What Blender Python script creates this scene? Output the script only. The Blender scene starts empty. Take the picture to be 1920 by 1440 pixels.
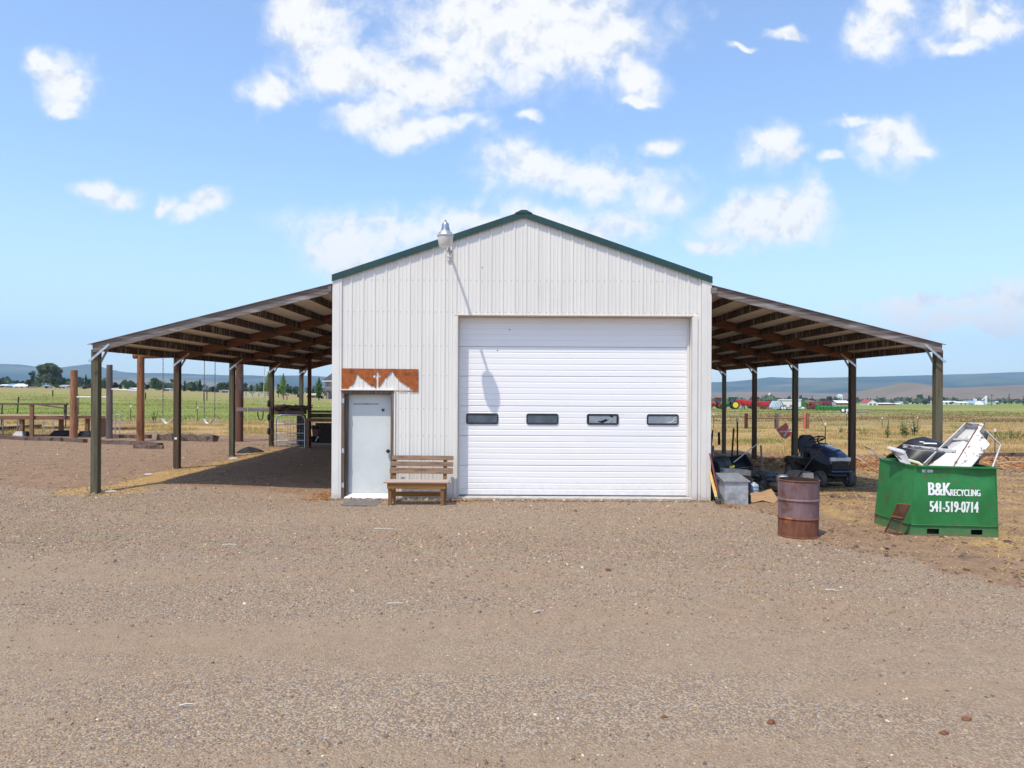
import bpy, bmesh, math, random
import numpy as np
from mathutils import Vector, Matrix
random.seed(7); rng = np.random.default_rng(7)
sc = bpy.context.scene
COL = sc.collection

# ------------------------------------------------------------------ camera
H = 2.16; F = 1385.0; HZ = 730.0; ROLL = 0.005; WY = 14.4      # eye height, focal (px of 1920), eye line, roll, shop front
cam_d = bpy.data.cameras.new('camera'); cam = bpy.data.objects.new('camera', cam_d); COL.objects.link(cam)
cam.location = (0, 0, H); cam.rotation_euler = (math.pi/2, -ROLL, 0)
cam_d.sensor_width = 36; cam_d.lens = F/1920*36; cam_d.shift_y = (HZ-720)/1920
cam_d.clip_start = 0.1; cam_d.clip_end = 30000
sc.camera = cam

# ------------------------------------------------------------------ sky, sun, exposure
SUN = Vector((0.70, 1.0, -2.42)).normalized()          # the way the light travels
elev = math.asin(-SUN.z); azim = math.atan2(-SUN.x, -SUN.y)   # azimuth from +Y towards +X of the sun itself
sd = bpy.data.lights.new('sun', 'SUN'); sd.energy = 2.95; sd.angle = math.radians(0.55); sd.color = (1.0, 0.93, 0.81)
sun = bpy.data.objects.new('sun', sd); COL.objects.link(sun); sun.location = (-20, -30, 60)
sun.rotation_euler = SUN.to_track_quat('-Z', 'Y').to_euler()
world = bpy.data.worlds.new('World'); sc.world = world; world.use_nodes = True
SKY_STRENGTH = 0.15
sc.view_settings.view_transform = 'Standard'; sc.view_settings.look = 'None'
sc.view_settings.exposure = 0.58; sc.view_settings.gamma = 1.0; sc.view_settings.use_curve_mapping = False
sc.render.engine = 'CYCLES'
cy = sc.cycles
cy.use_denoising = True; cy.max_bounces = 6; cy.diffuse_bounces = 4; cy.glossy_bounces = 3; cy.transmission_bounces = 4
cy.volume_bounces = 0; cy.transparent_max_bounces = 8; cy.caustics_reflective = False; cy.caustics_refractive = False
cy.sample_clamp_indirect = 6.0

def build_sky():
    nt = world.node_tree; N = nt.nodes; L = nt.links; N.clear()
    def nd(t, **k):
        n = N.new(t)
        for a, b in k.items(): setattr(n, a, b)
        return n
    def math_(op, a, b=None, c=None, clamp=False):
        n = nd('ShaderNodeMath', operation=op); n.use_clamp = clamp
        for i, v in enumerate((a, b, c)):
            if v is None: continue
            if isinstance(v, (int, float)): n.inputs[i].default_value = v
            else: L.new(v, n.inputs[i])
        return n.outputs[0]
    def ss(v, lo, hi):
        n = nd('ShaderNodeMapRange', interpolation_type='SMOOTHSTEP'); L.new(v, n.inputs[0])
        n.inputs[1].default_value = lo; n.inputs[2].default_value = hi
        return n.outputs[0]
    def noise(vec, scale, detail, rough, dist=0.0):
        n = nd('ShaderNodeTexNoise'); L.new(vec, n.inputs['Vector'])
        n.inputs['Scale'].default_value = scale; n.inputs['Detail'].default_value = detail
        n.inputs['Roughness'].default_value = rough; n.inputs['Distortion'].default_value = dist
        return n.outputs['Fac']
    sky = nd('ShaderNodeTexSky', sky_type='NISHITA'); sky.sun_disc = False
    sky.sun_elevation = elev; sky.sun_rotation = azim
    sky.altitude = 1000; sky.air_density = 1.0; sky.dust_density = 1.6; sky.ozone_density = 2.2
    tc = nd('ShaderNodeTexCoord'); D = tc.outputs['Generated']
    sep = nd('ShaderNodeSeparateXYZ'); L.new(D, sep.inputs[0])
    yy = math_('MAXIMUM', sep.outputs[1], 0.02)
    u = math_('DIVIDE', sep.outputs[0], yy); v = math_('DIVIDE', sep.outputs[2], yy)
    comb = nd('ShaderNodeCombineXYZ'); L.new(u, comb.inputs[0]); L.new(v, comb.inputs[1])
    UV = comb.outputs[0]
    def warp(vec, scale, amt):
        n = nd('ShaderNodeTexNoise'); L.new(vec, n.inputs['Vector']); n.inputs['Scale'].default_value = scale; n.inputs['Detail'].default_value = 3
        a = nd('ShaderNodeVectorMath', operation='MULTIPLY_ADD'); L.new(n.outputs['Color'], a.inputs[0]); a.inputs[1].default_value = (amt, amt, 0); L.new(vec, a.inputs[2])
        b_ = nd('ShaderNodeVectorMath', operation='SUBTRACT'); L.new(a.outputs[0], b_.inputs[0]); b_.inputs[1].default_value = (amt/2, amt/2, 0); return b_.outputs[0]
    UV0 = UV; UV = warp(warp(UV, 7.0, .085), 24.0, .035)
    clouds = [(590,30,95,75),(625,120,105,60),(505,160,55,34),(780,150,150,48),(960,50,250,115),(1110,60,120,75),(1190,125,62,45),(1195,172,40,14),(845,190,55,34),
      (700,218,80,36),(790,238,105,30),(862,243,45,24),(118,150,62,52),(85,115,35,34),(122,200,36,22),(190,372,58,26),(398,378,42,27),(366,394,36,12),(306,382,24,16),
      (1000,315,115,48),(1130,335,140,42),(1235,368,75,40),(700,448,140,52),(900,425,160,48),(1060,430,160,46),(640,480,80,44),(1432,272,52,42),(1478,298,34,14),
      (1655,272,72,44),(1708,275,34,18),(1600,232,40,16),(1250,260,36,20),(1560,311,24,13),(1430,415,120,52),(1495,395,60,52),(1350,452,72,20),(1645,62,72,40),(1665,20,62,30),
      (1835,40,88,46),(1800,84,60,18),(1460,52,48,12),(1375,82,24,7),(992,220,30,14),(1780,578,190,20),(1900,570,90,46),(1820,612,160,18)]
    best = None
    for (px, py, rx, ry) in clouds:
        cu, cv = (px-960)/F, (HZ-py)/F
        su, sv = F/rx, F/ry
        n = nd('ShaderNodeVectorMath', operation='MULTIPLY_ADD'); L.new(UV, n.inputs[0])
        n.inputs[1].default_value = (su, sv, 0); n.inputs[2].default_value = (-cu*su, -cv*sv, 0)
        d = nd('ShaderNodeVectorMath', operation='LENGTH'); L.new(n.outputs[0], d.inputs[0])
        if best is None: best = d.outputs['Value']
        else:
            m = nd('ShaderNodeMath', operation='SMOOTH_MIN'); L.new(best, m.inputs[0]); L.new(d.outputs['Value'], m.inputs[1]); m.inputs[2].default_value = 0.3
            best = m.outputs[0]
    n1 = noise(UV0, 19.0, 12, 0.66, 0.2); n2 = noise(UV0, 6.0, 4, 0.5)
    body = math_('MINIMUM', math_('SUBTRACT', 1.06, best), 0.62)                                   # >0 within a cloud
    wig = math_('MULTIPLY', math_('SUBTRACT', n1, 0.47), 1.9)
    wig2 = math_('MULTIPLY', math_('SUBTRACT', n2, 0.5), 0.8)
    dens = math_('ADD', math_('ADD', body, wig), wig2)
    core = ss(dens, 0.10, 0.72); halo = math_('MULTIPLY', ss(dens, -0.34, 0.45), 0.42)
    front = math_('ADD', core, math_('MULTIPLY', halo, math_('SUBTRACT', 1.0, core)))
    up_ = nd('ShaderNodeVectorMath', operation='ADD'); L.new(UV0, up_.inputs[0]); up_.inputs[1].default_value = (-.006, .016, 0)
    belly = ss(math_('SUBTRACT', noise(up_.outputs[0], 19.0, 5, 0.6, 0.2), noise(UV0, 19.0, 5, 0.6, 0.2)), -0.02, 0.16)
    # the rest of the sky: the same kind of scattered cloud
    zz = math_('ADD', math_('MAXIMUM', sep.outputs[2], 0.0), 0.18)
    cp = nd('ShaderNodeCombineXYZ'); L.new(math_('DIVIDE', sep.outputs[0], zz), cp.inputs[0]); L.new(math_('DIVIDE', sep.outputs[1], zz), cp.inputs[1])
    g = noise(cp.outputs[0], 1.7, 9, 0.56, 0.3)
    general = ss(g, 0.55, 0.68)
    au = math_('ABSOLUTE', u)
    inside = math_('MULTIPLY', math_('SUBTRACT', 1.0, ss(au, 0.78, 0.95)), math_('SUBTRACT', 1.0, ss(v, 0.56, 0.72)))
    inside = math_('MULTIPLY', inside, ss(sep.outputs[1], 0.05, 0.2))
    mixf = nd('ShaderNodeMix', data_type='FLOAT'); L.new(inside, mixf.inputs[0]); L.new(general, mixf.inputs[2]); L.new(front, mixf.inputs[3])
    amount = math_('MULTIPLY', mixf.outputs[0], 0.93)
    amount = math_('MULTIPLY', amount, ss(sep.outputs[2], -0.01, 0.03))
    # thin parts stay bluish, bellies a little greyer
    shade = noise(UV0, 9.0, 5, 0.5)
    cr = nd('ShaderNodeMix', data_type='RGBA'); L.new(math_('MULTIPLY', belly, math_('ADD', math_('MULTIPLY', shade, 1.0), 0.35)), cr.inputs[0])
    cr.inputs[6].default_value = (4.95, 4.87, 4.75, 1); cr.inputs[7].default_value = (3.75, 3.85, 4.05, 1)
    tint = nd('ShaderNodeMix', data_type='RGBA', blend_type='MULTIPLY'); tint.inputs[0].default_value = 1.0
    L.new(sky.outputs[0], tint.inputs[6]); tint.inputs[7].default_value = (1.10, 1.19, 1.28, 1)
    veil = nd('ShaderNodeMix', data_type='RGBA'); L.new(math_('ADD', math_('MULTIPLY', math_('SUBTRACT', 1.0, ss(sep.outputs[2], 0.0, 0.30)), 0.38), 0.10), veil.inputs[0]); L.new(tint.outputs[2], veil.inputs[6]); veil.inputs[7].default_value = (3.55, 4.1, 4.6, 1)   # thin high haze
    mx = nd('ShaderNodeMix', data_type='RGBA'); L.new(amount, mx.inputs[0]); L.new(veil.outputs[2], mx.inputs[6]); L.new(cr.outputs[2], mx.inputs[7])
    bg = nd('ShaderNodeBackground'); bg.inputs[1].default_value = SKY_STRENGTH
    out = nd('ShaderNodeOutputWorld'); L.new(mx.outputs[2], bg.inputs[0]); L.new(bg.outputs[0], out.inputs[0])
build_sky()

# ------------------------------------------------------------------ helpers
def P(x, y, Y):
    """point of the place seen at photo pixel (x, y) at distance Y in front of the camera"""
    u = (x-960)/F; w = -(y-HZ)/F
    u, w = u-ROLL*w, w+ROLL*u
    return Vector((u*Y, Y, H+w*Y))
def sstep(a, b, x):
    t = np.clip((np.asarray(x, float)-a)/(b-a), 0, 1); return t*t*(3-2*t)
KA = [-0.8,-0.63,-0.5,-0.42,-0.35,-0.25,0,0.3,0.5,0.68,1.0]
KV = [0.009,0.0078,0.004,0.001,-0.0015,-0.0065,-0.012,-0.0158,-0.015,-0.014,-0.013]
def terrain(X, Y):
    X = np.asarray(X, float); Y = np.asarray(Y, float)
    z = 0.17*sstep(-3.5, -7.6, X)*sstep(13.2, 16.2, Y)
    z = z - 0.33*sstep(3.6, 5.5, X)*sstep(15.5, 25, Y) - 0.0*X
    a = np.clip(X/np.maximum(Y, 1), -1.0, 1.0)
    k = np.interp(a, KA, KV)
    d = np.maximum(Y-32, 0); d = d*d/(d+12)
    Ls = np.where(k > 0, 420.0, 9000.0)
    z = z + k*Ls*(1-np.exp(-d/Ls))
    z = z + 0.22*np.exp(-(((X-9.3)/1.9)**2+((Y-24.2)/1.5)**2)) + 0.12*np.exp(-(((X-8.2)/1.2)**2+((Y-23.2)/1.0)**2))   # heap of chips
    z = z + 0.015*np.sin(X*1.3+0.5)*np.sin(Y*1.1)*sstep(15, 18, Y) + 0.006*np.sin(X*0.9+Y*0.4)*np.sin(Y*1.7)
    return z
def tz(x, y): return float(terrain(x, y))
def G(x, y, dz=0.0):
    """ground point at photo pixel (x, y)"""
    u = (x-960)/F; w = -(y-HZ)/F
    u, w = u-ROLL*w, w+ROLL*u
    z = 0.0; Y = 12
    for _ in range(40):
        Y = 0.5*Y+0.5*max(3.0, min(900.0, (z-H)/min(w, -0.0012))); z = tz(u*Y, Y)
    return Vector((u*Y, Y, z+dz))
def ground(p): return Vector((p[0], p[1], tz(p[0], p[1])))

class M:
    """collects shapes into one mesh"""
    def __init__(s): s.v = []; s.f = []
    def add(s, vs, fs):
        b = len(s.v); s.v += [tuple(v) for v in vs]; s.f += [tuple(i+b for i in f) for f in fs]; return s
    def box(s, lo, hi):
        (a, b, c), (d, e, f) = lo, hi
        return s.add([(a,b,c),(d,b,c),(d,e,c),(a,e,c),(a,b,f),(d,b,f),(d,e,f),(a,e,f)],
                     [(0,3,2,1),(4,5,6,7),(0,1,5,4),(1,2,6,5),(2,3,7,6),(3,0,4,7)])
    def cbox(s, c, size, rot=None):
        x, y, z = [q/2 for q in size]; c = Vector(c)
        vs = [Vector(t) for t in ((-x,-y,-z),(x,-y,-z),(x,y,-z),(-x,y,-z),(-x,-y,z),(x,-y,z),(x,y,z),(-x,y,z))]
        if rot is not None: vs = [rot @ q for q in vs]
        return s.add([q+c for q in vs], [(0,3,2,1),(4,5,6,7),(0,1,5,4),(1,2,6,5),(2,3,7,6),(3,0,4,7)])
    def bar(s, p0, p1, w, h, up=(0,0,1)):
        p0, p1 = Vector(p0), Vector(p1); d = (p1-p0).normalized(); up = Vector(up)
        if abs(d.dot(up)) > 0.98: up = Vector((0,1,0))
        sd_ = d.cross(up).normalized()*w/2; u2 = sd_.cross(d).normalized()*h/2
        vs = [p0-sd_-u2, p0+sd_-u2, p0+sd_+u2, p0-sd_+u2, p1-sd_-u2, p1+sd_-u2, p1+sd_+u2, p1-sd_+u2]
        return s.add(vs, [(0,1,2,3),(7,6,5,4),(0,4,5,1),(1,5,6,2),(2,6,7,3),(3,7,4,0)])
    def tube(s, pts, r, n=8, r1=None, cap=True):
        pts = [Vector(p) for p in pts]; k = len(pts); r1 = r if r1 is None else r1
        rings = []; prev = None
        for i, p in enumerate(pts):
            d = (pts[min(i+1, k-1)]-pts[max(i-1, 0)]).normalized()
            up = prev if prev is not None else (Vector((0,0,1)) if abs(d.z) < 0.9 else Vector((1,0,0)))
            a = (up-d*up.dot(d)).normalized(); prev = a; b = d.cross(a)
            rr = r+(r1-r)*i/max(k-1, 1)
            rings.append([p+(a*math.cos(t)+b*math.sin(t))*rr for t in [2*math.pi*j/n for j in range(n)]])
        vs = [q for rg in rings for q in rg]; fs = []
        for i in range(k-1):
            for j in range(n):
                fs.append((i*n+j, i*n+(j+1)%n, (i+1)*n+(j+1)%n, (i+1)*n+j))
        if cap: fs += [tuple(range(n))[::-1], tuple((k-1)*n+j for j in range(n))]
        return s.add(vs, fs)
    def lathe(s, prof, n=24, c=(0,0,0), axis='z', cap=True):
        vs = []; fs = []; c = Vector(c)
        for (r, h) in prof:
            for j in range(n):
                t = 2*math.pi*j/n; x, y = r*math.cos(t), r*math.sin(t)
                vs.append(c+(Vector((x, y, h)) if axis == 'z' else Vector((x, h, y)) if axis == 'y' else Vector((h, x, y))))
        k = len(prof)
        for i in range(k-1):
            for j in range(n): fs.append((i*n+j, i*n+(j+1)%n, (i+1)*n+(j+1)%n, (i+1)*n+j))
        if cap: fs += [tuple(range(n))[::-1], tuple((k-1)*n+j for j in range(n))]
        return s.add(vs, fs)
    def prism(s, poly, depth, f):
        """poly in 2D, f(u, v, d) -> point; from d = 0 to d = depth"""
        n = len(poly); vs = [f(u, v, 0) for u, v in poly]+[f(u, v, depth) for u, v in poly]
        fs = [tuple(range(n)), tuple(range(2*n-1, n-1, -1))]+[((i+1)%n, i, n+i, n+(i+1)%n) for i in range(n)]
        return s.add(vs, fs)
    def loft(s, sections, cap=True):
        n = len(sections[0]); vs = [p for r in sections for p in r]; fs = []
        for i in range(len(sections)-1):
            for j in range(n): fs.append((i*n+j, i*n+(j+1)%n, (i+1)*n+(j+1)%n, (i+1)*n+j))
        if cap: fs += [tuple(range(n))[::-1], tuple((len(sections)-1)*n+j for j in range(n))]
        return s.add(vs, fs)
ORG = {}
def link_mesh(name, me, mat_, parent=None, loc=None, smooth=False, bevel=0, kind=None, subsurf=0):
    o = bpy.data.objects.new(name, me); COL.objects.link(o)
    if mat_ is not None and not me.materials: me.materials.append(mat_)
    if parent is not None: o.parent = parent; ORG[o.name] = ORG.get(parent.name, Vector((0,0,0)))
    if loc is not None: o.location = loc
    if smooth and len(me.polygons): me.polygons.foreach_set('use_smooth', [True]*len(me.polygons))
    if bevel:
        b = o.modifiers.new('bevel', 'BEVEL'); b.width = bevel; b.segments = 1; b.limit_method = 'ANGLE'; b.angle_limit = math.radians(40)
    if subsurf:
        b = o.modifiers.new('subsurf', 'SUBSURF'); b.levels = b.render_levels = subsurf
    if kind: o['kind'] = kind
    return o
def part(name, m, mat_, parent, smooth=False, bevel=0, kind=None, subsurf=0, fix=True):
    """a part, its shapes given in the frame of its thing"""
    o0 = ORG.get(parent.name, Vector((0,0,0)))
    me = bpy.data.meshes.new(name); me.from_pydata([tuple(Vector(v)-o0) for v in m.v], [], m.f)
    if fix:
        bm = bmesh.new(); bm.from_mesh(me); bmesh.ops.recalc_face_normals(bm, faces=bm.faces); bm.to_mesh(me); bm.free()
    me.update()
    o = link_mesh(name, me, mat_, parent, smooth=smooth, bevel=bevel, kind=kind, subsurf=subsurf)
    if smooth:
        try: me.set_sharp_from_angle(angle=math.radians(38))
        except Exception: pass
    return o
def piece(name, me, parent, loc, rot=None, mat_=None):
    """one of many alike pieces that share a mesh"""
    o = bpy.data.objects.new(name, me); COL.objects.link(o); o.parent = parent; o.location = Vector(loc)-ORG.get(parent.name, Vector((0,0,0)))
    if rot is not None: o.rotation_euler = rot
    return o
def mesh_of(name, m, mat_, smooth=False):
    me = bpy.data.meshes.new(name); me.from_pydata([tuple(v) for v in m.v], [], m.f)
    bm = bmesh.new(); bm.from_mesh(me); bmesh.ops.recalc_face_normals(bm, faces=bm.faces); bm.to_mesh(me); bm.free(); me.update()
    me.materials.append(mat_)
    if smooth: me.polygons.foreach_set('use_smooth', [True]*len(me.polygons))
    return me
def tag(o, label, cat, group=None):
    o['label'] = label; o['category'] = cat
    if group: o['group'] = group
    return o
def thing(name, label, cat, loc=(0,0,0), group=None, local=False, rotz=0.0):
    o = bpy.data.objects.new(name, None); COL.objects.link(o); o.location = loc; o.rotation_euler = (0,0,rotz); o.empty_display_size = 0.3
    ORG[o.name] = Vector((0,0,0)) if local else Vector(loc)
    return tag(o, label, cat, group)
def solo(name, m, mat_, label, cat, loc, group=None, smooth=False, bevel=0, rot=None, local=False):
    """a thing that is one mesh; shapes in world coordinates unless local"""
    o0 = Vector((0,0,0)) if local else Vector(loc)
    me = bpy.data.meshes.new(name); me.from_pydata([tuple(Vector(v)-o0) for v in m.v], [], m.f)
    bm = bmesh.new(); bm.from_mesh(me); bmesh.ops.recalc_face_normals(bm, faces=bm.faces); bm.to_mesh(me); bm.free(); me.update()
    o = link_mesh(name, me, mat_, None, loc=loc, smooth=smooth, bevel=bevel)
    if smooth:
        try: me.set_sharp_from_angle(angle=math.radians(38))
        except Exception: pass
    if rot is not None: o.rotation_euler = rot
    return tag(o, label, cat, group)
def copy_tree(o, parent=None):
    c = o.copy(); COL.objects.link(c); c.parent = parent
    for ch in o.children: copy_tree(ch, c)
    return c
def lettering(text, parent, mat_, loc, rot, size, width=None, offset=0.0, shear=0.0, name='lettering', extrude=0.001):
    cu = bpy.data.curves.new(name, 'FONT'); cu.body = text; cu.size = size; cu.offset = offset; cu.shear = shear; cu.extrude = extrude
    cu.align_x = 'CENTER'; cu.align_y = 'CENTER'; cu.materials.append(mat_)
    o = bpy.data.objects.new(name, cu); COL.objects.link(o); o.parent = parent
    bpy.context.view_layer.update()
    if width: o.scale = (width/max(o.dimensions.x, 1e-4), 1, 1)
    me = bpy.data.meshes.new_from_object(o); sx = o.scale.x; bpy.data.objects.remove(o); bpy.data.curves.remove(cu)
    me.name = name; o = bpy.data.objects.new(name, me); COL.objects.link(o); o.parent = parent; o.scale = (sx, 1, 1)
    o.location = Vector(loc)-ORG.get(parent.name, Vector((0,0,0))); o.rotation_euler = rot
    return o

# ------------------------------------------------------------------ materials
def mat(name, c1, c2=None, scale=6.0, stretch=(1,1,1), rough=0.7, metal=0.0, bump=0.0, lo=0.35, hi=0.65, c3=None, pscale=1.2, plo=0.52, phi=0.66,
        detail=7, bscale=None, spec=0.4, coord='Object', transm=0.0, pstretch=(1,1,1)):
    m = bpy.data.materials.new(name); m.use_nodes = True; nt = m.node_tree; N = nt.nodes; L = nt.links
    b = N['Principled BSDF']; b.inputs['Roughness'].default_value = rough; b.inputs['Metallic'].default_value = metal
    b.inputs['Specular IOR Level'].default_value = spec
    if transm: b.inputs['Transmission Weight'].default_value = transm
    c1 = (*c1, 1); b.inputs['Base Color'].default_value = c1
    tc = N.new('ShaderNodeTexCoord'); oi = N.new('ShaderNodeObjectInfo')
    add = N.new('ShaderNodeVectorMath'); add.operation = 'MULTIPLY_ADD'
    L.new(oi.outputs['Random'], add.inputs[0]); add.inputs[1].default_value = (13.1, 7.7, 5.3)
    L.new(tc.outputs[coord], add.inputs[2])
    def mapped(st):
        mp = N.new('ShaderNodeVectorMath'); mp.operation = 'MULTIPLY'; L.new(add.outputs[0], mp.inputs[0]); mp.inputs[1].default_value = st; return mp.outputs[0]
    def noise(vec, s, d, r=0.6):
        n = N.new('ShaderNodeTexNoise'); L.new(vec, n.inputs['Vector']); n.inputs['Scale'].default_value = s; n.inputs['Detail'].default_value = d; n.inputs['Roughness'].default_value = r
        return n.outputs['Fac']
    def ramp(v, a, c):
        n = N.new('ShaderNodeMapRange'); n.interpolation_type = 'SMOOTHSTEP'; L.new(v, n.inputs[0]); n.inputs[1].default_value = a; n.inputs[2].default_value = c; return n.outputs[0]
    vec = mapped(stretch); col = None
    if c2 is not None:
        n1 = noise(vec, scale, detail)
        mx = N.new('ShaderNodeMix'); mx.data_type = 'RGBA'; L.new(ramp(n1, lo, hi), mx.inputs[0]); mx.inputs[6].default_value = c1; mx.inputs[7].default_value = (*c2, 1); col = mx.outputs[2]
    if c3 is not None:
        n2 = noise(mapped(pstretch), pscale, 6)
        mx = N.new('ShaderNodeMix'); mx.data_type = 'RGBA'; L.new(ramp(n2, plo, phi), mx.inputs[0])
        if col is not None: L.new(col, mx.inputs[6])
        else: mx.inputs[6].default_value = c1
        mx.inputs[7].default_value = (*c3, 1); col = mx.outputs[2]
    if col is not None: L.new(col, b.inputs['Base Color'])
    if bump:
        nb = noise(vec, bscale or scale*2, 5)
        bp = N.new('ShaderNodeBump'); bp.inputs['Strength'].default_value = min(1, bump*20); bp.inputs['Distance'].default_value = bump; L.new(nb, bp.inputs['Height']); L.new(bp.outputs[0], b.inputs['Normal'])
    return m
X_GRAIN = (0.6, 14, 14); Y_GRAIN = (14, 0.6, 14); Z_GRAIN = (14, 14, 0.6)
W = {}
W['sheet'] = mat('painted_sheet_metal', (.70,.665,.605), (.745,.705,.645), scale=1.2, stretch=(3,3,.25), rough=.42, spec=.5, c3=(.62,.58,.52), pscale=.9, plo=.58, phi=.85)
W['trim'] = mat('painted_trim', (.70,.665,.61), (.745,.705,.65), scale=2, rough=.4, spec=.5)
W['green_trim'] = mat('green_painted_trim', (.011,.045,.038), (.016,.058,.048), scale=3, rough=.38, spec=.5)
W['door_white'] = mat('white_enamel', (.82,.80,.79), (.85,.83,.82), scale=.8, stretch=(.4,1,2.5), rough=.38, spec=.5, c3=(.74,.71,.69), pscale=.7, plo=.6, phi=.9)
W['man_door'] = mat('pale_door_paint', (.60,.625,.60), (.66,.68,.655), scale=2.2, rough=.5, c3=(.55,.575,.55), pscale=1.6, plo=.58, phi=.8)
W['jamb'] = mat('tan_jamb_paint', (.50,.45,.38), (.58,.53,.46), scale=4, rough=.6)
W['door_wood'] = mat('weathered_door_frame', (.10,.068,.048), (.20,.145,.11), scale=2.2, stretch=Z_GRAIN, rough=.85, bump=.003, c3=(.38,.35,.33), pscale=3, plo=.6, phi=.75)
def splash(m, ztop, amt, col=(.30,.20,.13)):
    """mud thrown up from the yard onto the foot of a wall"""
    nt = m.node_tree; N = nt.nodes; L = nt.links; b = N['Principled BSDF']; src = b.inputs['Base Color'].links[0].from_socket
    g = N.new('ShaderNodeNewGeometry'); s = N.new('ShaderNodeSeparateXYZ'); L.new(g.outputs['Position'], s.inputs[0])
    n = N.new('ShaderNodeTexNoise'); n.inputs['Scale'].default_value = 9; n.inputs['Detail'].default_value = 8; n.inputs['Roughness'].default_value = .7; L.new(g.outputs['Position'], n.inputs['Vector'])
    a = N.new('ShaderNodeMath'); a.operation = 'MULTIPLY_ADD'; L.new(n.outputs['Fac'], a.inputs[0]); a.inputs[1].default_value = ztop*1.5; L.new(s.outputs['Z'], a.inputs[2])
    r = N.new('ShaderNodeMapRange'); r.interpolation_type = 'SMOOTHSTEP'; L.new(a.outputs[0], r.inputs[0]); r.inputs[1].default_value = ztop*1.5; r.inputs[2].default_value = ztop*.55; r.inputs[3].default_value = 0; r.inputs[4].default_value = amt
    mx = N.new('ShaderNodeMix'); mx.data_type = 'RGBA'; L.new(r.outputs[0], mx.inputs[0]); L.new(src, mx.inputs[6]); mx.inputs[7].default_value = (*col, 1); L.new(mx.outputs[2], b.inputs['Base Color'])
def wear(m, col, scale, lo, hi, amt=1.0, stretch=(1,1,1)):
    """chips, scuffs and streaks with a shape of their own"""
    nt = m.node_tree; N = nt.nodes; L = nt.links; b = N['Principled BSDF']; bc = b.inputs['Base Color']; src = bc.links[0].from_socket if bc.links else None
    g = N.new('ShaderNodeTexCoord'); mp = N.new('ShaderNodeVectorMath'); mp.operation = 'MULTIPLY'; L.new(g.outputs['Object'], mp.inputs[0]); mp.inputs[1].default_value = stretch
    n = N.new('ShaderNodeTexNoise'); n.inputs['Scale'].default_value = scale; n.inputs['Detail'].default_value = 9; n.inputs['Roughness'].default_value = .68; L.new(mp.outputs[0], n.inputs['Vector'])
    r = N.new('ShaderNodeMapRange'); r.interpolation_type = 'SMOOTHSTEP'; L.new(n.outputs['Fac'], r.inputs[0]); r.inputs[1].default_value = lo; r.inputs[2].default_value = hi; r.inputs[4].default_value = amt
    mx = N.new('ShaderNodeMix'); mx.data_type = 'RGBA'; L.new(r.outputs[0], mx.inputs[0]); mx.inputs[7].default_value = (*col, 1)
    if src: L.new(src, mx.inputs[6])
    else: mx.inputs[6].default_value = bc.default_value
    L.new(mx.outputs[2], bc)
wear(W['sheet'], (.52,.47,.41), 1.6, .54, .80, .5, (5,5,.35)); wear(W['door_white'], (.50,.47,.44), 2.6, .62, .78, .45, (.5,1,2)); wear(W['man_door'], (.38,.38,.35), 3.2, .62, .74, .4)
splash(W['sheet'], .34, .55); splash(W['trim'], .3, .45); splash(W['door_white'], .5, .22); splash(W['man_door'], .4, .3)
W['rubber'] = mat('black_rubber', (.018,.018,.02), (.035,.035,.038), scale=9, rough=.6)
W['dark_glass'] = mat('dark_window_glass', (.05,.075,.10), (.09,.12,.15), scale=3, rough=.12, spec=.8)
W['pale_glass'] = mat('dusty_glass', (.18,.22,.26), (.28,.32,.36), scale=5, rough=.16, spec=.8)
W['void'] = mat('dark_interior', (.01,.01,.012), rough=.9)
W['rust_sign'] = mat('rusted_plate', (.29,.075,.018), (.40,.115,.03), scale=14, rough=.85, bump=.001, c3=(.20,.05,.015), pscale=5)
W['galv'] = mat('galvanised_steel', (.42,.44,.46), (.58,.60,.62), scale=14, rough=.38, metal=.75)
W['galv_dull'] = mat('dull_galvanised_steel', (.36,.37,.385), (.50,.51,.525), scale=7, rough=.55, metal=.35, c3=(.28,.26,.24), pscale=3)
W['alu'] = mat('brushed_aluminium', (.30,.32,.35), (.42,.44,.47), scale=8, rough=.32, metal=.85)
W['refractor'] = mat('cloudy_acrylic', (.62,.58,.54), (.72,.68,.64), scale=6, stretch=(1,1,.3), rough=.3, spec=.6)
W['concrete'] = mat('pale_concrete', (.38,.35,.32), (.50,.46,.42), scale=9, rough=.9, bump=.002)
W['bench_new'] = mat('honey_pine', (.34,.155,.035), (.24,.095,.022), scale=2.0, stretch=X_GRAIN, rough=.6, bump=.001)
W['bench_old'] = mat('weathered_pine', (.30,.19,.115), (.19,.115,.07), scale=2.0, stretch=X_GRAIN, rough=.8, bump=.002, c3=(.13,.085,.06), pscale=3, pstretch=(1,6,6))
W['bench_seat'] = mat('greyed_seat_board', (.46,.35,.29), (.34,.25,.20), scale=2.0, stretch=X_GRAIN, rough=.8)
W['bench_leg'] = mat('pine_leg', (.26,.13,.045), (.17,.085,.035), scale=2.0, stretch=Z_GRAIN, rough=.7)
W['mat_grey'] = mat('grey_rubber_mat', (.115,.10,.095), (.17,.15,.135), scale=9, rough=.85, bump=.002)
W['beam'] = mat('greyed_beam', (.21,.175,.155), (.115,.085,.07), scale=2.2, stretch=X_GRAIN, rough=.85, bump=.003, c3=(.30,.27,.25), pscale=2.2, pstretch=(.6,5,5))
W['rafter'] = mat('brown_rafter', (.22,.10,.052), (.12,.052,.03), scale=2.2, stretch=X_GRAIN, rough=.85, bump=.002)
W['purlin'] = mat('stained_purlin', (.036,.022,.016), (.085,.053,.038), scale=2.2, stretch=Y_GRAIN, rough=.9, c3=(.26,.215,.17), pscale=2.4, pstretch=(2,7,.8), plo=.53, phi=.62)
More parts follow.
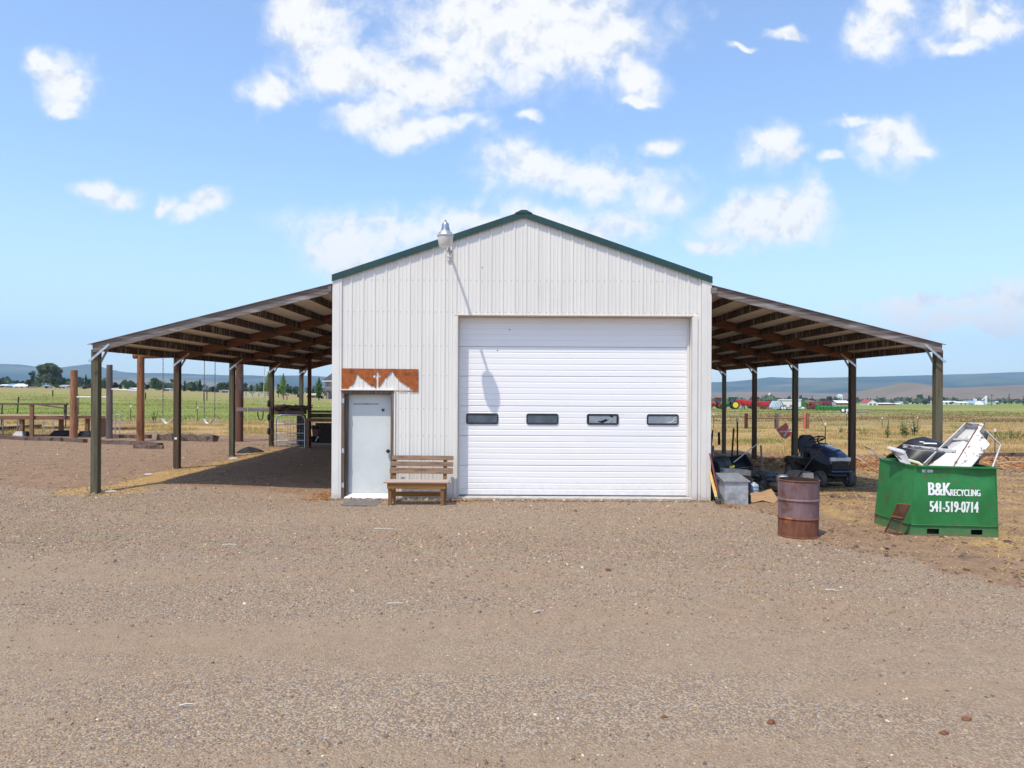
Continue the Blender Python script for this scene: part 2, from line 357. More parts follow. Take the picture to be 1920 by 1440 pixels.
W['under'] = mat('bare_roof_sheet', (.78,.69,.58), (.84,.75,.64), scale=3, rough=.5)
W['post'] = mat('treated_post', (.13,.115,.07), (.075,.06,.038), scale=1.6, stretch=Z_GRAIN, rough=.88, bump=.003, c3=(.105,.12,.07), pscale=1.8, pstretch=(3,3,.6))
W['post_brown'] = mat('brown_post', (.105,.073,.045), (.060,.041,.027), scale=1.6, stretch=Z_GRAIN, rough=.88, bump=.003)
W['red_post'] = mat('red_brown_post', (.105,.034,.018), (.055,.02,.012), scale=1.6, stretch=Z_GRAIN, rough=.85)
W['pole'] = mat('peeled_pole', (.31,.125,.045), (.17,.062,.024), scale=1.6, stretch=(9,9,.5), rough=.8, bump=.004, c3=(.11,.042,.02), pscale=2.5, pstretch=(2,2,.5))
W['pole_orange'] = mat('barked_pole', (.36,.17,.085), (.22,.095,.045), scale=3, stretch=(6,6,1), rough=.85, bump=.005)
W['pole_grey'] = mat('greyed_pole', (.17,.135,.12), (.10,.075,.065), scale=1.6, stretch=(9,9,.5), rough=.88, bump=.004)
W['pole_two'] = mat('dark_red_pole', (.15,.065,.042), (.085,.04,.028), scale=1.6, stretch=(9,9,.5), rough=.88, bump=.004, c3=(.20,.16,.15), pscale=1.2, pstretch=(1,1,.4), plo=.5, phi=.6)
W['plank'] = mat('brown_plank', (.26,.135,.075), (.16,.075,.042), scale=2, stretch=X_GRAIN, rough=.85, bump=.002)
W['plank_pale'] = mat('sunbleached_plank', (.46,.33,.20), (.34,.23,.14), scale=2, stretch=X_GRAIN, rough=.85)
W['plank_grey'] = mat('grey_plank', (.25,.21,.19), (.15,.12,.105), scale=2, stretch=X_GRAIN, rough=.88, bump=.003)
W['tie'] = mat('railway_tie', (.10,.064,.047), (.19,.13,.10), scale=2.5, stretch=X_GRAIN, rough=.92, bump=.008, c3=(.03,.02,.018), pscale=2.5)
W['black'] = mat('black_plastic', (.013,.013,.016), (.025,.025,.03), scale=8, rough=.45)
W['black_matt'] = mat('black_cloth', (.011,.011,.013), (.03,.028,.03), scale=7, rough=.9)
W['white'] = mat('white_paint', (.74,.73,.71), (.82,.81,.79), scale=5, rough=.5)
W['chain'] = mat('dull_chain', (.10,.105,.11), (.2,.2,.2), scale=30, rough=.5, metal=.6)
W['rope'] = mat('pale_rope', (.52,.49,.44), (.62,.59,.54), scale=30, rough=.9)
W['tpost'] = mat('dark_steel_post', (.026,.03,.028), (.06,.05,.042), scale=9, rough=.7)
W['rust_iron'] = mat('rusty_iron', (.13,.042,.02), (.21,.08,.035), scale=18, rough=.85)
# ------------------------------------------------------------------ ground
def axis(lo, hi, step, far, grow=1.12):
    a = list(np.arange(lo, hi+1e-6, step)); s = step; x = hi
    while x < far: s *= grow; x += s; a.append(min(x, far))
    return a
xs = axis(0, 14, .22, 6800); xs = sorted(set([-x for x in xs]+list(xs)))
ys_f = axis(-2, 34, .22, 7000, 1.07); ys_b = [-2-x for x in axis(1, 1, 1, 160, 1.6)]
ys = np.array(sorted(set(ys_b+list(ys_f)))); xs = np.array(xs)
XX, YY = np.meshgrid(xs, ys)
def gravel_w(X, Y):
    # yard of crushed stone in front of the shop; its right rim runs from the shop's corner towards the camera
    side = (X-3.9)*(8.0-13.9)-(Y-13.9)*(5.6-3.9); side = side/math.hypot(1.7, 5.9)      # + on the stone
    g = sstep(-1.0, 1.0, side+0.5*np.sin(Y*1.1)+0.25*np.sin(Y*2.7+1))
    rim = 14.7+0.5*np.sin(X*0.8)+0.9*sstep(-4, -12, X)
    return g*sstep(0.9, -0.9, Y-rim)*sstep(.9, .1, np.where(Y > 14.3, sstep(-3.2, -3.0, X)*sstep(4.2, 4.0, X), 0))
def straw_w(X, Y):
    s = 0.47*sstep(0.2, 1.6, (X-3.9)*0.96+(Y-13.9)*0.27)*sstep(3.6, 4.6, X)*sstep(27, 22, Y)*sstep(2, 5, Y)
    wv = 1.1*np.sin(X*.55+.7)+.8*np.sin(X*1.37)+.5*np.sin(X*2.9+1)
    s = np.maximum(s, sstep(28.5, 31, Y+wv*.8)*sstep(2, 4, X)*sstep(75, 50, Y))
    s = np.maximum(s, sstep(30, 33.5, Y+wv*.7)*sstep(-1, -4, X)*sstep(47, 36, Y+wv*2.2))
    s = np.maximum(s, 1.15*np.exp(-(((X+8.2)/1.0)**2+((Y-14.75)/.5)**2)**1.5))
    s = np.maximum(s, .85*np.exp(-(((X+7.75+.02*(Y-15))/.55)**2))*sstep(14.6, 15.4, Y)*sstep(20, 17, Y))
    s = np.maximum(s, .6*np.exp(-(((X+7.6)/.6)**2))*sstep(17, 18, Y)*sstep(26, 23, Y))
    return s
def chips_w(X, Y): return np.maximum(np.exp(-((((X-9.2)/3.0)**2+((Y-24.5)/2.3)**2))**2), .8*np.exp(-(((X-15)/6)**2+((Y-26)/2)**2)))
def brown_w(X, Y): return np.maximum(sstep(56, 70, Y)*sstep(120, 96, Y)*sstep(0, 6, X)*.9, sstep(120, 190, Y)*sstep(0, -20, X)*sstep(420, 320, Y)*.6)
def green_w(X, Y):
    l = sstep(40, 50, Y)*sstep(6, -4, X); r = sstep(88, 125, Y)*sstep(-4, 6, X)*(.75)+.25*sstep(170, 230, Y)
    return np.clip(l+r*sstep(-4, 6, X), 0, 1)
def lush_w(X, Y): return np.maximum(sstep(190, 260, Y)*sstep(10, 60, X), .85*sstep(44, 52, Y)*sstep(130, 55, Y)*sstep(4, -4, X))
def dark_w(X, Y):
    d = .6*sstep(3.8, 4.3, X)*sstep(13.6, 15, Y)*sstep(24, 20, Y)*sstep(8.8, 8, X)  # shade under the right lean-to, painted into the ground colour
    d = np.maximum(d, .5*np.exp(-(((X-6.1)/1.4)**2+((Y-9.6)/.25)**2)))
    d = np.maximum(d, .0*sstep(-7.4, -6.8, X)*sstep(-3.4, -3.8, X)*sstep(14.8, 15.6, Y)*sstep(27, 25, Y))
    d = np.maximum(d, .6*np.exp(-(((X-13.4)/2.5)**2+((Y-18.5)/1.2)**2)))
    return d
Z = terrain(XX, YY)
Z = np.where(YY > 3000, Z-(YY-3000)*0.002, Z)
nx, ny = len(xs), len(ys)
verts = np.stack([XX, YY, Z], -1).reshape(-1, 3)
idx = np.arange(nx*ny).reshape(ny, nx)
quads = np.stack([idx[:-1,:-1], idx[:-1,1:], idx[1:,1:], idx[1:,:-1]], -1).reshape(-1, 4)
def np_mesh(name, v, f):
    me = bpy.data.meshes.new(name); k = f.shape[1]
    me.vertices.add(len(v)); me.vertices.foreach_set('co', np.ascontiguousarray(v, np.float32).ravel())
    me.loops.add(f.size); me.loops.foreach_set('vertex_index', np.ascontiguousarray(f, np.int32).ravel())
    me.polygons.add(len(f)); me.polygons.foreach_set('loop_start', np.arange(0, f.size, k, dtype=np.int32)); me.polygons.foreach_set('loop_total', np.full(len(f), k, np.int32))
    me.update(); me.validate(); return me
gme = np_mesh('ground', verts, quads)
gme.polygons.foreach_set('use_smooth', [True]*len(gme.polygons))
def vcol(me, name, rgb):
    a = me.color_attributes.new(name, 'FLOAT_COLOR', 'POINT')
    d = np.ones((len(rgb), 4), np.float32); d[:, :3] = rgb; a.data.foreach_set('color', d.ravel())
vx, vy = verts[:,0], verts[:,1]
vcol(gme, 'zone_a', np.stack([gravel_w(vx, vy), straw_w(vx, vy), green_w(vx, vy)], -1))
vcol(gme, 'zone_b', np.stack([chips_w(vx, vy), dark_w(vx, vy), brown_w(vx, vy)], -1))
vcol(gme, 'zone_c', np.stack([lush_w(vx, vy), 0*vx, 0*vx], -1))

def ground_material():
    m = bpy.data.materials.new('yard_and_fields'); m.use_nodes = True; nt = m.node_tree; N = nt.nodes; L = nt.links
    b = N['Principled BSDF']; b.inputs['Roughness'].default_value = .95; b.inputs['Specular IOR Level'].default_value = .15
    geo = N.new('ShaderNodeNewGeometry'); pos = geo.outputs['Position']
    def noise(s, d=6, r=.6, dist=0):
        n = N.new('ShaderNodeTexNoise'); L.new(pos, n.inputs['Vector']); n.inputs['Scale'].default_value = s; n.inputs['Detail'].default_value = d; n.inputs['Roughness'].default_value = r; n.inputs['Distortion'].default_value = dist; return n
    def ramp(v, a, c, lo=0., hi=1.):
        n = N.new('ShaderNodeMapRange'); n.interpolation_type = 'SMOOTHSTEP'; L.new(v, n.inputs[0]); n.inputs[1].default_value = a; n.inputs[2].default_value = c; n.inputs[3].default_value = lo; n.inputs[4].default_value = hi; return n.outputs[0]
    def mth(op, a, c):
        n = N.new('ShaderNodeMath'); n.operation = op
        for i, v in enumerate((a, c)):
            if isinstance(v, (int, float)): n.inputs[i].default_value = v
            else: L.new(v, n.inputs[i])
        return n.outputs[0]
    def mix(f, a, c, blend='MIX'):
        n = N.new('ShaderNodeMix'); n.data_type = 'RGBA'; n.blend_type = blend
        if isinstance(f, (int, float)): n.inputs[0].default_value = f
        else: L.new(f, n.inputs[0])
        for i, v in ((6, a), (7, c)):
            if isinstance(v, tuple): n.inputs[i].default_value = (*v, 1)
            else: L.new(v, n.inputs[i])
        return n.outputs[2]
    def attr(nm):
        n = N.new('ShaderNodeAttribute'); n.attribute_name = nm; s = N.new('ShaderNodeSeparateColor'); L.new(n.outputs['Color'], s.inputs[0]); return s.outputs
    za, zb, zc = attr('zone_a'), attr('zone_b'), attr('zone_c')
    edge = noise(1.3, 8, .68).outputs['Fac']; edge_far = noise(.05, 6, .65).outputs['Fac']
    fine = noise(26, 4, .7).outputs['Fac']; mid = noise(4, 6, .62).outputs['Fac']; big = noise(.45, 4, .55).outputs['Fac']
    def w(o, amt=.9, n=edge): return ramp(mth('ADD', o, mth('MULTIPLY', mth('SUBTRACT', n, .5), amt)), .36, .62)
    # crushed stone
    vo = N.new('ShaderNodeTexVoronoi'); L.new(pos, vo.inputs['Vector']); vo.inputs['Scale'].default_value = 78; vo.inputs['Randomness'].default_value = 1
    sep = N.new('ShaderNodeSeparateColor'); L.new(vo.outputs['Color'], sep.inputs[0])
    st = mix(ramp(sep.outputs[0], .1, .95), (.215,.158,.105), (.43,.325,.22))
    st = mix(ramp(sep.outputs[1], .80, .86), st, (.24,.155,.12)); st = mix(ramp(sep.outputs[2], .88, .92), st, (.16,.155,.16)); st = mix(ramp(sep.outputs[1], .05, .02), st, (.42,.38,.33))
    dust = mix(ramp(mid, .3, .7), (.295,.21,.138), (.345,.252,.17))
    bands = noise(1.0, 5, .55, .4); bands_v = bands.inputs['Vector']
    sc_ = N.new('ShaderNodeVectorMath'); sc_.operation = 'MULTIPLY'; L.new(pos, sc_.inputs[0]); sc_.inputs[1].default_value = (.16, 1.1, 1); L.new(sc_.outputs[0], bands_v)
    gravel = mix(ramp(bands.outputs['Fac'], .38, .64, .05, .8), st, dust)
    gravel = mix(ramp(big, .35, .7, 0, .35), gravel, mix(1.0, gravel, (.93,.86,.80), 'MULTIPLY'))
    dirt = mix(ramp(mid, .3, .7), (.22,.13,.072), (.31,.195,.113)); dirt = mix(ramp(sep.outputs[2], .80, .88, 0, .6), dirt, (.33,.27,.22)); dirt = mix(ramp(fine, .5, .75, 0, .6), dirt, (.11,.07,.05))
    straw = mix(ramp(fine, .35, .65), (.28,.165,.065), (.54,.37,.16)); straw = mix(ramp(mid, .5, .72, 0, .65), straw, (.25,.14,.06))
    chips = mix(ramp(fine, .35, .65), (.28,.115,.045), (.46,.25,.115)); chips = mix(ramp(mid, .5, .7, 0, .6), chips, (.17,.065,.03))
    gold = mix(ramp(mid, .35, .65), (.36,.255,.11), (.25,.165,.07))
    field = mix(ramp(noise(.35, 7, .65).outputs['Fac'], .36, .64), (.20,.215,.05), (.30,.265,.095))
    field = mix(ramp(edge_far, .48, .62, 0, .55), field, (.30,.25,.10))
    lush = mix(ramp(noise(.6, 6, .6).outputs['Fac'], .35, .65), (.17,.215,.035), (.23,.25,.06))
    lush = mix(ramp(edge_far, .45, .6, 0, .4), lush, (.20,.20,.06))
    brown = mix(ramp(noise(.5, 6, .65).outputs['Fac'], .35, .65), (.27,.19,.085), (.30,.25,.095))
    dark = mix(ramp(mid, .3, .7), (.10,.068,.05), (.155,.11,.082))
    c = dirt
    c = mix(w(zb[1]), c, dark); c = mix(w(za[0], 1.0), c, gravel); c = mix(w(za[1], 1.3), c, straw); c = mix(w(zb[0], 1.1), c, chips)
    c = mix(w(za[2], 1.0, edge_far), c, field); c = mix(w(zc[0], .9, edge_far), c, lush); c = mix(w(zb[2], 1.0, edge_far), c, brown)
    L.new(c, b.inputs['Base Color'])
    hgt = mth('ADD', mth('MULTIPLY', mth('SUBTRACT', 1.0, vo.outputs['Distance']), .010), mth('MULTIPLY', fine, .012)); hgt = mth('ADD', hgt, mth('MULTIPLY', mid, .03))
    bp = N.new('ShaderNodeBump'); bp.inputs['Strength'].default_value = .85; bp.inputs['Distance'].default_value = 1.0; L.new(hgt, bp.inputs['Height']); L.new(bp.outputs[0], b.inputs['Normal'])
    return m
g_o = link_mesh('ground', gme, ground_material(), kind='structure')

# ------------------------------------------------------------------ hills
def ridge(name, prof, Yr, depth, mtl, base_px, wob, seed, rows=26, x_ext=0.0):
    r = np.random.default_rng(seed)
    px = np.arange(prof[0][0], prof[-1][0]+1, 7.0); py = np.interp(px, [p[0] for p in prof], [p[1] for p in prof])
    ph = r.uniform(0, 6.28, 14)
    py = py + wob*sum(np.sin(px*(.018*(1.55**k))+ph[k])/(1.6**k) for k in range(7))*.8
    vs = []; n = len(px)
    for j in range(rows):
        t = j/(rows-1)
        Y = Yr-depth*(1-t)+ 0*px
        fold = sum(np.sin(px*(.012*(1.7**k))*(1+.15*t)+ph[k+7-1]+2.2*t*k)/(1.5**k) for k in range(6))
        h = np.clip(t**1.15 + .055*fold*np.sin(math.pi*t), 0, 1.02)
        top = H+(HZ+ROLL*(px-960)-py)/F*Yr
        bot = terrain((px-960)/F*(Yr-depth), np.full(n, Yr-depth))-((Yr-depth)-3000)*.002*(Yr-depth > 3000)-12
        vs.append(np.stack([(px-960)/F*Yr, Y+depth*.06*fold*np.sin(math.pi*t), bot+(top-bot)*h], -1))
    for t_, y_ in ((.5, 350), (0, 700)):
        vs.append(np.stack([vs[rows-1][:,0], np.full(n, Yr+y_), bot+(top-bot)*t_], -1))
    v = np.concatenate(vs); R = rows+2; ix = np.arange(n*R).reshape(R, n)
    f = np.stack([ix[:-1,:-1], ix[:-1,1:], ix[1:,1:], ix[1:,:-1]], -1).reshape(-1, 4)
    me = np_mesh(name, v, f); me.polygons.foreach_set('use_smooth', [True]*len(me.polygons))
    return link_mesh(name, me, mtl, kind='structure')
far_hill = mat('forested_hills', (.02,.035,.028), (.075,.085,.05), scale=.0016, stretch=(1,1,2.5), rough=1, lo=.46, hi=.58, c3=(.15,.135,.08), pscale=.0011, spec=.0)
near_hill = mat('dry_grass_hills', (.23,.155,.105), (.17,.12,.075), scale=.004, rough=1, c3=(.18,.145,.075), pscale=.003, spec=.0)
left_prof = [(-900,690),(-500,686),(-200,680),(0,682),(40,683),(70,687),(129,693),(143,691),(155,686),(167,682),(180,685),(193,689),(212,694),(235,698),(270,700),(330,700),(417,703),(455,703),(470,703),(500,705),(520,704),(560,705),(600,706),(640,709),(760,712),(900,714),(1000,714),(1100,716),(1250,718),(1331,717),(1370,715),(1412,711),(1445,707),(1480,708),(1540,708),(1610,707),(1700,705),(1750,703),(1790,701),(1830,700),(1920,698),(2100,694),(2500,692),(2900,700)]
ridge('hills', left_prof, 6200, 2200, far_hill, 750, .55, 3)
ridge('hills', [(1480,760),(1540,752),(1600,744),(1640,734),(1670,723),(1700,716.5),(1720,718),(1745,723),(1775,727.5),(1800,727),(1850,724.5),(1900,722),(1960,720),(2100,716),(2300,722),(2500,740),(2600,760)], 2500, 700, near_hill, 752, .5, 8)
ridge('hills', [(1250,752),(1331,736),(1400,734),(1470,735),(1550,738),(1620,741),(1700,745),(1780,752)], 3300, 600, near_hill, 752, .4, 11)
ridge('hills', [(1360,735),(1450,722),(1520,715),(1600,713),(1700,712),(1760,713),(1800,709),(1850,705.5),(1880,707),(1920,711),(2000,712),(2200,716),(2400,735)], 5000, 1300, far_hill, 750, .5, 21)
ridge('hills', [(150,735),(200,716),(240,709),(290,708),(330,710),(400,716),(480,722),(600,735)], 4600, 1100, mat('bare_foothill', (.13,.125,.07), (.20,.165,.10), scale=.003, rough=1, spec=0), 750, .5, 33)
# thin haze over the valley
hz = M().box((-7600, -400, -90), (7600, 7900, 560))
hm = bpy.data.materials.new('haze'); hm.use_nodes = True; hn = hm.node_tree; hn.nodes.clear()
ho = hn.nodes.new('ShaderNodeOutputMaterial'); pv = hn.nodes.new('ShaderNodeVolumePrincipled'); hn.links.new(pv.outputs[0], ho.inputs['Volume'])
pv.inputs['Color'].default_value = (.50,.76,1.0,1); pv.inputs['Density'].default_value = 1.2e-4; pv.inputs['Anisotropy'].default_value = 0.0
hme = bpy.data.meshes.new('haze'); hme.from_pydata(hz.v, [], hz.f); link_mesh('haze', hme, hm, kind='stuff')

# ------------------------------------------------------------------ loose stone of the yard
def shards(name, pts, size, flat, mtl, cols, squash=(.55, .95)):
    """many small six-cornered stones in one mesh"""
    n = len(pts)
    base = np.array([[1,0,0],[-.5,.87,0],[-.5,-.87,0],[.35,.6,.8],[-.7,.05,.75],[.35,-.6,.7],[.1,.05,-.6]])
    tri = np.array([[0,1,3],[1,4,3],[1,2,4],[2,5,4],[2,0,5],[0,3,5],[3,4,5]])
    s = size[:,None,None]*rng.uniform(.65, 1.3, (n,7,1)); a = rng.uniform(0, 6.283, n); ca, sa = np.cos(a), np.sin(a)
    v = base[None]*s; v[:,:,1] *= rng.uniform(.55, 1, n)[:,None]; v[:,:,2] *= rng.uniform(*squash, n)[:,None]
    x = v[:,:,0]*ca[:,None]-v[:,:,1]*sa[:,None]; y = v[:,:,0]*sa[:,None]+v[:,:,1]*ca[:,None]
    tl = rng.normal(0, .35, n)[:,None]; z = v[:,:,2]+x*tl
    v = np.stack([x, y, z], -1)+pts[:,None,:]
    f = (tri[None]+(np.arange(n)*7)[:,None,None]).reshape(-1, 3)
    me = np_mesh(name, v.reshape(-1, 3), f); vcol(me, 'tint', np.repeat(cols, 7, 0))
    return link_mesh(name, me, mtl, kind='stuff')
def tint_mat(name, rough=.9, bump=0, trans=0.0):
    m = bpy.data.materials.new(name); m.use_nodes = True; N = m.node_tree.nodes; L = m.node_tree.links; b = N['Principled BSDF']; b.inputs['Roughness'].default_value = rough; b.inputs['Specular IOR Level'].default_value = .2
    a = N.new('ShaderNodeAttribute'); a.attribute_name = 'tint'
    no = N.new('ShaderNodeTexNoise'); no.inputs['Scale'].default_value = 40; mx = N.new('ShaderNodeMix'); mx.data_type = 'RGBA'; mx.blend_type = 'MULTIPLY'; mx.inputs[0].default_value = .5
    L.new(a.outputs['Color'], mx.inputs[6]); L.new(no.outputs['Color'], mx.inputs[7]); 
    L.new(a.outputs['Color'] if trans else mx.outputs[2], b.inputs['Base Color'])
    if trans:
        t = N.new('ShaderNodeBsdfTranslucent'); L.new(a.outputs['Color'], t.inputs[0]); ms = N.new('ShaderNodeMixShader'); ms.inputs[0].default_value = trans
        out = N['Material Output']; L.new(b.outputs[0], ms.inputs[1]); L.new(t.outputs[0], ms.inputs[2]); L.new(ms.outputs[0], out.inputs[0])
    return m
stone_mat = tint_mat('crushed_stone')
def scatter(n, x0, x1, y0, y1, wf, power=1.0):
    x = rng.uniform(x0, x1, n*3); y = y0+(y1-y0)*rng.uniform(0, 1, n*3)**power
    ok = (np.abs(x) < .76*y+1.2) & (rng.uniform(0, 1, n*3) < wf(x, y)); x, y = x[ok][:n], y[ok][:n]
    return np.stack([x, y, terrain(x, y)], -1)
def clumpy0(X, Y): return .5+.6*np.sin(X*1.9+1.3*np.sin(Y*1.7))*np.sin(Y*2.3+X*.7)+.3*np.sin(X*4.1-Y*3.3)
def track(X, Y):   # wheel paths across the yard are swept of stones
    b = np.sin(Y*1.9+.25*np.sin(X*.6)+.5)*.5+.5*np.sin(Y*.83+X*.12); c = np.sin(X*.31+Y*.22+1)*np.sin(Y*.47-X*.11); return np.clip(.68+.5*b*(1+.5*sstep(9.5, 7, Y))+.3*c, .05, 1)*(.38+.62*sstep(6, 9.5, Y))
gp = scatter(225000, -11, 9.5, 3.4, 15.2, lambda X, Y: np.maximum(gravel_w(X, Y)*track(X, Y), .10), 1.15)
pal = np.array([(.24,.185,.14),(.32,.25,.195),(.38,.31,.245),(.27,.20,.16),(.18,.155,.14),(.33,.22,.16),(.22,.20,.19),(.54,.47,.38),(.32,.25,.15)])
gc = np.array([1.24,1.15,1.0])*pal[rng.choice(9, len(gp), p=[.2,.2,.14,.14,.1,.09,.06,.03,.04])]*rng.uniform(.62, 1.4, (len(gp),1))
gs = np.clip(rng.lognormal(math.log(.0080), .46, len(gp)), .004, .034)*(.78+.22*sstep(6, 10, gp[:,1])); gp[:,2] -= gs*.15
shards('loose_gravel', gp, gs, .6, stone_mat, gc)
dp = scatter(26000, -24, 16, 14.8, 34, lambda X, Y: np.where((X > -3.7) & (X < 4), 0, .5)*(1-.7*straw_w(X, Y)), 1.3)
dcol = np.array([1.18,1.13,1.0])*np.array([(.26,.19,.15),(.32,.25,.20),(.20,.15,.125),(.42,.36,.30)])[rng.choice(4, len(dp), p=[.4,.3,.2,.1])]*rng.uniform(.8, 1.2, (len(dp),1))
ds = np.clip(rng.lognormal(math.log(.016), .5, len(dp)), .007, .07); dp[:,2] -= ds*.2
shards('loose_stones', dp, ds, .6, stone_mat, dcol)
# stones kicked up against the walls and post feet
wp = [np.stack([rng.uniform(-3.5, 3.86, 2600), 14.345-np.abs(rng.normal(0, .05, 2600)), np.zeros(2600)], -1)]
for i in range(5):
    for x_, s_ in ((-8.17, 3.54), (8.37, 3.66)): wp.append(np.stack([rng.normal(x_, .14, 130), rng.normal(14.53+s_*i, .14, 130), np.zeros(130)], -1))
wp = np.concatenate(wp); wp[:,2] = terrain(wp[:,0], wp[:,1])+np.abs(rng.normal(0, .012, len(wp)))
shards('loose_stones', wp, np.clip(rng.lognormal(math.log(.013), .45, len(wp)), .006, .04), .6, stone_mat, np.array([1.3,1.2,1.05])*pal[rng.choice(9, len(wp))]*rng.uniform(.8, 1.2, (len(wp),1)))
# bark, dung and straw bits trodden into the right-hand yard
rp = scatter(11000, 4, 16, 8, 24, lambda X, Y: np.where(gravel_w(X, Y) > .5, .0, np.clip(clumpy0(X, Y), .15, 1)), 1.0)
rc = np.array([(.20,.115,.065),(.13,.075,.05),(.44,.29,.13),(.26,.15,.085),(.50,.36,.18)])[rng.choice(5, len(rp), p=[.3,.25,.17,.18,.1])]*rng.uniform(.75, 1.25, (len(rp),1))
shards('trodden_litter', rp, np.clip(rng.lognormal(math.log(.016), .55, len(rp)), .006, .07), .3, stone_mat, rc, (.2, .6))
# wood chips of the heap behind the mower
cp_ = scatter(9000, 4, 20, 20, 29, lambda X, Y: chips_w(X, Y), 1.0)
cc_ = np.array([(.36,.16,.06),(.50,.29,.13),(.26,.10,.04),(.56,.38,.2)])[rng.choice(4, len(cp_), p=[.4,.28,.22,.1])]*rng.uniform(.8, 1.2, (len(cp_),1))
shards('wood_chips', cp_, np.clip(rng.lognormal(math.log(.05), .5, len(cp_)), .02, .16), .3, stone_mat, cc_, (.25, .6))

# ------------------------------------------------------------------ grass and straw
def blades(name, pts, hgt, wid, lean, mtl, cols):
    n = len(pts); a = rng.uniform(0, 6.283, n); dx, dy = np.cos(a)*wid/2, np.sin(a)*wid/2
    la = rng.uniform(0, 6.283, n); ll = np.abs(rng.normal(0, lean, n))*hgt
    if lean > 1.2: ll = rng.uniform(.93, 1.0, n)*hgt
    hz_ = np.sqrt(np.maximum(hgt**2-ll**2, ((.05 if lean > 1.2 else .18)*hgt)**2))
    v = np.stack([np.stack([pts[:,0]-dx, pts[:,1]-dy, pts[:,2]-.01], -1), np.stack([pts[:,0]+dx, pts[:,1]+dy, pts[:,2]-.01], -1),
                  np.stack([pts[:,0]+np.cos(la)*ll, pts[:,1]+np.sin(la)*ll, pts[:,2]+hz_], -1)], 1)
    me = np_mesh(name, v.reshape(-1, 3), np.arange(n*3).reshape(-1, 3)); vcol(me, 'tint', np.repeat(cols, 3, 0))
    return link_mesh(name, me, mtl, kind='stuff')
grass_mat = tint_mat('grass_blades', .8, trans=.35)
def clumpy(X, Y, s=.35): return np.clip(.5+.9*np.sin(X*s*2.1+1.3*np.sin(Y*s*1.3))*np.sin(Y*s*2.7+1.7*np.sin(X*s*.9)), .06, 1)
def pick(pal_, n, p): return np.array(pal_)[rng.choice(len(pal_), n, p=p)]*rng.uniform(.75, 1.25, (n,1))
def patchy(q, s):
    g = np.sin(q[:,0]*s*1.7+2*np.sin(q[:,1]*s*.6))+np.sin(q[:,1]*s*.9+q[:,0]*s*.5); n = len(q)
    dry = pick([(.56,.41,.17),(.47,.31,.11),(.64,.50,.24),(.33,.20,.08)], n, [.4,.27,.2,.13]); grn_ = pick([(.20,.24,.05),(.28,.29,.08),(.40,.33,.13)], n, [.4,.3,.3])
    return np.where((g > .55+rng.normal(0, .35, n))[:,None], grn_, dry)
q = scatter(120000, 2.5, 48, 28.5, 75, lambda X, Y: straw_w(X, Y)*clumpy(X, Y), 1.6)
blades('dry_grass', q, rng.uniform(.05, .30, len(q))*(.2+.8*clumpy(q[:,0], q[:,1])**1.5), rng.uniform(.012, .035, len(q)), 1.0, grass_mat, patchy(q, .5))
q = scatter(60000, -32, -1, 29.5, 47, lambda X, Y: straw_w(X, Y)*clumpy(X, Y, .5), 1.2)
blades('straw', q, rng.uniform(.05, .24, len(q))*(.2+.8*clumpy(q[:,0], q[:,1], .5)**1.5), rng.uniform(.012, .03, len(q)), .9, grass_mat, pick([(.54,.40,.16),(.44,.29,.10),(.60,.48,.23),(.24,.25,.06)], len(q), [.42,.26,.18,.14]))
q = scatter(120000, -110, -1, 38, 170, lambda X, Y: green_w(X, Y)*clumpy(X, Y, .12)*sstep(170, 70, Y), 1.5)
blades('meadow_grass', q, rng.uniform(.03, .2, len(q)), rng.uniform(.02, .09, len(q)), 1.1, grass_mat, pick([(.24,.275,.055),(.28,.29,.075),(.36,.32,.13),(.20,.24,.05)], len(q), [.36,.3,.22,.12]))
q = scatter(40000, 4, 95, 70, 190, lambda X, Y: np.maximum(green_w(X, Y), brown_w(X, Y))*clumpy(X, Y, .09), 1.5)
qc = np.where((brown_w(q[:,0], q[:,1]) > rng.uniform(0, .8, len(q)))[:,None], pick([(.30,.19,.08),(.38,.27,.12),(.22,.15,.06)], len(q), [.4,.35,.25]), pick([(.19,.21,.05),(.30,.27,.10),(.14,.17,.035)], len(q), [.4,.35,.25]))
blades('field_grass', q, rng.uniform(.05, .25, len(q)), rng.uniform(.06, .16, len(q)), .7, grass_mat, qc)
# straw litter lying in the yard
q = scatter(34000, -12, 14, 7.5, 27, lambda X, Y: np.where((X > -3.6) & (X < 3.95) & (Y > 14.2), 0, 1)*straw_w(X, Y)**1.3, 1.0)
blades('straw_litter', q+np.array([0,0,.012]), rng.uniform(.05, .17, len(q)), rng.uniform(.006, .014, len(q)), 1.6, grass_mat, pick([(.60,.37,.12),(.68,.47,.18),(.46,.27,.09),(.30,.17,.07)], len(q), [.4,.25,.22,.13]))

q = np.concatenate([np.stack([rng.normal(cx, sx, n), rng.normal(cy_, sy, n), np.zeros(n)], -1) for cx, cy_, sx, sy, n in ((-.95,14.2,.22,.07,160),(-3.75,14.9,.16,.3,220),(-3.7,14.35,.25,.06,120),(4.05,13.75,.12,.12,120),(.6,14.25,.9,.06,120))])
q[:,2] = terrain(q[:,0], q[:,1])+.012
blades('leaf_litter', q, rng.uniform(.04, .10, len(q)), rng.uniform(.02, .045, len(q)), 1.8, grass_mat, pick([(.42,.20,.07),(.52,.30,.12),(.30,.13,.05)], len(q), [.4,.35,.25]))
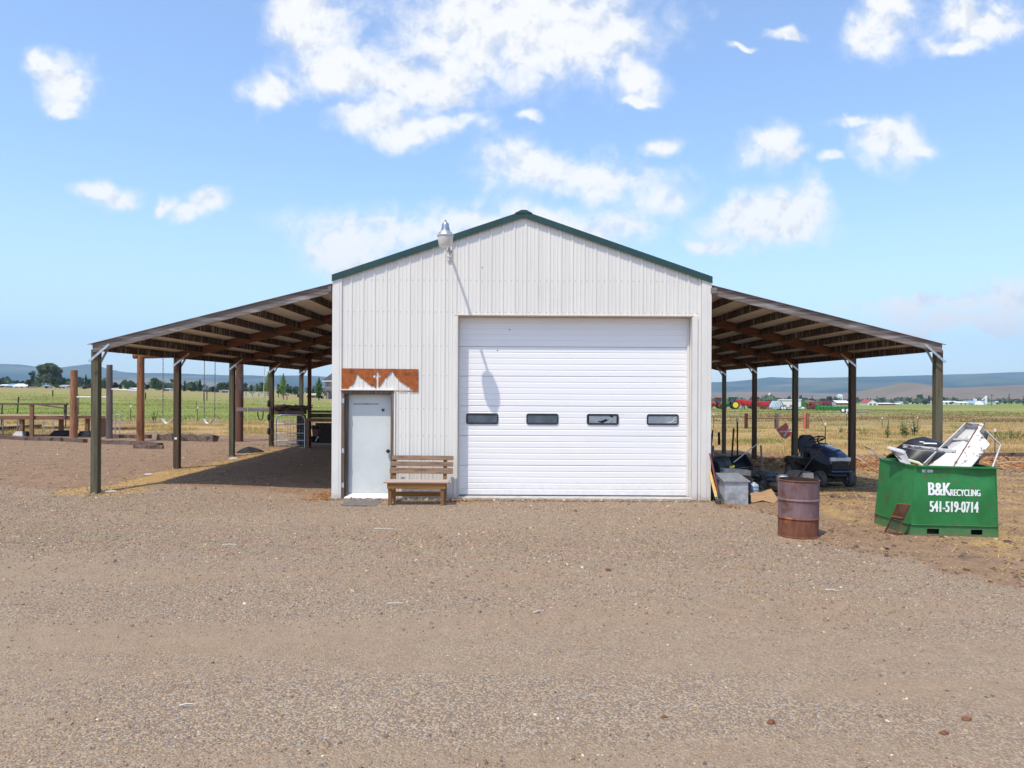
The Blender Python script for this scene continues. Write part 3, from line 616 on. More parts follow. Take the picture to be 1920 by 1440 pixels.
# ------------------------------------------------------------------ workshop
XL, XR, XC = -3.483, 3.857, 0.21           # wall corners and ridge
EAVE, PEAK, LEN = 4.33, 5.55, 14.5
OX0, OX1, OZ = -1.06, 3.504, 3.59          # vehicle door opening
DX0, DX1, DZ = -3.317, -2.298, 2.125       # entrance opening (outside of its frame)
shop = thing('metal_workshop', 'white ribbed metal workshop with green roof trim and a wide roll-up door', 'building', (XC, WY, 0))
def gable(x): return EAVE+(PEAK-EAVE)*(1-abs(x-XC)/(XR-XC if x > XC else XC-XL))
RIB = 0.2267
def rib_profile(x0, x1, x_start=-3.14):
    """x stations and how far each stands proud of the wall"""
    st = []
    k = math.floor((x0-x_start)/RIB)-1
    while x_start+k*RIB < x1+RIB:
        r = x_start+k*RIB
        st += [(r-.024,0),(r-.013,.014),(r+.015,.014),(r+.025,0),(r+RIB/3-.016,0),(r+RIB/3-.004,.0042),(r+RIB/3+.004,.0042),(r+RIB/3+.013,0),(r+2*RIB/3-.016,0),(r+2*RIB/3-.004,.0042),(r+2*RIB/3+.004,.0042),(r+2*RIB/3+.013,0)]
        k += 1
    def hgt(x):
        for (a, b), (c, d) in zip(st, st[1:]):
            if a <= x <= c: return b+(d-b)*(x-a)/max(c-a, 1e-6)
        return 0
    xs_ = [x for x, _ in st if x0+1e-4 < x < x1-1e-4]
    for e in (OX0, OX1, DX0, DX1):
        if x0+1e-4 < e < x1-1e-4: xs_.append(e)
    xs_ = sorted(xs_+[x0, x1]); return [(x, hgt(x)) for x in xs_]
edges = [XL+.005]+[-3.14+.0+.9068*i for i in range(8)]+[XR-.005]
for a, b in zip(edges, edges[1:]):
    m = M(); pr = rib_profile(a, b)
    for (x0, h0), (x1, h1) in zip(pr, pr[1:]):
        c = (x0+x1)/2
        z0 = OZ+.012 if OX0 < c < OX1 else DZ+.004 if DX0 < c < DX1 else 0.015
        vs = [(x0,WY-h0,z0),(x1,WY-h1,z0),(x1,WY-h1,gable(x1)),(x0,WY-h0,gable(x0)),(x0,WY+.01,z0),(x1,WY+.01,z0),(x1,WY+.01,gable(x1)),(x0,WY+.01,gable(x0))]
        m.add(vs, [(0,1,2,3),(7,6,5,4),(0,4,5,1),(3,2,6,7)])
    part('wall_panel', m, W['sheet'], shop, fix=False)
scr = M()
for zr in (.62, 1.25, 1.78, 2.42, 3.0, 3.66, 4.28):
    for k in range(-2, 32):
        for off in (.055, .17):
            x = -3.14+k*RIB+off
            if not XL+.08 < x < XR-.08 or zr > gable(x)-.12: continue
            if (OX0-.1 < x < OX1+.1 and zr < OZ+.04) or (DX0-.03 < x < DX1+.03 and zr < DZ+.1): continue
            scr.lathe([(.009,0),(.009,-.004),(.004,-.007)], 6, (x, WY, zr), 'y')
part('screws', scr, W['galv_dull'], shop, kind='stuff')
# side and back walls
for nm, x, sgn in (('side_wall', XL, -1), ('side_wall', XR, 1)):
    m = M(); ys_ = [WY+.01+RIB*k/2 for k in range(int(LEN/RIB*2)+1)]
    for i, (y0, y1) in enumerate(zip(ys_, ys_[1:])):
        o0 = .018 if i % 2 else 0; xa = x+sgn*(.0)+sgn*o0; m.add([(xa,y0,.015),(xa,y1,.015),(xa,y1,EAVE-.05),(xa,y0,EAVE-.05)], [(0,1,2,3)])
        if i: xb = x+sgn*(.018-o0); m.add([(xb,y0,.015),(xa,y0,.015),(xa,y0,EAVE-.05),(xb,y0,EAVE-.05)], [(0,1,2,3)])
    part(nm, m, W['sheet'], shop, fix=False)
m = M().add([(XL,WY+LEN,0),(XR,WY+LEN,0),(XR,WY+LEN,EAVE),(XC,WY+LEN,PEAK),(XL,WY+LEN,EAVE)], [(0,1,2,3,4)]); part('back_wall', m, W['sheet'], shop)
part('interior_wall', M().add([(XL+.1,WY+.6,0),(XR-.1,WY+.6,0),(XR-.1,WY+.6,EAVE-.2),(XL+.1,WY+.6,EAVE-.2)], [(0,1,2,3)]), W['void'], shop)
part('foundation', M().box((XL+.02, WY+.03, -.3), (XR-.02, WY+LEN-.05, .052)).box((OX0-.1, WY-.035, -.3), (OX1+.02, WY+.03, .050)), W['concrete'], shop, bevel=.006)
# roof: two ribbed slopes, rake and ridge trims
for sgn, xe in ((-1, XL-.03), (1, XR+.03)):
    m = M(); n = 65
    for i in range(n):
        y0 = WY-.045+(LEN+.1)*i/n; y1 = WY-.045+(LEN+.1)*(i+1)/n; ym = y0+(y1-y0)*.75
        e = EAVE+.02; p_ = PEAK+.045
        m.add([(XC,y0,p_),(xe,y0,e),(xe,ym,e),(XC,ym,p_)], [(0,1,2,3)]); m.add([(XC,ym,p_),(xe,ym,e),(xe,ym+.03,e+.02),(XC,ym+.03,p_+.02)], [(0,1,2,3)])
        m.add([(XC,ym+.03,p_+.02),(xe,ym+.03,e+.02),(xe,y1,e),(XC,y1,p_)], [(0,1,2,3)])
    part('roof_slope', m, W['green_trim'], shop, fix=False)
    # rake trim: face board and its turned lip
    t = .118; m = M(); z0, z1 = EAVE+.042, PEAK+.082
    m.add([(xe,WY-.05,z0-t),(XC,WY-.05,z1-t),(XC,WY-.05,z1),(xe,WY-.05,z0),(xe,WY-.032,z0-t),(XC,WY-.032,z1-t),(XC,WY+.12,z1),(xe,WY+.12,z0)], [(0,1,2,3),(0,4,5,1),(3,2,6,7),(0,3,7,4)])
    part('rake_trim', m, W['green_trim'], shop)
    part('rake_lip', M().bar((xe, WY-.056, z0-t-.004), (XC, WY-.056, z1-t-.004), .012, .016, (0,0,1)), W['green_trim'], shop)
m = M(); ry = WY-.062
m.add([(XC-.17,ry,PEAK+.035),(XC-.05,ry,PEAK+.096),(XC+.05,ry,PEAK+.096),(XC+.17,ry,PEAK+.035),(XC-.17,WY+LEN,PEAK+.035),(XC-.05,WY+LEN,PEAK+.096),(XC+.05,WY+LEN,PEAK+.096),(XC+.17,WY+LEN,PEAK+.035)],
      [(0,4,5,1),(1,5,6,2),(2,6,7,3),(0,1,2,3)]); part('ridge_cap', m, W['green_trim'], shop)
# corner trims: folded strips with a raised fold
for x0, x1, fx in ((XL-.02, XL+.165, XL+.115), (XR-.17, XR+.02, XR-.075)):
    m = M().box((x0, WY-.033, -.01), (x1, WY+.02, gable((x0+x1)/2)-.045)); part('corner_trim', m, W['trim'], shop, bevel=.003)
    part('corner_fold', M().box((fx-.007, WY-.040, -.01), (fx+.007, WY-.0335, gable(fx)-.06)), W['trim'], shop, bevel=.002)
# trims and jambs of the vehicle door
part('door_trim', M().box((OX0-.062, WY-.034, .02), (OX0-.004, WY+.0, OZ+.012)), W['trim'], shop, bevel=.003)
part('door_trim', M().box((OX1+.006, WY-.036, .02), (OX1+.105, WY+.0, OZ+.02)), W['trim'], shop, bevel=.003)
part('door_head_trim', M().box((OX0-.06, WY-.038, OZ+.002), (OX1+.03, WY-.002, OZ+.020)), W['jamb'], shop, bevel=.002)
GY = WY+.245
part('jamb', M().box((OX0-.045, WY+.0, .053), (OX0, GY+.05, OZ)), W['trim'], shop, bevel=.002)
part('jamb', M().box((OX1, WY+.0, .053), (OX1+.045, GY+.05, OZ)), W['trim'], shop, bevel=.002)
part('jamb_edge', M().box((OX0-.004, WY-.040, .02), (OX0+.009, WY+.012, OZ)), W['jamb'], shop)
part('jamb_edge', M().box((OX1-.010, WY-.028, .02), (OX1+.006, WY+.012, OZ)), W['jamb'], shop)
part('head_jamb', M().box((OX0-.04, WY+.002, OZ), (OX1+.04, GY+.05, OZ+.04)), W['jamb'], shop)
part('door_stop', M().box((OX1-.045, GY-.05, .06), (OX1-.004, GY-.012, OZ)), W['trim'], shop)
part('door_stop', M().box((OX0+.004, GY-.03, .06), (OX0+.03, GY-.012, OZ)), W['trim'], shop)

# roll-up door: six ribbed sections, four windows
gd = part('rollup_door', M().box((OX0-.02, GY+.035, .055), (OX1+.02, GY+.05, OZ-.005)), W['door_white'], shop)
SH = .5885
for k in range(6):
    z0 = .062+k*SH; z1 = z0+SH-.004; m = M(); n = 5; ph = (z1-z0)/n
    prof = [(0, z0)]
    for j in range(n):
        a, b = z0+j*ph, z0+(j+1)*ph; d = .0
        prof += [(-.010-d, a+.006), (-.014, a+.016), (-.014, b-.010), (-.008, b-.003)]
    prof += [(0, z1), (.03, z1), (.03, z0)]
    m.prism([(y, z) for y, z in prof], OX1-OX0-.012, lambda y, z, d: (OX0+.006+d, GY+y, z))
    o = part('door_section', m, W['door_white'], gd)
ZW = 2.16-(785.3-730)/F*(GY)
wx = [(-.855,-.243),(.275,.877),(1.405,2.007),(2.53,3.135)]
wx = [((874.3-960)/F*GY,(934.8-960)/F*GY),((987-960)/F*GY,(1047.3-960)/F*GY),((1100.2-960)/F*GY,(1160.3-960)/F*GY),((1212.6-960)/F*GY,(1272.6-960)/F*GY)]
def rrect(w, h, r, n=5):
    p = []
    for cx, cy_, a0 in ((w/2-r, h/2-r, 0), (-w/2+r, h/2-r, 90), (-w/2+r, -h/2+r, 180), (w/2-r, -h/2+r, 270)):
        for j in range(n): t = math.radians(a0+90*j/(n-1)); p.append((cx+r*math.cos(t), cy_+r*math.sin(t)))
    return p
for i, (a, b) in enumerate(wx):
    cx = (a+b)/2; w_, h_ = b-a, .215
    out, inn = rrect(w_, h_, .045), rrect(w_-.055, h_-.065, .02); n = len(out); m = M()
    rings = [[(cx+u, GY-.0145, ZW+v) for u, v in out], [(cx+u*.985, GY-.032, ZW+v*.97) for u, v in out], [(cx+u, GY-.030, ZW+v) for u, v in inn], [(cx+u, GY-.016, ZW+v) for u, v in inn]]
    m.loft(rings, cap=False)
    wo = part('window', m, W['rubber'], gd, smooth=True)
    part('window_backing', M().prism(inn, .002, lambda u, v, d: (cx+u, GY-.0152-d, ZW+v)), W['void'], wo)
    gy = GY-.020
    if i == 2:
        gp_ = [(-.27,-.072),(-.272,.07),(.12,.073),(.15,.045),(.165,.055),(.185,.02),(.20,.05),(.215,.072),(.272,.07),(.27,-.072),(.12,-.072),(.20,.0),(.15,-.015),(.10,-.03),(.07,.01),(.03,-.005),(-.02,-.03),(-.11,-.04),(-.07,-.06),(-.02,-.072)]
        part('pane', M().prism(gp_, .002, lambda u, v, d: (cx+u, gy-d, ZW+v)), W['pale_glass'], wo)
        part('shard', M().prism([(.0,-.075),(.14,-.073),(.21,-.01),(.19,.015),(.13,-.02),(.06,-.045)], .002, lambda u, v, d: (cx+u, gy-.004-d, ZW+v)), W['pale_glass'], wo)
    else:
        part('pane', M().prism([(u*1.01, v*1.01) for u, v in inn], .002, lambda u, v, d: (cx+u, gy-d, ZW+v)), W['dark_glass' if i < 2 else 'pale_glass'], wo)
    if i == 3:
        for q in ([(.08,-.07),(.14,-.05),(.2,-.03),(.27,.01)], [(.12,-.07),(.19,-.045),(.235,-.06),(.27,-.05)], [(.2,-.03),(.22,.02),(.26,.06)]):
            part('crack', M().tube([(cx+u, gy-.003, ZW+v) for u, v in q], .0028, 4), W['white'], wo)
part('bottom_seal', M().box((OX0+.006, GY-.022, .054), (OX1-.006, GY+.03, .066)), W['rubber'], gd)
for x, z in ((-.052, 3.34), (-.29, 2.93)): part('bullet_hole', M().lathe([(.012,0),(.012,-.002)], 10, (x, GY-.0145, z), 'y'), W['void'], gd)
part('bullet_hole', M().lathe([(.011,0),(.011,-.002)], 10, (-.59, WY-.001, 4.53), 'y'), W['void'], shop)

# entrance door in its weathered wooden frame
DYR = WY+.15
ed = part('entrance_door', M().box((DX0+.10, DYR, .10), (DX1-.065, DYR+.045, DZ-.075)), W['man_door'], shop, bevel=.004)
part('frame_post', M().box((DX0, WY-.03, .0), (DX0+.055, DYR+.02, DZ)), W['door_wood'], shop, bevel=.004)
part('frame_stop', M().box((DX0+.055, WY+.04, .0), (DX0+.10, DYR+.02, DZ-.02)), W['door_wood'], shop, bevel=.003)
part('frame_post', M().box((DX1-.062, WY-.03, .0), (DX1, DYR+.02, DZ)), W['door_wood'], shop, bevel=.004)
part('frame_head', M().box((DX0+.056, WY-.02, DZ-.07), (DX1-.063, DYR+.02, DZ)), W['door_wood'], shop, bevel=.004)
part('head_flashing', M().box((DX0-.02, WY-.06, DZ+.001), (DX1+.015, WY+.01, DZ+.022)), W['trim'], shop, bevel=.002)
part('side_trim', M().box((DX1+.001, WY-.034, .015), (DX1+.03, WY, DZ)), W['trim'], shop, bevel=.002)
part('threshold', M().add([(DX0+.06,WY-.05,.035),(DX1-.06,WY-.05,.035),(DX1-.06,DYR+.01,.098),(DX0+.10,DYR+.01,.098),(DX0+.06,WY-.05,.0),(DX1-.06,WY-.05,.0),(DX1-.06,DYR+.01,.0),(DX0+.10,DYR+.01,.0)], [(0,1,2,3),(7,6,5,4),(0,4,5,1),(1,5,6,2),(2,6,7,3),(3,7,4,0)]), W['white'], shop)
for z in (1.92, .95, .28): part('hinge', M().box((DX0+.012, WY-.038, z-.045), (DX0+.045, WY-.0305, z+.045)).tube([(DX0+.05, WY-.036, z-.05), (DX0+.05, WY-.036, z+.05)], .008, 8), W['galv_dull'], ed)
kx = (728.5-960)/F*DYR
part('knob', M().lathe([(.034,0),(.034,-.008),(.016,-.012),(.014,-.03),(.030,-.045),(.033,-.06),(.024,-.072),(.0,-.075)], 16, (kx, DYR, .935), 'y'), W['black'], ed, smooth=True)
part('deadbolt', M().lathe([(.032,0),(.030,-.014),(.022,-.02),(.0,-.02)], 18, ((718.3-960)/F*DYR, DYR, H-(768.5-729)/F*DYR), 'y'), W['alu'], ed, smooth=True)
part('bolt_face', M().lathe([(.024,-.0205),(.0,-.024)], 14, ((718.3-960)/F*DYR, DYR, H-(769-729)/F*DYR), 'y'), W['black'], ed)
ink = mat('black_marker', (.01,.01,.012), rough=.6)
lettering('KAVAE FABRICATION', ed, ink, ((686-960)/F*DYR, DYR-.002, H-(757.6-728.7)/F*DYR), (math.pi/2, 0, 0), .05, width=.5, offset=.0, shear=.35)

# ------------------------------------------------------------------ rusted sign, yard lamp, bench, mat
def sg(x, y): return ((610+x/4.8-960)/F*(WY-.03), H-(660+y/4.8-728.7)/F*(WY-.03))
poly = [(145,148),(835,152),(835,358),(634,353),(634,346),(800,346),(770,328),(735,306),(728,298),(700,281),(668,258),(640,232),(634,222),(612,190),(597,165),(585,190),(573,206),(566,199),(556,222),(545,237),(530,243),(510,275),(490,306),(476,322),
        (475,300),(475,229),(501,229),(501,209),(475,209),(475,174),(456,174),(456,209),(428,209),(428,229),(456,229),(456,320),(448,326),(428,306),(418,310),(385,285),(352,255),(344,246),(330,248),(322,236),(300,212),(285,194),(274,220),(262,262),(248,290),(228,312),(216,308),(206,328),(186,341),(145,343)]
so = solo('metal_sign', M().prism([sg(*p) for p in poly], .003, lambda u, v, d: (u, WY-.0175+d, v)), W['rust_sign'], 'rusty steel cut-out sign with two mountains and a cross above the entrance', 'sign', (-2.55, WY-.0175, 2.3))
LX, LY = (833.7-960)/F*13.47, 13.47
lz = lambda y: H-(y-729.4)/F*LY
yl = thing('yard_light', 'silver dome yard light on an arm near the left roof edge', 'lamp', (LX, WY, 4.9))
ax = (842.5-960)/F*WY
part('wall_bracket', M().box((ax-.05, WY-.035, 4.66), (ax+.045, WY-.020, 4.93)), W['trim'], yl, bevel=.004)
for x, z in ((ax-.03, 4.86), (ax+.03, 4.84), (ax+.0, 4.70)): part('bolt', M().lathe([(.013,0),(.013,-.012),(.0,-.014)], 8, (x, WY-.036, z), 'y'), W['black'], yl)
part('arm', M().tube([(ax, WY-.03, 4.80), (ax, WY-.16, 4.86), (LX, LY+.45, 5.02), (LX, LY+.14, 5.085), (LX, LY, 5.085)], .024, 10), W['galv_dull'], yl, smooth=True)
part('wire', M().tube([(ax-.02, WY-.05, 4.90), (ax-.07, WY-.06, 4.86), (ax-.085, WY-.06, 4.80), (ax-.06, WY-.05, 4.75), (ax-.02, WY-.04, 4.74)], .006, 5), W['white'], yl)
part('refractor', M().lathe([(.0,lz(462.5)),(.108,lz(462)),(.122,lz(460)),(.142,lz(443)),(.142,lz(442))], 28, (LX, LY, 0)), W['refractor'], yl, smooth=True)
part('rim', M().lathe([(.146,lz(444)),(.152,lz(443)),(.152,lz(441.5)),(.146,lz(441))], 28, (LX, LY, 0)), W['jamb'], yl, smooth=True)
part('shade', M().lathe([(.146,lz(441)),(.128,lz(437)),(.10,lz(434.5)),(.088,lz(433))], 28, (LX, LY, 0)), W['galv'], yl, smooth=True)
part('ballast_housing', M().lathe([(.092,lz(435)),(.080,lz(431)),(.066,lz(424)),(.062,lz(419.5)),(.052,lz(418.3))], 20, (LX, LY, 0)), W['alu'], yl, smooth=True)
part('photocell', M().lathe([(.034,lz(418.5)),(.034,lz(416.5)),(.016,lz(415.8)),(.020,lz(413)),(.012,lz(412)),(0,lz(411.8))], 14, (LX, LY, 0)), W['galv_dull'], yl, smooth=True)

bn = thing('bench', 'wooden slat-back bench against the wall between entrance and roll-up door', 'bench', (-1.83, 13.9, 0))
BF, BB = 13.64, 14.10
bx0, bx1 = -2.30, -1.215
for x in (bx0+.02, bx1-.02-.075):
    part('leg', M().box((x, BF, .0), (x+.062, BF+.07, .415)), W['bench_leg'], bn, bevel=.004)
    part('leg', M().bar((x+.035, BB-.04, .0), (x+.035, BB+.105, .865), .07, .05, (0,1,0)), W['bench_leg'], bn, bevel=.004)
    part('side_rail', M().box((x+.012, BF+.07, .32), (x+.05, BB-.02, .41)), W['bench_leg'], bn, bevel=.003)
part('apron', M().box((bx0+.005, BF-.022, .315), (bx1-.0, BF-.001, .417)), W['bench_new'], bn, bevel=.004)
part('seat_board', M().box((bx0-.06, BF-.05, .419), (bx1+.055, BF+.145, .452)), W['bench_seat'], bn, bevel=.006)
part('seat_board', M().box((bx0-.055, BF+.155, .419), (bx1+.05, BF+.345, .450)), W['bench_seat'], bn, bevel=.006)
part('stretcher', M().box((bx0+.05, BB-.075, .12), (bx1-.04, BB-.045, .205)), W['bench_new'], bn, bevel=.004)
part('corner_brace', M().lathe([(.022,-.012),(.03,-.012),(.03,.012),(.022,.012),(.022,-.012)], 12, (bx0+.1, BF+.1, .155), 'y', cap=False), W['bench_new'], bn)
for z0, z1, y0, xo in ((.545,.655,.055,-.03), (.683,.770,.082,-.012), (.800,.885,.103,.0)):
    yb = BB+(z0+z1)/2*.172-.085
    part('back_slat', M().bar((bx0+xo, yb, (z0+z1)/2), (bx1+.10+xo*.3, yb, (z0+z1)/2-.006), z1-z0, .024, (0,1,-.17)), W['bench_old'], bn, bevel=.005)
mq = [G(639.7,949), G(704,949.6), G(720.7,936.3), G(654,936.3)]
mm = M(); n_ = 8
vs = []
for j in range(n_+1):
    for i in range(n_+1):
        a, b = i/n_, j/n_; p = (mq[0]*(1-a)+mq[1]*a)*(1-b)+(mq[3]*(1-a)+mq[2]*a)*b
        vs.append((p.x, p.y, p.z+.012+.006*math.sin(a*5)+.012*math.exp(-((a-.75)/.1)**2)*(1-b)))
b0 = len(vs); vs += [(x, y, z-.012) for x, y, z in vs]
fs = []; w9 = n_+1
for j in range(n_):
    for i in range(n_): q = j*w9+i; fs.append((q, q+1, q+w9+1, q+w9)); fs.append((b0+q+w9, b0+q+w9+1, b0+q+1, b0+q))
rim_ = list(range(n_))+[j*w9+n_ for j in range(n_)]+[n_*w9+n_-i for i in range(n_)]+[(n_-j)*w9 for j in range(n_)]
for i in range(len(rim_)): a, b = rim_[i], rim_[(i+1)%len(rim_)]; fs.append((a, b0+a, b0+b, b))
solo('door_mat', mm.add(vs, fs), W['mat_grey'], 'flat grey rubber mat on the gravel before the entrance', 'mat', (-2.9, 13.8, 0))

# ------------------------------------------------------------------ lean-tos
def lean_to(sgn, xw, zw, xe, ze, px_, sp, label, extra):
    """open pole roof: wall side at xw, eave at xe, posts at px_"""
    T = thing('lean_to', label, 'shelter', (px_, WY+.05, tz(px_, WY+.3)), group='open lean-tos on either side of the workshop')
    sl = (ze-zw)/(xe-xw)
    zt = lambda x: zw+sl*(x-xw)                     # underside of the roof sheet
    LYS = [WY+.05+sp*i for i in range(5)]
    y_end = LYS[-1]+.25
    nrm = Vector((-sl, 0, 1)).normalized()
    def rafter(y, th, dep, x0, x1, nm, mt, drop=0.0):
        a, b = Vector((x0, y, zt(x0)-drop)), Vector((x1, y, zt(x1)-drop)); m = M()
        vs = [a, b, b-Vector((0,0,dep)), a-Vector((0,0,dep))]
        m.add([v+Vector((0,-th/2,0)) for v in vs]+[v+Vector((0,th/2,0)) for v in vs], [(0,1,2,3),(7,6,5,4),(0,4,5,1),(1,5,6,2),(2,6,7,3),(3,7,4,0)])
        return part(nm, m, mt, T, bevel=.004)
    x_end = px_-sgn*(-.03)
    rafter(WY-.005, .040, .186, xw+sgn*.02, px_+sgn*.03, 'front_beam', W['beam'])
    for y in LYS[1:]: rafter(y-.02, .045, .21, xw+sgn*.02, px_+sgn*.02, 'rafter', W['rafter'], .004)
    # purlins hung between the rafters
    npl = 8; L_ = abs(px_-xw)
    ysr = [WY+.016]+[y-.044 for y in LYS[1:]]; yer = [y-.044+.0 for y in LYS[1:]]
    for k in range(npl):
        x = px_-sgn*(.012+k*(L_-.25)/(npl-.55))
        dep = .15
        mloc = {}
        for bay in range(4):
            y0 = WY+.017 if bay == 0 else LYS[bay]+.004; y1 = LYS[bay+1]-.044
            z = zt(x)-.002
            m = M().box((-.019, 0, -dep), (.019, y1-y0, -.004))
            o = piece('purlin', mesh_of('purlin', m, W['purlin']), T, (x, y0, z+random.uniform(-.004, .0)))
    # roof sheets
    n = 16; pw = (y_end-(WY-.06))/n
    xo = xe
    for i in range(n):
        m = M(); y0 = WY-.06+i*pw
        prof = [(0,0)]
        for j in range(4): c = pw*(j+.5)/4; prof += [(c-.03,0),(c-.015,.02),(c+.015,.02),(c+.03,0)]
        prof += [(pw+.01, .0)]
        for (a, ha), (b, hb) in zip(prof, prof[1:]):
            lift = .0015 if i % 2 else 0
            q = [(xw, y0+a, zw+ha+lift), (xo, y0+a, zt(xo)+ha+lift), (xo, y0+b, zt(xo)+hb+lift), (xw, y0+b, zw+hb+lift)]
            m.add(q+[(x, y, z+.0008) for x, y, z in q], [(0,1,2,3),(7,6,5,4),(1,5,6,2),(0,4,5,1)])
        part('roof_sheet', m, W['under'], T, fix=False)
    # posts and their two strap braces
    for i, y in enumerate(LYS):
        zb = tz(px_, y+.07); top = zt(px_)-.10
        if i == 0: top = zt(px_)-.125
        m = M(); lean = random.uniform(-.01, .01); bx = px_+sgn*.035+(-.008 if sgn < 0 else 0)
        m.box((bx-.07, y+.018 if i == 0 else y+.005, zb-.25), (bx+.07, y+.158 if i == 0 else y+.145, top))
        part('post', m, W['post'] if i in (0,) else W['post_brown'] if i % 2 else W['post'], T, bevel=.008)
        yf = WY-.032 if i == 0 else y-.048
        a = Vector((bx+sgn*.055, yf, top-.24)); b = Vector((bx-sgn*.34, yf, zt(bx-sgn*.34)-.10))
        part('strap_brace', M().bar(a, b, .045, .006, (0,1,0)), W['galv'], T)
        yb = y+.09 if i == 0 else y+.075
        part('strap_brace', M().bar(a+Vector((-sgn*.12, yb-yf+.03, -.01)), b+Vector((sgn*.06, yb-yf-.03, -.01)), .045, .006, (0,1,0)), W['galv_dull'], T)
        if extra and i == 1: part('notice', M().box((bx-.03, y-.003, zb+.72), (bx+.03, y+.004, zb+.77)), W['white'], T)
    part('end_block', M().box((xw-.02*sgn if sgn > 0 else xw+.02-.10, WY-.05, zw-.16), (xw+.10 if sgn > 0 else xw-.02, WY-.028, zw-.05)), W['plank_grey'], T)
    return T
lean_to(-1, XL-.02, 4.20, -8.27, 2.99, -8.14, 3.54, 'open pole lean-to on the left side of the workshop, beside the swings', True)
lean_to(1, XR+.02, 4.205, 8.44, 3.07, 8.34, 3.66, 'open pole lean-to on the right side of the workshop, over the mower', False)
# ------------------------------------------------------------------ left yard: swings, poles, platform, pen
def round_pole(name, px0, px1, top_px, base_px, Y, mt, label, group=None, lean=0.0):
    """a standing log, its width, top and foot read off the photo at distance Y"""
    c = P((px0+px1)/2, base_px, Y); r = (px1-px0)/2/F*Y; z0 = tz(c.x, Y); z1 = P((px0+px1)/2, top_px, Y).z
    ph = random.uniform(0, 6); n = 14; k = 9; rings = []
    for i in range(k):
        t = i/(k-1); z = z0-.2+(z1-z0+.2)*t
        rings.append([Vector((c.x+lean*t+math.cos(a)*r*(1.05-.1*t)*(1+.05*math.sin(3*a+ph+2*t)+.02*math.sin(7*a+9*t)), Y+math.sin(a)*r*(1.05-.1*t)*(1+.05*math.sin(3*a+ph)), z)) for a in [2*math.pi*j/n for j in range(n)]])
    return solo(name, M().loft(rings), mt, label, 'pole', (c.x, Y, z0), group, smooth=True)
YS = 27.4
round_pole('timber_pole', 131.5, 144.5, 694, 821, 29.0, W['pole_orange'], 'short rough orange timber pole at the end of the plank rail', 'timber poles in the play yard')
round_pole('timber_pole', 199.5, 210.5, 684, 823, 28.6, W['pole_grey'], 'slim grey weathered timber pole right of the front left post', 'timber poles in the play yard')
round_pole('timber_pole', 257, 270.2, 667.5, 824, YS, W['pole'], 'tall smooth red-brown pole holding up the left end of the swing beam', 'timber poles in the play yard')
round_pole('timber_pole', 441.5, 455.8, 662, 832, YS, W['pole_two'], 'tall thick pole, grey above and red below, holding the right end of the swing beam', 'timber poles in the play yard')
a, b = P(251, 667, YS), P(463, 664, YS)
solo('swing_beam', M().tube([a, a*.66+b*.34+Vector((0,0,.01)), a*.34+b*.66, b], .115, 12, .10), W['pole'], 'peeled log beam across the tall poles that carries the swings', 'beam', (a.x, YS, a.z-.1), smooth=True)
# white pipes between the poles (pull-up bars)
for (xa, ya, xb, yb, la) in ((144, 744.5, 200, 744.5, 'thin white pipe bar between the orange and the grey pole'), (209.5, 729.6, 258, 732.4, 'thin white pipe bar between the grey pole and the tall red-brown pole')):
    Ya, Yb = (28.9, 28.6) if xa < 180 else (28.5, YS); p0, p1 = P(xa, ya, Ya), P(xb, yb, Yb)
    solo('pull_up_bar', M().tube([p0, p1], .022, 8), W['white'], la, 'bar', p0, 'pipe bars between the poles', smooth=True)
def swing(xl, xr, y_top, y_seat, label):
    T = thing('swing', label, 'swing', (P((xl+xr)/2, y_seat, YS).x, YS, P(0, y_seat+8, YS).z), 'swings hanging from the log beam')
    s0, s1 = P(xl, y_seat, YS), P(xr, y_seat-3, YS-.05); mid = P((xl+xr)/2-1.5, y_seat+9, YS)
    for s, tx in ((s0, xl+.3), (s1, xr+1)):
        t = P(tx, y_top, YS); m = M().tube([s, t], .009, 5)
        for k in range(26):
            q = s+(t-s)*(k+.5)/26; m.cbox(q, (.03, .018, .05) if k % 2 else (.018, .03, .05))
        part('chain', m, W['chain'], T)
    n = 9; m = M(); top = []; bot = []
    for i in range(n):
        t = i/(n-1); q = s0*(1-t)**2+mid*2*t*(1-t)*1.0+s1*t*t; q = s0*(1-t)+s1*t+(mid-(s0+s1)/2)*(1-(2*t-1)**2)
        top.append(q)
    rings = [[q+Vector((0,-.10,.008)), q+Vector((0,.10,.008)), q+Vector((0,.10,-.008)), q+Vector((0,-.10,-.008))] for q in top]
    part('seat', m.loft(rings), mat('swing_seat_plastic', (.74,.70,.52), (.80,.78,.70), scale=3, rough=.5), T, smooth=True)
swing(305.5, 327, 672, 785, 'pale belt swing on chains nearest the tall red-brown pole')
swing(383, 402.5, 675, 785, 'pale belt swing on chains right of the second roof post')
# rope with a hanging loop, and a thin white rope
p0, p1 = P(496.5, 680, 26.6), P(493.5, 764, 26.6); T = thing('climbing_rope', 'white rope with a dark loop hanging behind the fourth roof post', 'rope', (p1.x, p1.y, P(0, 788, 26.6).z))
part('rope', M().tube([p0, p1], .014, 6), W['rope'], T)
part('loop', M().tube([P(483.4, 772, 26.6), P(483.6, 780, 26.6), P(486, 786, 26.6), P(489.5, 788, 26.6), P(492.5, 784, 26.6), P(493.6, 772, 26.6), P(493.5, 764, 26.6)], .02, 7), W['black'], T, smooth=True)
p0, p1 = P(464.3, 763, 25.2), P(463.8, 817, 25.2)
solo('pale_rope', M().tube([p0, (p0+p1)/2+Vector((.01,0,0)), p1], .009, 5), W['rope'], 'thin pale cord hanging from the grey plank rail', 'rope', p1)

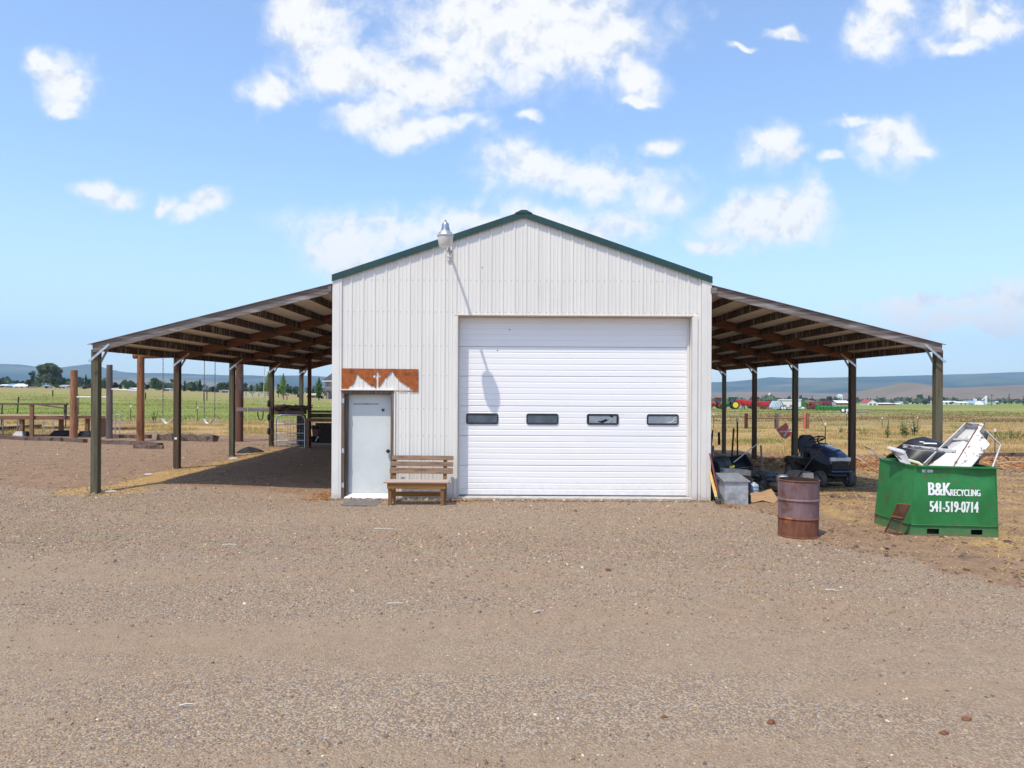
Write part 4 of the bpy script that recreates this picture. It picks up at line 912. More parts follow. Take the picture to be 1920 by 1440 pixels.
# plank platform with its rails
PY = 29.3; T = thing('wooden_platform', 'long low plank platform with a rail at the left edge of the yard', 'platform', (P(60, 818, PY).x, PY, tz(P(60, 818, PY).x, PY)))
x0 = P(-120, 780, PY).x; x1 = P(134, 780, PY).x; zt_ = P(60, 779.5, PY).z; ze_ = P(60, 785.5, PY).z
part('edge_board', M().box((x0, PY-.04, ze_-.02), (x1, PY, zt_)), W['plank'], T, bevel=.006)
for k in range(4): part('deck_board', M().box((x0, PY+.005+k*.29, zt_-.045), (x1-.02, PY+.275+k*.29, zt_+.004)), W['plank_pale'], T, bevel=.005)
part('edge_board', M().box((x0, PY+1.19, ze_), (x1, PY+1.23, zt_)), W['plank'], T)
xb1 = P(196, 780, PY+.5).x
part('edge_board', M().box((x1+.22, PY+.46, ze_-.0), (xb1, PY+.50, zt_-.005)), W['plank'], T, bevel=.006)
part('deck_board', M().box((x1+.22, PY+.505, zt_-.04), (xb1, PY+.80, zt_+.002)), W['plank_pale'], T)
for xa, yb, dy in ((41.5,812,.1), (-40,815,.1), (115,815,.6), (164,812,.62), (194,812,.62)):
    q = P(xa, 800, PY+dy); part('leg', M().box((q.x-.075, PY+dy-.07, tz(q.x, PY)-.05), (q.x+.065, PY+dy+.07, ze_+.02)), W['plank'], T, bevel=.006)
q = P(60, 790, PY-.08); part('rail_post', M().box((q.x-.07, PY-.13, tz(q.x, PY)-.1), (q.x+.07, PY-.045, P(60, 757, PY).z)), W['plank'], T, bevel=.006)
zr = P(60, 755.5, PY).z
part('rail', M().box((x0, PY-.155, zr-.075), (P(129, 755, PY).x, PY-.0, zr-.0)), W['tie'], T, bevel=.008)
part('rail', M().bar((P(78,757,PY).x, PY-.17, zr-.06), (P(127,762,PY).x, PY-.17, zr-.2), .05, .05), W['tie'], T)
part('rail_post', M().box((P(126.5,0,PY).x, PY-.11, zt_-.05), (P(130,0,PY).x, PY-.02, zr-.01)), W['tie'], T)
for xa, w, g in ((39, .42, 'concrete'), (115, .62, 'black'), (163, .55, 'black'), (47, .28, 'black')):
    q = G(xa, 817); Yb = PY+.1 if xa < 60 else PY+.6; c = P(xa, 817, Yb); z = tz(c.x, Yb)
    m = M().loft([[Vector((c.x+sx*w/2*s, Yb+sy*w/2*s, z+zz)) for sx, sy in ((-1,-1),(1,-1),(1,1),(-1,1))] for s, zz in ((1,-.05),(.97,.06),(.62,.22))])
    solo('footing_block', m, W['concrete'] if g == 'concrete' else W['black_matt'], {39:'pale concrete footing block under the left platform leg',115:'large dark footing block under the platform beside the orange pole',163:'dark footing block under the platform near the front left post',47:'small dark footing block beside the pale concrete one'}[xa], 'block', (c.x, Yb, z), bevel=.01)
# steel uprights of play frames beyond the platform
def hoop(xa, xb, yt, yb_, Y, label, mt):
    p = [P(xa, yb_, Y), P(xa, yt+2, Y), P(xa+1, yt, Y), P(xb-1, yt, Y), P(xb, yt+2, Y), P(xb, yb_, Y)]
    p[0].z = tz(p[0].x, Y)-.1; p[-1].z = tz(p[-1].x, Y)-.1
    solo('steel_hoop', M().tube(p, .024, 8), mt, label, 'hoop', ground(p[0]), 'grey steel hoops in the play yard', smooth=True)
blue_steel = mat('blue_grey_steel', (.20,.27,.32), (.28,.34,.38), scale=8, rough=.5, metal=.2)
hoop(5.5, 33, 783, 815, 30.8, 'blue-grey steel hoop under the platform at the left picture edge', blue_steel)
hoop(82, 100, 783, 818, 31.2, 'thin grey steel hoop under the middle of the platform', W['galv_dull'])
hoop(216, 224.5, 778, 810, 31.5, 'small grey steel hoop right of the grey pole', W['galv_dull'])
# border timbers
def timber(xa, ya, xb, yb_, label, h=.15, w=.2, rough=.012):
    p0, p1 = G(xa, ya), G(xb, yb_); d = (p1-p0); n = 12; s = Vector((-d.y, d.x, 0)).normalized()*w/2; rings = []
    for i in range(n+1):
        q = p0+d*i/n; q.z = tz(q.x, q.y); j = lambda: random.uniform(-rough, rough)
        rings.append([q-s+Vector((j(),j(),-.06)), q+s+Vector((j(),j(),-.06)), q+s*.96+Vector((j(),j(),h+j())), q-s*.96+Vector((j(),j(),h+j()))])
    solo('border_timber', M().loft(rings), W['tie'], label, 'timber', p0, 'dark border timbers lying round the play yard')
timber(-60, 823, 17, 823, 'dark border timber cut by the left picture edge', .12)
timber(18, 823.5, 160, 830, 'long brown border timber in front of the plank platform', .13)
timber(184, 831, 301, 838, 'long dark border timber right of the front left roof post', .14)
timber(253, 840.5, 306, 841.5, 'short split timber lying in front of the longer one near the second roof post', .09, .14, .03)
timber(-40, 812, 75, 804, 'dark timber behind the legs of the plank platform', .22)
timber(76, 804.5, 140, 804, 'thin timber behind the platform beside the orange pole', .12)
timber(205, 806, 262, 806, 'thin timber behind the grey pole', .12)
timber(212, 821, 282, 822, 'dark timber behind the foot of the tall red-brown pole', .14)
timber(298, 825, 404, 828, 'thick rotten black log beyond the second roof post', .23, .3, .05)
# fence posts and small things
def tpost(px, top, base, Y, label, mt=None, cap=True, lean=0.0, group='steel T-posts of the wire fence', w=.035):
    q = P(px, base, Y); z0 = tz(q.x, Y); z1 = P(px, top, Y).z
    T = thing('fence_post', label, 'post', (q.x, Y, z0), group)
    t = Vector((q.x+lean, Y, z1)); b = Vector((q.x, Y, z0-.2))
    m = M().bar(b, t, w, .008, (0,1,0)).bar(b, t, .008, w, (0,1,0))
    part('shaft', m, mt or W['tpost'], T)
    if cap: part('cap', M().box((t.x-.03, Y-.028, z1-.10), (t.x+.03, Y+.028, z1+.02)), W['white'], T, bevel=.008)
    return T
tpost(244.5, 760.5, 789.5, 44, 'T-post with white cap in the meadow left of the tall red-brown pole', lean=.03)
tpost(369, 763, 795, 44, 'T-post with white cap in the meadow between the two swings', lean=.06)
tpost(367.5, 752, 775, 58, 'plain thin post in the meadow just left of the capped one', W['post_brown'], False, .02)
tpost(32, 744, 754, 52, 'dark leaning stub post behind the rail of the platform', W['black_matt'], False, .12, w=.09)
tpost(99, 731.5, 738, 120, 'dark stub post far out in the left meadow', W['black_matt'], False, .0, w=.2)
tpost(273, 736, 744, 110, 'dark stub post far out in the meadow right of the tall red-brown pole', W['black_matt'], False, .0, w=.16)
tpost(382.5, 736.5, 745, 110, 'left one of two dark stub posts in the meadow behind the second swing', W['black_matt'], False, .0, w=.18)
tpost(388, 734, 745, 110, 'right one of two dark stub posts in the meadow behind the second swing', W['black_matt'], False, .0, w=.14)
tpost(2, 758, 778, 36, 'dark leaning post at the left picture edge under the rail', W['tpost'], False, .06, w=.06)
tpost(122.5, 762, 777, 36, 'dark post behind the right end of the platform rail', W['tpost'], False, .05, w=.05)
tpost(146, 745, 778, 34, 'thin dark post right of the orange pole', W['tpost'], False, .04, w=.03)
# black cloth heap
c = G(466, 848); rings = []
m = M(); n = 18; k = 6
for i in range(k):
    t = i/(k-1); rings.append([Vector((c.x+math.cos(a)*.42*(1-t**1.6)*(1+.25*math.sin(3*a+1)), c.y+math.sin(a)*.3*(1-t**1.6)*(1+.2*math.sin(2*a)), c.z-.02+.2*t*(1+.3*math.sin(4*a)*(1-t)))) for a in [2*math.pi*j/n for j in range(n)]])
solo('tarp_heap', m.loft(rings), W['black_matt'], 'crumpled heap of black cloth on the dirt beyond the third roof post', 'tarp', c, smooth=True)
# pale rocks near the front left post
def rock(px, py, s, mt, label, cat='rock', name='rock', group=None, flat=.45):
    c = G(px, py); n = 10; rings = []; ph = random.uniform(0, 6)
    for zz, rr in ((-.1,.9),(.25,1.0),(.7,.75),(1.0,.3)):
        rings.append([Vector((c.x+math.cos(a)*s*rr*(1+.18*math.sin(2*a+ph)+.1*math.sin(5*a+ph)), c.y+math.sin(a)*s*.7*rr*(1+.15*math.sin(3*a+ph)), c.z+s*flat*zz*(1+.15*math.sin(3*a+2*ph)))) for a in [2*math.pi*j/n for j in range(n)]])
    return solo(name, M().loft(rings), mt, label, cat, c, group, smooth=False)
pale = mat('pale_rock', (.40,.35,.29), (.50,.45,.39), scale=9, rough=.9)
rock(205, 922, .14, pale, 'flat pale rock in the straw by the front left post', flat=.22)
rock(438, 862, .14, pale, 'grey rock at the foot of the third roof post')
rock(280, 890, .12, pale, 'flat pale rock between the first and second roof posts', flat=.25)
clod = mat('brown_clod', (.12,.045,.02), (.20,.085,.045), scale=25, rough=.95, bump=.006)
for i, (px, py, s) in enumerate(((1079,959,.055), (1139,1070,.052), (1446,1356,.042), (1770,1376,.036), (1812,1350,.040), (1245,1345,.03), (1477,1020,.03), (826,1009,.03))):
    rock(px, py, s*.75, clod, ['brown clod on the gravel just in front of the roll-up door','brown clod alone in the middle of the yard, right of centre','reddish clod near the bottom picture edge, straight below the rusty drum','dark brown clod in the bottom right of the yard, lowest of the right-hand pair','reddish clod in the bottom right of the yard, upper one of the right-hand pair','small dark clod near the bottom picture edge, left of the one below the drum','small clod on the ground right before the foot of the rusty drum','small clod on the gravel just in front of the bench'][i], 'clod', 'dirt_clod', 'brown clods scattered on the gravel', .7)
for i, (px, py, L_, a_) in enumerate(((740,1135,.16,.1),(722,994,.34,-.15),(350,1327,.09,.3),(430,1024,.2,.05),(1010,1150,.12,.5),(1560,1110,.14,-.3))):
    c = G(px, py, .02); d = Vector((math.cos(a_), math.sin(a_), 0))*L_/2
    solo('dry_stalk', M().tube([c-d, c+Vector((0,0,.008)), c+d], .006, 5, .003), W['rope'], ['pale dry stalk on the gravel a few steps in front of the bench','longest pale stalk on the gravel, just before the entrance','short pale stalk low in the left foreground gravel','pale stalk on the gravel left of the workshop front','pale stalk on the gravel below the left part of the roll-up door','pale stalk on the gravel in front of the rusty drum and bin'][i], 'stalk', c-d, 'dry stalks scattered on the gravel')
# pen at the back of the left lean-to
PG = 24.95
def pz(y, Y): return P(540, y, Y).z
xb = P(580, 800, PG).x; zb = tz(xb, PG)
T = thing('pen_post', 'slim red-brown post from the ground to the left roof, right of the silver gate', 'post', (xb, PG, zb))
part('shaft', M().box((xb-.055, PG-.05, zb-.2), (xb+.055, PG+.05, 3.62)), W['red_post'], T, bevel=.006)
part('lower_sleeve', M().box((xb-.085, PG-.10, zb-.1), (xb+.02, PG-.055, pz(790, PG))), W['plank'], T, bevel=.005)
g0, g1 = P(518.5, 838, PG).x, P(572.5, 838, PG).x
T = thing('pen_gate', 'silver tubular gate with round corners under the left lean-to', 'gate', (g0, PG, zb))
zt2, zb2 = pz(778, PG), pz(839.5, PG); r_ = .16; Yg = PG-.06
fr = [(g0, zb2), (g0, zt2-r_), (g0+r_*.3, zt2-r_*.3), (g0+r_, zt2), (g1-r_, zt2), (g1-r_*.3, zt2-r_*.3), (g1, zt2-r_), (g1, zb2), (g0, zb2)]
part('frame', M().tube([(x, Yg, z) for x, z in fr], .024, 8), W['galv'], T, smooth=True)
for y in (795, 812, 825.5): part('rail', M().tube([(g0, Yg, pz(y, PG)), (g1, Yg, pz(y, PG))], .018, 8), W['galv'], T, smooth=True)
m = M()
for k in range(1, 10): x = g0+(g1-g0)*k/10; m.tube([(x, Yg+.02, zb2), (x, Yg+.02, zt2-.02)], .004, 4, cap=False)
for k in range(1, 11): z = zb2+(zt2-zb2)*k/11; m.tube([(g0, Yg+.02, z), (g1, Yg+.02, z)], .004, 4, cap=False)
part('wire_mesh', m, W['galv_dull'], T)
for z in (zb2+.2, zt2-.3): part('hinge', M().tube([(g0-.08, Yg, z), (g0, Yg, z)], .014, 6), W['galv_dull'], T)
# plank rails and panels
def plank(name, xa, xb_, ya, yb_, Y, mt, label, cat='plank', th=.05, group=None):
    a, b = P(xa, ya, Y), P(xb_, yb_, Y)
    return solo(name, M().box((min(a.x,b.x), Y, min(a.z,b.z)), (max(a.x,b.x), Y+th, max(a.z,b.z))), mt, label, cat, (min(a.x,b.x), Y, min(a.z,b.z)), group, bevel=.008)
plank('plank_rail', 443, 507, 764.5, 771.5, 25.3, W['plank_grey'], 'grey weathered plank rail from the thick pole to the fourth roof post', th=.1)
T = thing('brush_pile', 'dark brushwood and boards piled on a beam above the silver gate', 'brushwood', (P(540,775,25.6).x, 25.6, pz(776, 25.6)))
part('beam', M().box((P(515,0,25.5).x, 25.5, pz(777,25.5)), (P(576,0,25.5).x, 25.7, pz(770,25.5))), W['tie'], T, bevel=.01)
m = M()
for k in range(150):
    x = random.uniform(P(512,0,25.6).x, P(574,0,25.6).x); z = random.uniform(pz(770,25.6), pz(760.5,25.6)); L_ = random.uniform(.12, .5)
    a = random.uniform(-.25, .25); y = random.uniform(25.45, 26.2); m.bar((x-L_/2, y, z-a*L_/2), (x+L_/2, y+random.uniform(-.15,.15), z+a*L_/2), .03, .03)
part('sticks', m, W['tie'], T, kind='stuff')
plank('stall_board', 556.5, 573, 778, 836, 25.9, mat('dark_board', (.03,.032,.036), (.055,.055,.06), scale=3, stretch=Z_GRAIN, rough=.9), 'tall dark board standing behind the silver gate', 'board')
plank('plank_rail', 582, 640, 769.5, 774, 26.2, W['plank_grey'], 'grey plank rail behind the red-brown post at the workshop side')
plank('plank_rail', 582, 640, 775.2, 783.5, 26.0, W['tie'], 'dark plank rail just below the grey one at the workshop side')
plank('plank_rail', 574, 640, 784, 791, PG-.16, W['plank'], 'reddish brown plank rail at half height right of the red-brown post')
plank('stall_board', 591, 640, 793, 831, 26.1, mat('dark_stall_board', (.045,.032,.028), (.075,.055,.05), scale=3, stretch=Z_GRAIN, rough=.9), 'dark stall board beneath the reddish rail at the workshop side', 'board')
m = M(); ym = 25.5
for k in range(9): x = P(596+k*4.2, 0, ym).x; m.tube([(x, ym, pz(831,ym)), (x, ym, pz(793,ym))], .007, 4, cap=False)
for k in range(5): m.tube([(P(594,0,ym).x, ym, pz(797+k*8,ym)), (P(634,0,ym).x, ym, pz(797+k*8,ym))], .007, 4, cap=False)
solo('wire_fence', m, W['tpost'], 'dark wire panel in front of the stall board by the workshop wall', 'panel', (P(610,0,ym).x, ym, tz(P(610,0,ym).x, ym)))
bc = P(591.5, 812, 25.2); T = thing('feed_bucket', 'brown bucket with dark rim hanging by the red-brown pen post', 'bucket', (bc.x, 25.2, pz(826, 25.2)))
part('pail', M().lathe([(.09,pz(817,25.2)),(.125,pz(804,25.2)),(.118,pz(804,25.2)),(.085,pz(816.5,25.2))], 18, (bc.x, 25.2, 0)), mat('brown_plastic', (.22,.085,.055), (.28,.12,.08), scale=4, rough=.5), T, smooth=True)
part('rim', M().lathe([(.128,pz(804.5,25.2)),(.14,pz(802,25.2)),(.13,pz(797,25.2)),(.11,pz(797,25.2))], 18, (bc.x, 25.2, 0)), W['black'], T, smooth=True)
part('handle', M().tube([(bc.x-.13, 25.2, pz(800,25.2)), (bc.x-.12, 25.2, pz(793,25.2)), (bc.x-.10, 25.2, pz(791,25.2))], .012, 6), W['white'], T)
part('base', M().lathe([(.15,pz(829,25.2)),(.14,pz(818,25.2)),(.08,pz(816.8,25.2))], 14, (bc.x, 25.2, 0)), W['black_matt'], T, smooth=True)
part('scoop', M().tube([(bc.x+.05, 25.05, pz(827,25)), (bc.x+.09, 25.03, pz(822,25)), (bc.x+.13, 25.0, pz(819.5,25)), (bc.x+.16, 25.0, pz(820,25))], .022, 6), W['white'], T)
for i, z in enumerate((756, 782, 808)):
    q = P(504, z, 24.95); solo('hanging_tack', M().lathe([(.03,-.12),(.05,-.08),(.055,.05),(.02,.11)], 8, q), W['black_matt'], ['small black bag hung high on the fourth roof post','small black bag hung at mid height on the fourth roof post','small black bag hung low on the fourth roof post'][i], 'bag', q-Vector((0,0,.12)), smooth=True)
# ------------------------------------------------------------------ right yard
# rusty drum
c = G(1496, 1004); T = thing('oil_drum', 'open rusty steel drum standing on the gravel before the mower', 'drum', c, local=True)
rust = mat('rusty_paint', (.145,.082,.084), (.205,.125,.128), scale=3.5, stretch=(2,2,.5), rough=.7, bump=.0015, c3=(.12,.042,.022), pscale=2.6, pstretch=(1,1,1.0), plo=.54, phi=.68)
rust_low = mat('deep_rust', (.13,.045,.022), (.20,.075,.04), scale=6, stretch=(2,2,.7), rough=.85, bump=.002, c3=(.36,.12,.025), pscale=3.5, plo=.58, phi=.68)
R_ = .288
def seg(z0, z1, n=5): return [(R_+.0015*math.sin(9*(z0+(z1-z0)*i/n)), z0+(z1-z0)*i/n) for i in range(n+1)]
def ring(z): return [(R_, z-.022), (R_+.007, z-.012), (R_+.013, z), (R_+.007, z+.012), (R_, z+.022)]
part('lower_shell', M().lathe([(R_-.03,.012),(R_,.012),(R_+.006,.0),(R_+.008,.012),(R_,.022)]+seg(.03,.24)+ring(.275), 40), rust_low, T, smooth=True)
part('upper_shell', M().lathe(seg(.298,.51)+ring(.545)+seg(.568,.80)+[(R_,.815),(R_+.008,.825),(R_+.007,.838),(R_-.004,.838)], 40, cap=False), rust, T, smooth=True)
part('inside', M().lathe([(R_-.004,.836),(R_-.008,.80),(R_-.008,.10),(.0,.10)], 40, cap=False), mat('shaded_rust_inside', (.02,.013,.011), (.05,.03,.022), scale=5, rough=.95), T, smooth=True)  # rust taken almost to black: the dark of the opening is painted in
part('rim', M().lathe([(R_+.0085,.824),(R_+.012,.832),(R_+.008,.841),(R_-.006,.841)], 40, cap=False), W['rust_iron'], T, smooth=True)
for o in T.children:
    for v in o.data.vertices:       # knocks and dents
        a = math.atan2(v.co.y, v.co.x); v.co.x *= 1+.012*math.sin(2*a+4*v.co.z)+.008*math.sin(5*a-3*v.co.z); v.co.y *= 1+.012*math.sin(2*a+4*v.co.z)
T.rotation_euler = (0, .012, .4)

def sheet(m, pts, th=.02):
    p = [Vector(q) for q in pts]; n = (p[1]-p[0]).cross(p[-1]-p[0]).normalized()*th; k = len(p)
    m.add(p+[q+n for q in p], [tuple(range(k)), tuple(range(2*k-1, k-1, -1))]+[((i+1)%k, i, k+i, k+(i+1)%k) for i in range(k)]); return m
# scrap bin
A, B, C_ = G(1706, 1004), G(1872.6, 1007.5), G(1638.5, 981)
Dk = B+C_-A; Hh = 1.02
fx = (B-A).normalized(); sx = (C_-A).normalized(); up = Vector((0,0,1))
wl = mat('white_lettering', (.80,.81,.80), rough=.6)
grn = mat('green_bin_paint', (.016,.15,.034), (.026,.20,.052), scale=2.6, rough=.5, spec=.4, c3=(.055,.105,.045), pscale=4.5, plo=.56, phi=.70, bump=.002)
T = thing('scrap_bin', 'green steel recycling bin full of scrap, with white lettering', 'bin', A)
tA, tB, tC = P(1717, 875, A.y+.03), P(1868.5, 879, B.y+.03), P(1650.5, 861, C_.y-.02)
tD = tB+(tC-tA)
def wall(p, q, tp, tq, dent, name, nrm):
    """a steel side, dented and bellied a little"""
    nu, nv = 14, 10; vs = []; th = .012
    for layer in (0, 1):
        for j in range(nv+1):
            for i in range(nu+1):
                a, b = i/nu, j/nv; w = (p*(1-a)+q*a)*(1-b)+(tp*(1-a)+tq*a)*b
                vs.append(w+nrm*(dent(a, b)-th*layer))
    k = (nu+1)*(nv+1); fs = []
    for j in range(nv):
        for i in range(nu):
            x = j*(nu+1)+i; fs.append((x, x+1, x+nu+2, x+nu+1)); fs.append((k+x+nu+1, k+x+nu+2, k+x+1, k+x))
    for i in range(nu): fs.append((nv*(nu+1)+i, nv*(nu+1)+i+1, k+nv*(nu+1)+i+1, k+nv*(nu+1)+i)); fs.append((i+1, i, k+i, k+i+1))
    for j in range(nv): fs.append(((j+1)*(nu+1), j*(nu+1), k+j*(nu+1), k+(j+1)*(nu+1))); x = j*(nu+1)+nu; fs.append((x, x+nu+1, k+x+nu+1, k+x))
    return part(name, M().add(vs, fs), grn, T, smooth=True)
nf = (-sx-fx*(-sx).dot(fx)).normalized(); ns = (-fx-sx*(-fx).dot(sx)).normalized()
zf = .16
A1, B1, C1, D1 = [p+(t-p)*zf/1.02 for p, t in ((A,tA),(B,tB),(C_,tC),(Dk,tD))]
dent_f = lambda a, b: .02*math.sin(a*3.1)*math.sin(b*3.1)-.05*math.exp(-((a-.45)/.45)**2-((b-.86)/.10)**2)*a*1.4+.012*math.sin(a*9+b*4)*b
wall(A1, B1, tA, tB, dent_f, 'front_wall', nf)
wall(C1, A1, tC, tA, lambda a, b: .025*math.sin(a*3.1)*math.sin(b*3.1)+.01*math.sin(a*7-b*5)*b, 'side_wall', ns)
wall(B1, D1, tB, tD, lambda a, b: .02*math.sin(a*3.1)*math.sin(b*3.1), 'side_wall', -ns)
wall(D1, C1, tD, tC, lambda a, b: .02*math.sin(a*3.1)*math.sin(b*3.1), 'back_wall', -nf)
part('floor', M().add([A1,B1,D1,C1], [(0,1,2,3)]), grn, T)
# base skirt with fork pockets
def skirt(p, q, p1, q1, pockets, nrm):
    st = [0]+[e for pk in pockets for e in pk]+[1]; m = M()
    for i, (a, b) in enumerate(zip(st, st[1:])):
        lo0, lo1 = p*(1-a)+q*a, p*(1-b)+q*b; hi0, hi1 = p1*(1-a)+q1*a, p1*(1-b)+q1*b
        if i % 2 == 0: quads_ = [(0, 1)]
        else: quads_ = [(0, .18), (.66, 1)]
        for t0, t1 in quads_:
            v = [lo0*(1-t0)+hi0*t0, lo1*(1-t0)+hi1*t0, lo1*(1-t1)+hi1*t1, lo0*(1-t1)+hi0*t1]
            m.add(v+[x-nrm*.01 for x in v], [(0,1,2,3),(7,6,5,4),(0,4,5,1),(2,6,7,3)])
    return part('base_skirt', m, grn, T)
skirt(A, B, A1, B1, [(.19,.33),(.69,.82)], nf); skirt(C_, A, C1, A1, [], ns); skirt(B, Dk, B1, D1, [], -ns); skirt(Dk, C_, D1, C1, [], -nf)
part('fork_pocket', M().box((A.x+.1, A.y+.03, A.z+.02), (B.x-.05, C_.y-.05, A.z+.14)), W['void'], T)
part('weld_seam', M().tube([A1+nf*.012, B1+nf*.012], .008, 5).tube([C1+ns*.012, A1+ns*.012], .008, 5), grn, T)
dr = [t+Vector((0,0,.01)) for t in (tA,tB,tD,tC)]
wear(grn, (.13,.06,.03), 5.0, .60, .66, .85, (1,1,.6)); wear(grn, (.06,.22,.09), 9, .60, .72, .6, (1,1,.4)); wear(wl, (.05,.22,.08), 16, .58, .66, .8)
splash(grn, .3, .5, (.20,.15,.10))
part('top_lip', M().bar(dr[0]+nf*.012, dr[1]+nf*.012+fx*.02, .045, .022).bar(dr[3]+ns*.0, dr[0]+ns*.012, .045, .022).bar(dr[1], dr[2], .045, .022).bar(dr[2], dr[3], .045, .022), grn, T)
Rm = Matrix((fx, (tA-A).normalized(), nf)).transposed(); Re = Rm.to_euler()
def on_front(px, py, off=.035):
    u = (px-1711)/(1870.5-1711); v = (1005.5-py)/(1005.5-876.5); return (A*(1-u)+B*u)*(1-v)+(tA*(1-u)+tB*u)*v+nf*off
def mw(p0, p1): return (on_front(p0, 930)-on_front(p1, 930)).length
LT = [lettering('B&K', T, wl, on_front(1759, 918.5), Re, .275, width=mw(1739, 1780), offset=.0)]
LT.append(lettering('RECYCLING', T, wl, on_front(1808.5, 923.5), Re, .14, width=mw(1780.5, 1837), offset=.0))
LT.append(lettering('541-519-0714', T, wl, on_front(1788, 951), Re, .23, width=mw(1742, 1833), offset=.0))
LT.append(lettering('BC 020', T, wl, on_front(1735, 884.5, .02), Re, .06, width=mw(1725, 1745), offset=.0005))
for o in LT:                                    # stencilled: every letter follows the dented sheet
    mt_ = Matrix.LocRotScale(o.location, o.rotation_euler, o.scale); wN = (B-A).length
    bm = bmesh.new(); bm.from_mesh(o.data); bmesh.ops.triangulate(bm, faces=bm.faces); bmesh.ops.subdivide_edges(bm, edges=[e for e in bm.edges if e.calc_length() > .05], cuts=1); bm.to_mesh(o.data); bm.free()
    n0 = len(o.data.vertices); hsz = max(v.co.y for v in o.data.vertices)*.075
    bm = bmesh.new()                              # heavy strokes: the letter laid down three times, a hair apart
    for k in (-1, 0, 1):
        bm.from_mesh(o.data); bm.verts.ensure_lookup_table()
        for v in bm.verts[-n0:]: v.co.x += k*hsz/o.scale.x; v.co.z += .0006*(k+1)
    bm.to_mesh(o.data); bm.free()
    for v in o.data.vertices:
        p = mt_ @ v.co + A; u = (p-A).dot(fx)/wN; b_ = (p.z-A1.z)/(tA.z-A1.z)
        base = (A1*(1-u)+B1*u)*(1-b_)+(tA*(1-u)+tB*u)*b_
        p = p+nf*((base-p).dot(nf)+dent_f(u, b_)+.004+v.co.z); v.co = p-A
    o.location = (0,0,0); o.rotation_euler = (0,0,0); o.scale = (1,1,1)
# grate leaning on the bin
g = [G(1659, 998), G(1680, 1003.5), None, None]; g[2] = P(1706, 947, A.y-.12); g[3] = P(1683.5, 944.5, A.y-.02)
T = thing('metal_grate', 'rusty mesh grate leaning against the left side of the green bin', 'grate', g[0])
m = M()
for p, q in zip(g, g[1:]+g[:1]): m.tube([p, q], .011, 6)
part('frame', m, W['rust_iron'], T)
m = M()
for k in range(1, 9): t = k/9; m.tube([g[0]*(1-t)+g[1]*t, g[3]*(1-t)+g[2]*t], .004, 4, cap=False)
for k in range(1, 20): t = k/20; m.tube([g[0]*(1-t)+g[3]*t, g[1]*(1-t)+g[2]*t], .004, 4, cap=False)
part('mesh', m, W['tpost'], T)
part('plate', sheet(M(), [g[0]*.5+g[3]*.5+Vector((0,-.012,0)), g[1]*.5+g[2]*.5+Vector((0,-.012,0)), g[2]+Vector((0,-.012,0)), g[3]+Vector((0,-.012,0))], .004), mat('rusty_dark_plate', (.07,.035,.022), (.12,.055,.03), scale=6, rough=.9), T)
part('cross_strip', M().bar(g[0]*.45+g[3]*.55, g[1]*.45+g[2]*.55, .02, .05, (0,-1,.3)), W['rust_iron'], T)

# what is in the bin
wht = mat('chipped_white_enamel', (.52,.505,.49), (.60,.585,.57), scale=3, rough=.45, c3=(.07,.055,.05), pscale=9, plo=.60, phi=.64)
whs = mat('white_steel', (.46,.44,.42), (.56,.54,.52), scale=4, rough=.45, c3=(.25,.16,.11), pscale=5, plo=.58, phi=.70)
wear(wht, (.09,.06,.045), 13, .57, .62, .9)
YB = (A.y+C_.y)/2
# open white cabinet (tray with raised sides)
T = thing('steel_cabinet', 'open white steel cabinet shell lying tilted in the green bin', 'cabinet', P(1765, 880, YB))
q0, q1, q2, q3 = P(1725, 885, YB-.05), P(1790, 884, YB-.30), P(1839, 803, YB-.10), P(1811, 801.5, YB+.15)
nb = (q1-q0).cross(q3-q0).normalized(); nb = nb if nb.y < 0 else -nb
part('back_panel', sheet(M(), [q0,q1,q2,q3], .015), whs, T)
hgt = nb*.12
part('side_panel', sheet(M(), [q0,q3,q3+hgt,q0+hgt], .014), whs, T); part('side_panel', sheet(M(), [q1,q2,q2+hgt,q1+hgt], .05), wht, T); part('end_panel', sheet(M(), [q3,q2,q2+hgt,q3+hgt], .014), whs, T)
part('inner_rail', M().bar(q0*.3+q3*.7+hgt*.3, q1*.3+q2*.7+hgt*.3, .05, .03), wht, T)
part('door_panel', sheet(M(), [q1+hgt*1.05+(q0-q1)*.05, q2+hgt*1.05+(q3-q2)*.05+(q1-q2)*.12, P(1856, 833, YB-.45), P(1815, 882, YB-.55)], .02), wht, T)
part('hinge_line', M().tube([q1+hgt*1.1, q2+hgt*1.1+(q1-q2)*.1], .008, 5), W['rust_iron'], T)
# black tub lid
T = thing('plastic_hopper', 'black plastic mower catcher turned over in the green bin', 'hopper', P(1720, 865, YB+.2))
n = 20; rings = []
for t, zz in ((0,.0),(.12,.10),(.3,.17),(.55,.19),(.8,.13),(1,.05)):
    c0 = P(1682+t*90, 868-t*8, YB+.38-.15*t); w = .36
    rings.append([c0+Vector((0, -w*math.cos(a), (zz+.12)*math.sin(a)*1.25+.0)) for a in [math.pi*j/(n-1) for j in range(n)]])
m = M(); m.loft([[p for p in r_]+[p+Vector((0,0,-.012)) for p in r_[::-1]] for r_ in rings]); part('shell', m, W['black'], T, smooth=True)
part('rim', M().tube([rings[0][j] for j in range(n)], .014, 6).tube([r_[0] for r_ in rings], .016, 6), W['rust_iron'], T)
part('cavity', M().add([rings[0][0]+Vector((.02,.02,-.2)), rings[-1][0]+Vector((0,.02,-.2)), rings[-1][0]+Vector((0,.03,0)), rings[2][0]+Vector((0,.04,.05)), rings[0][0]+Vector((.03,.05,0))], [(0,1,2,3,4)]), W['void'], T)
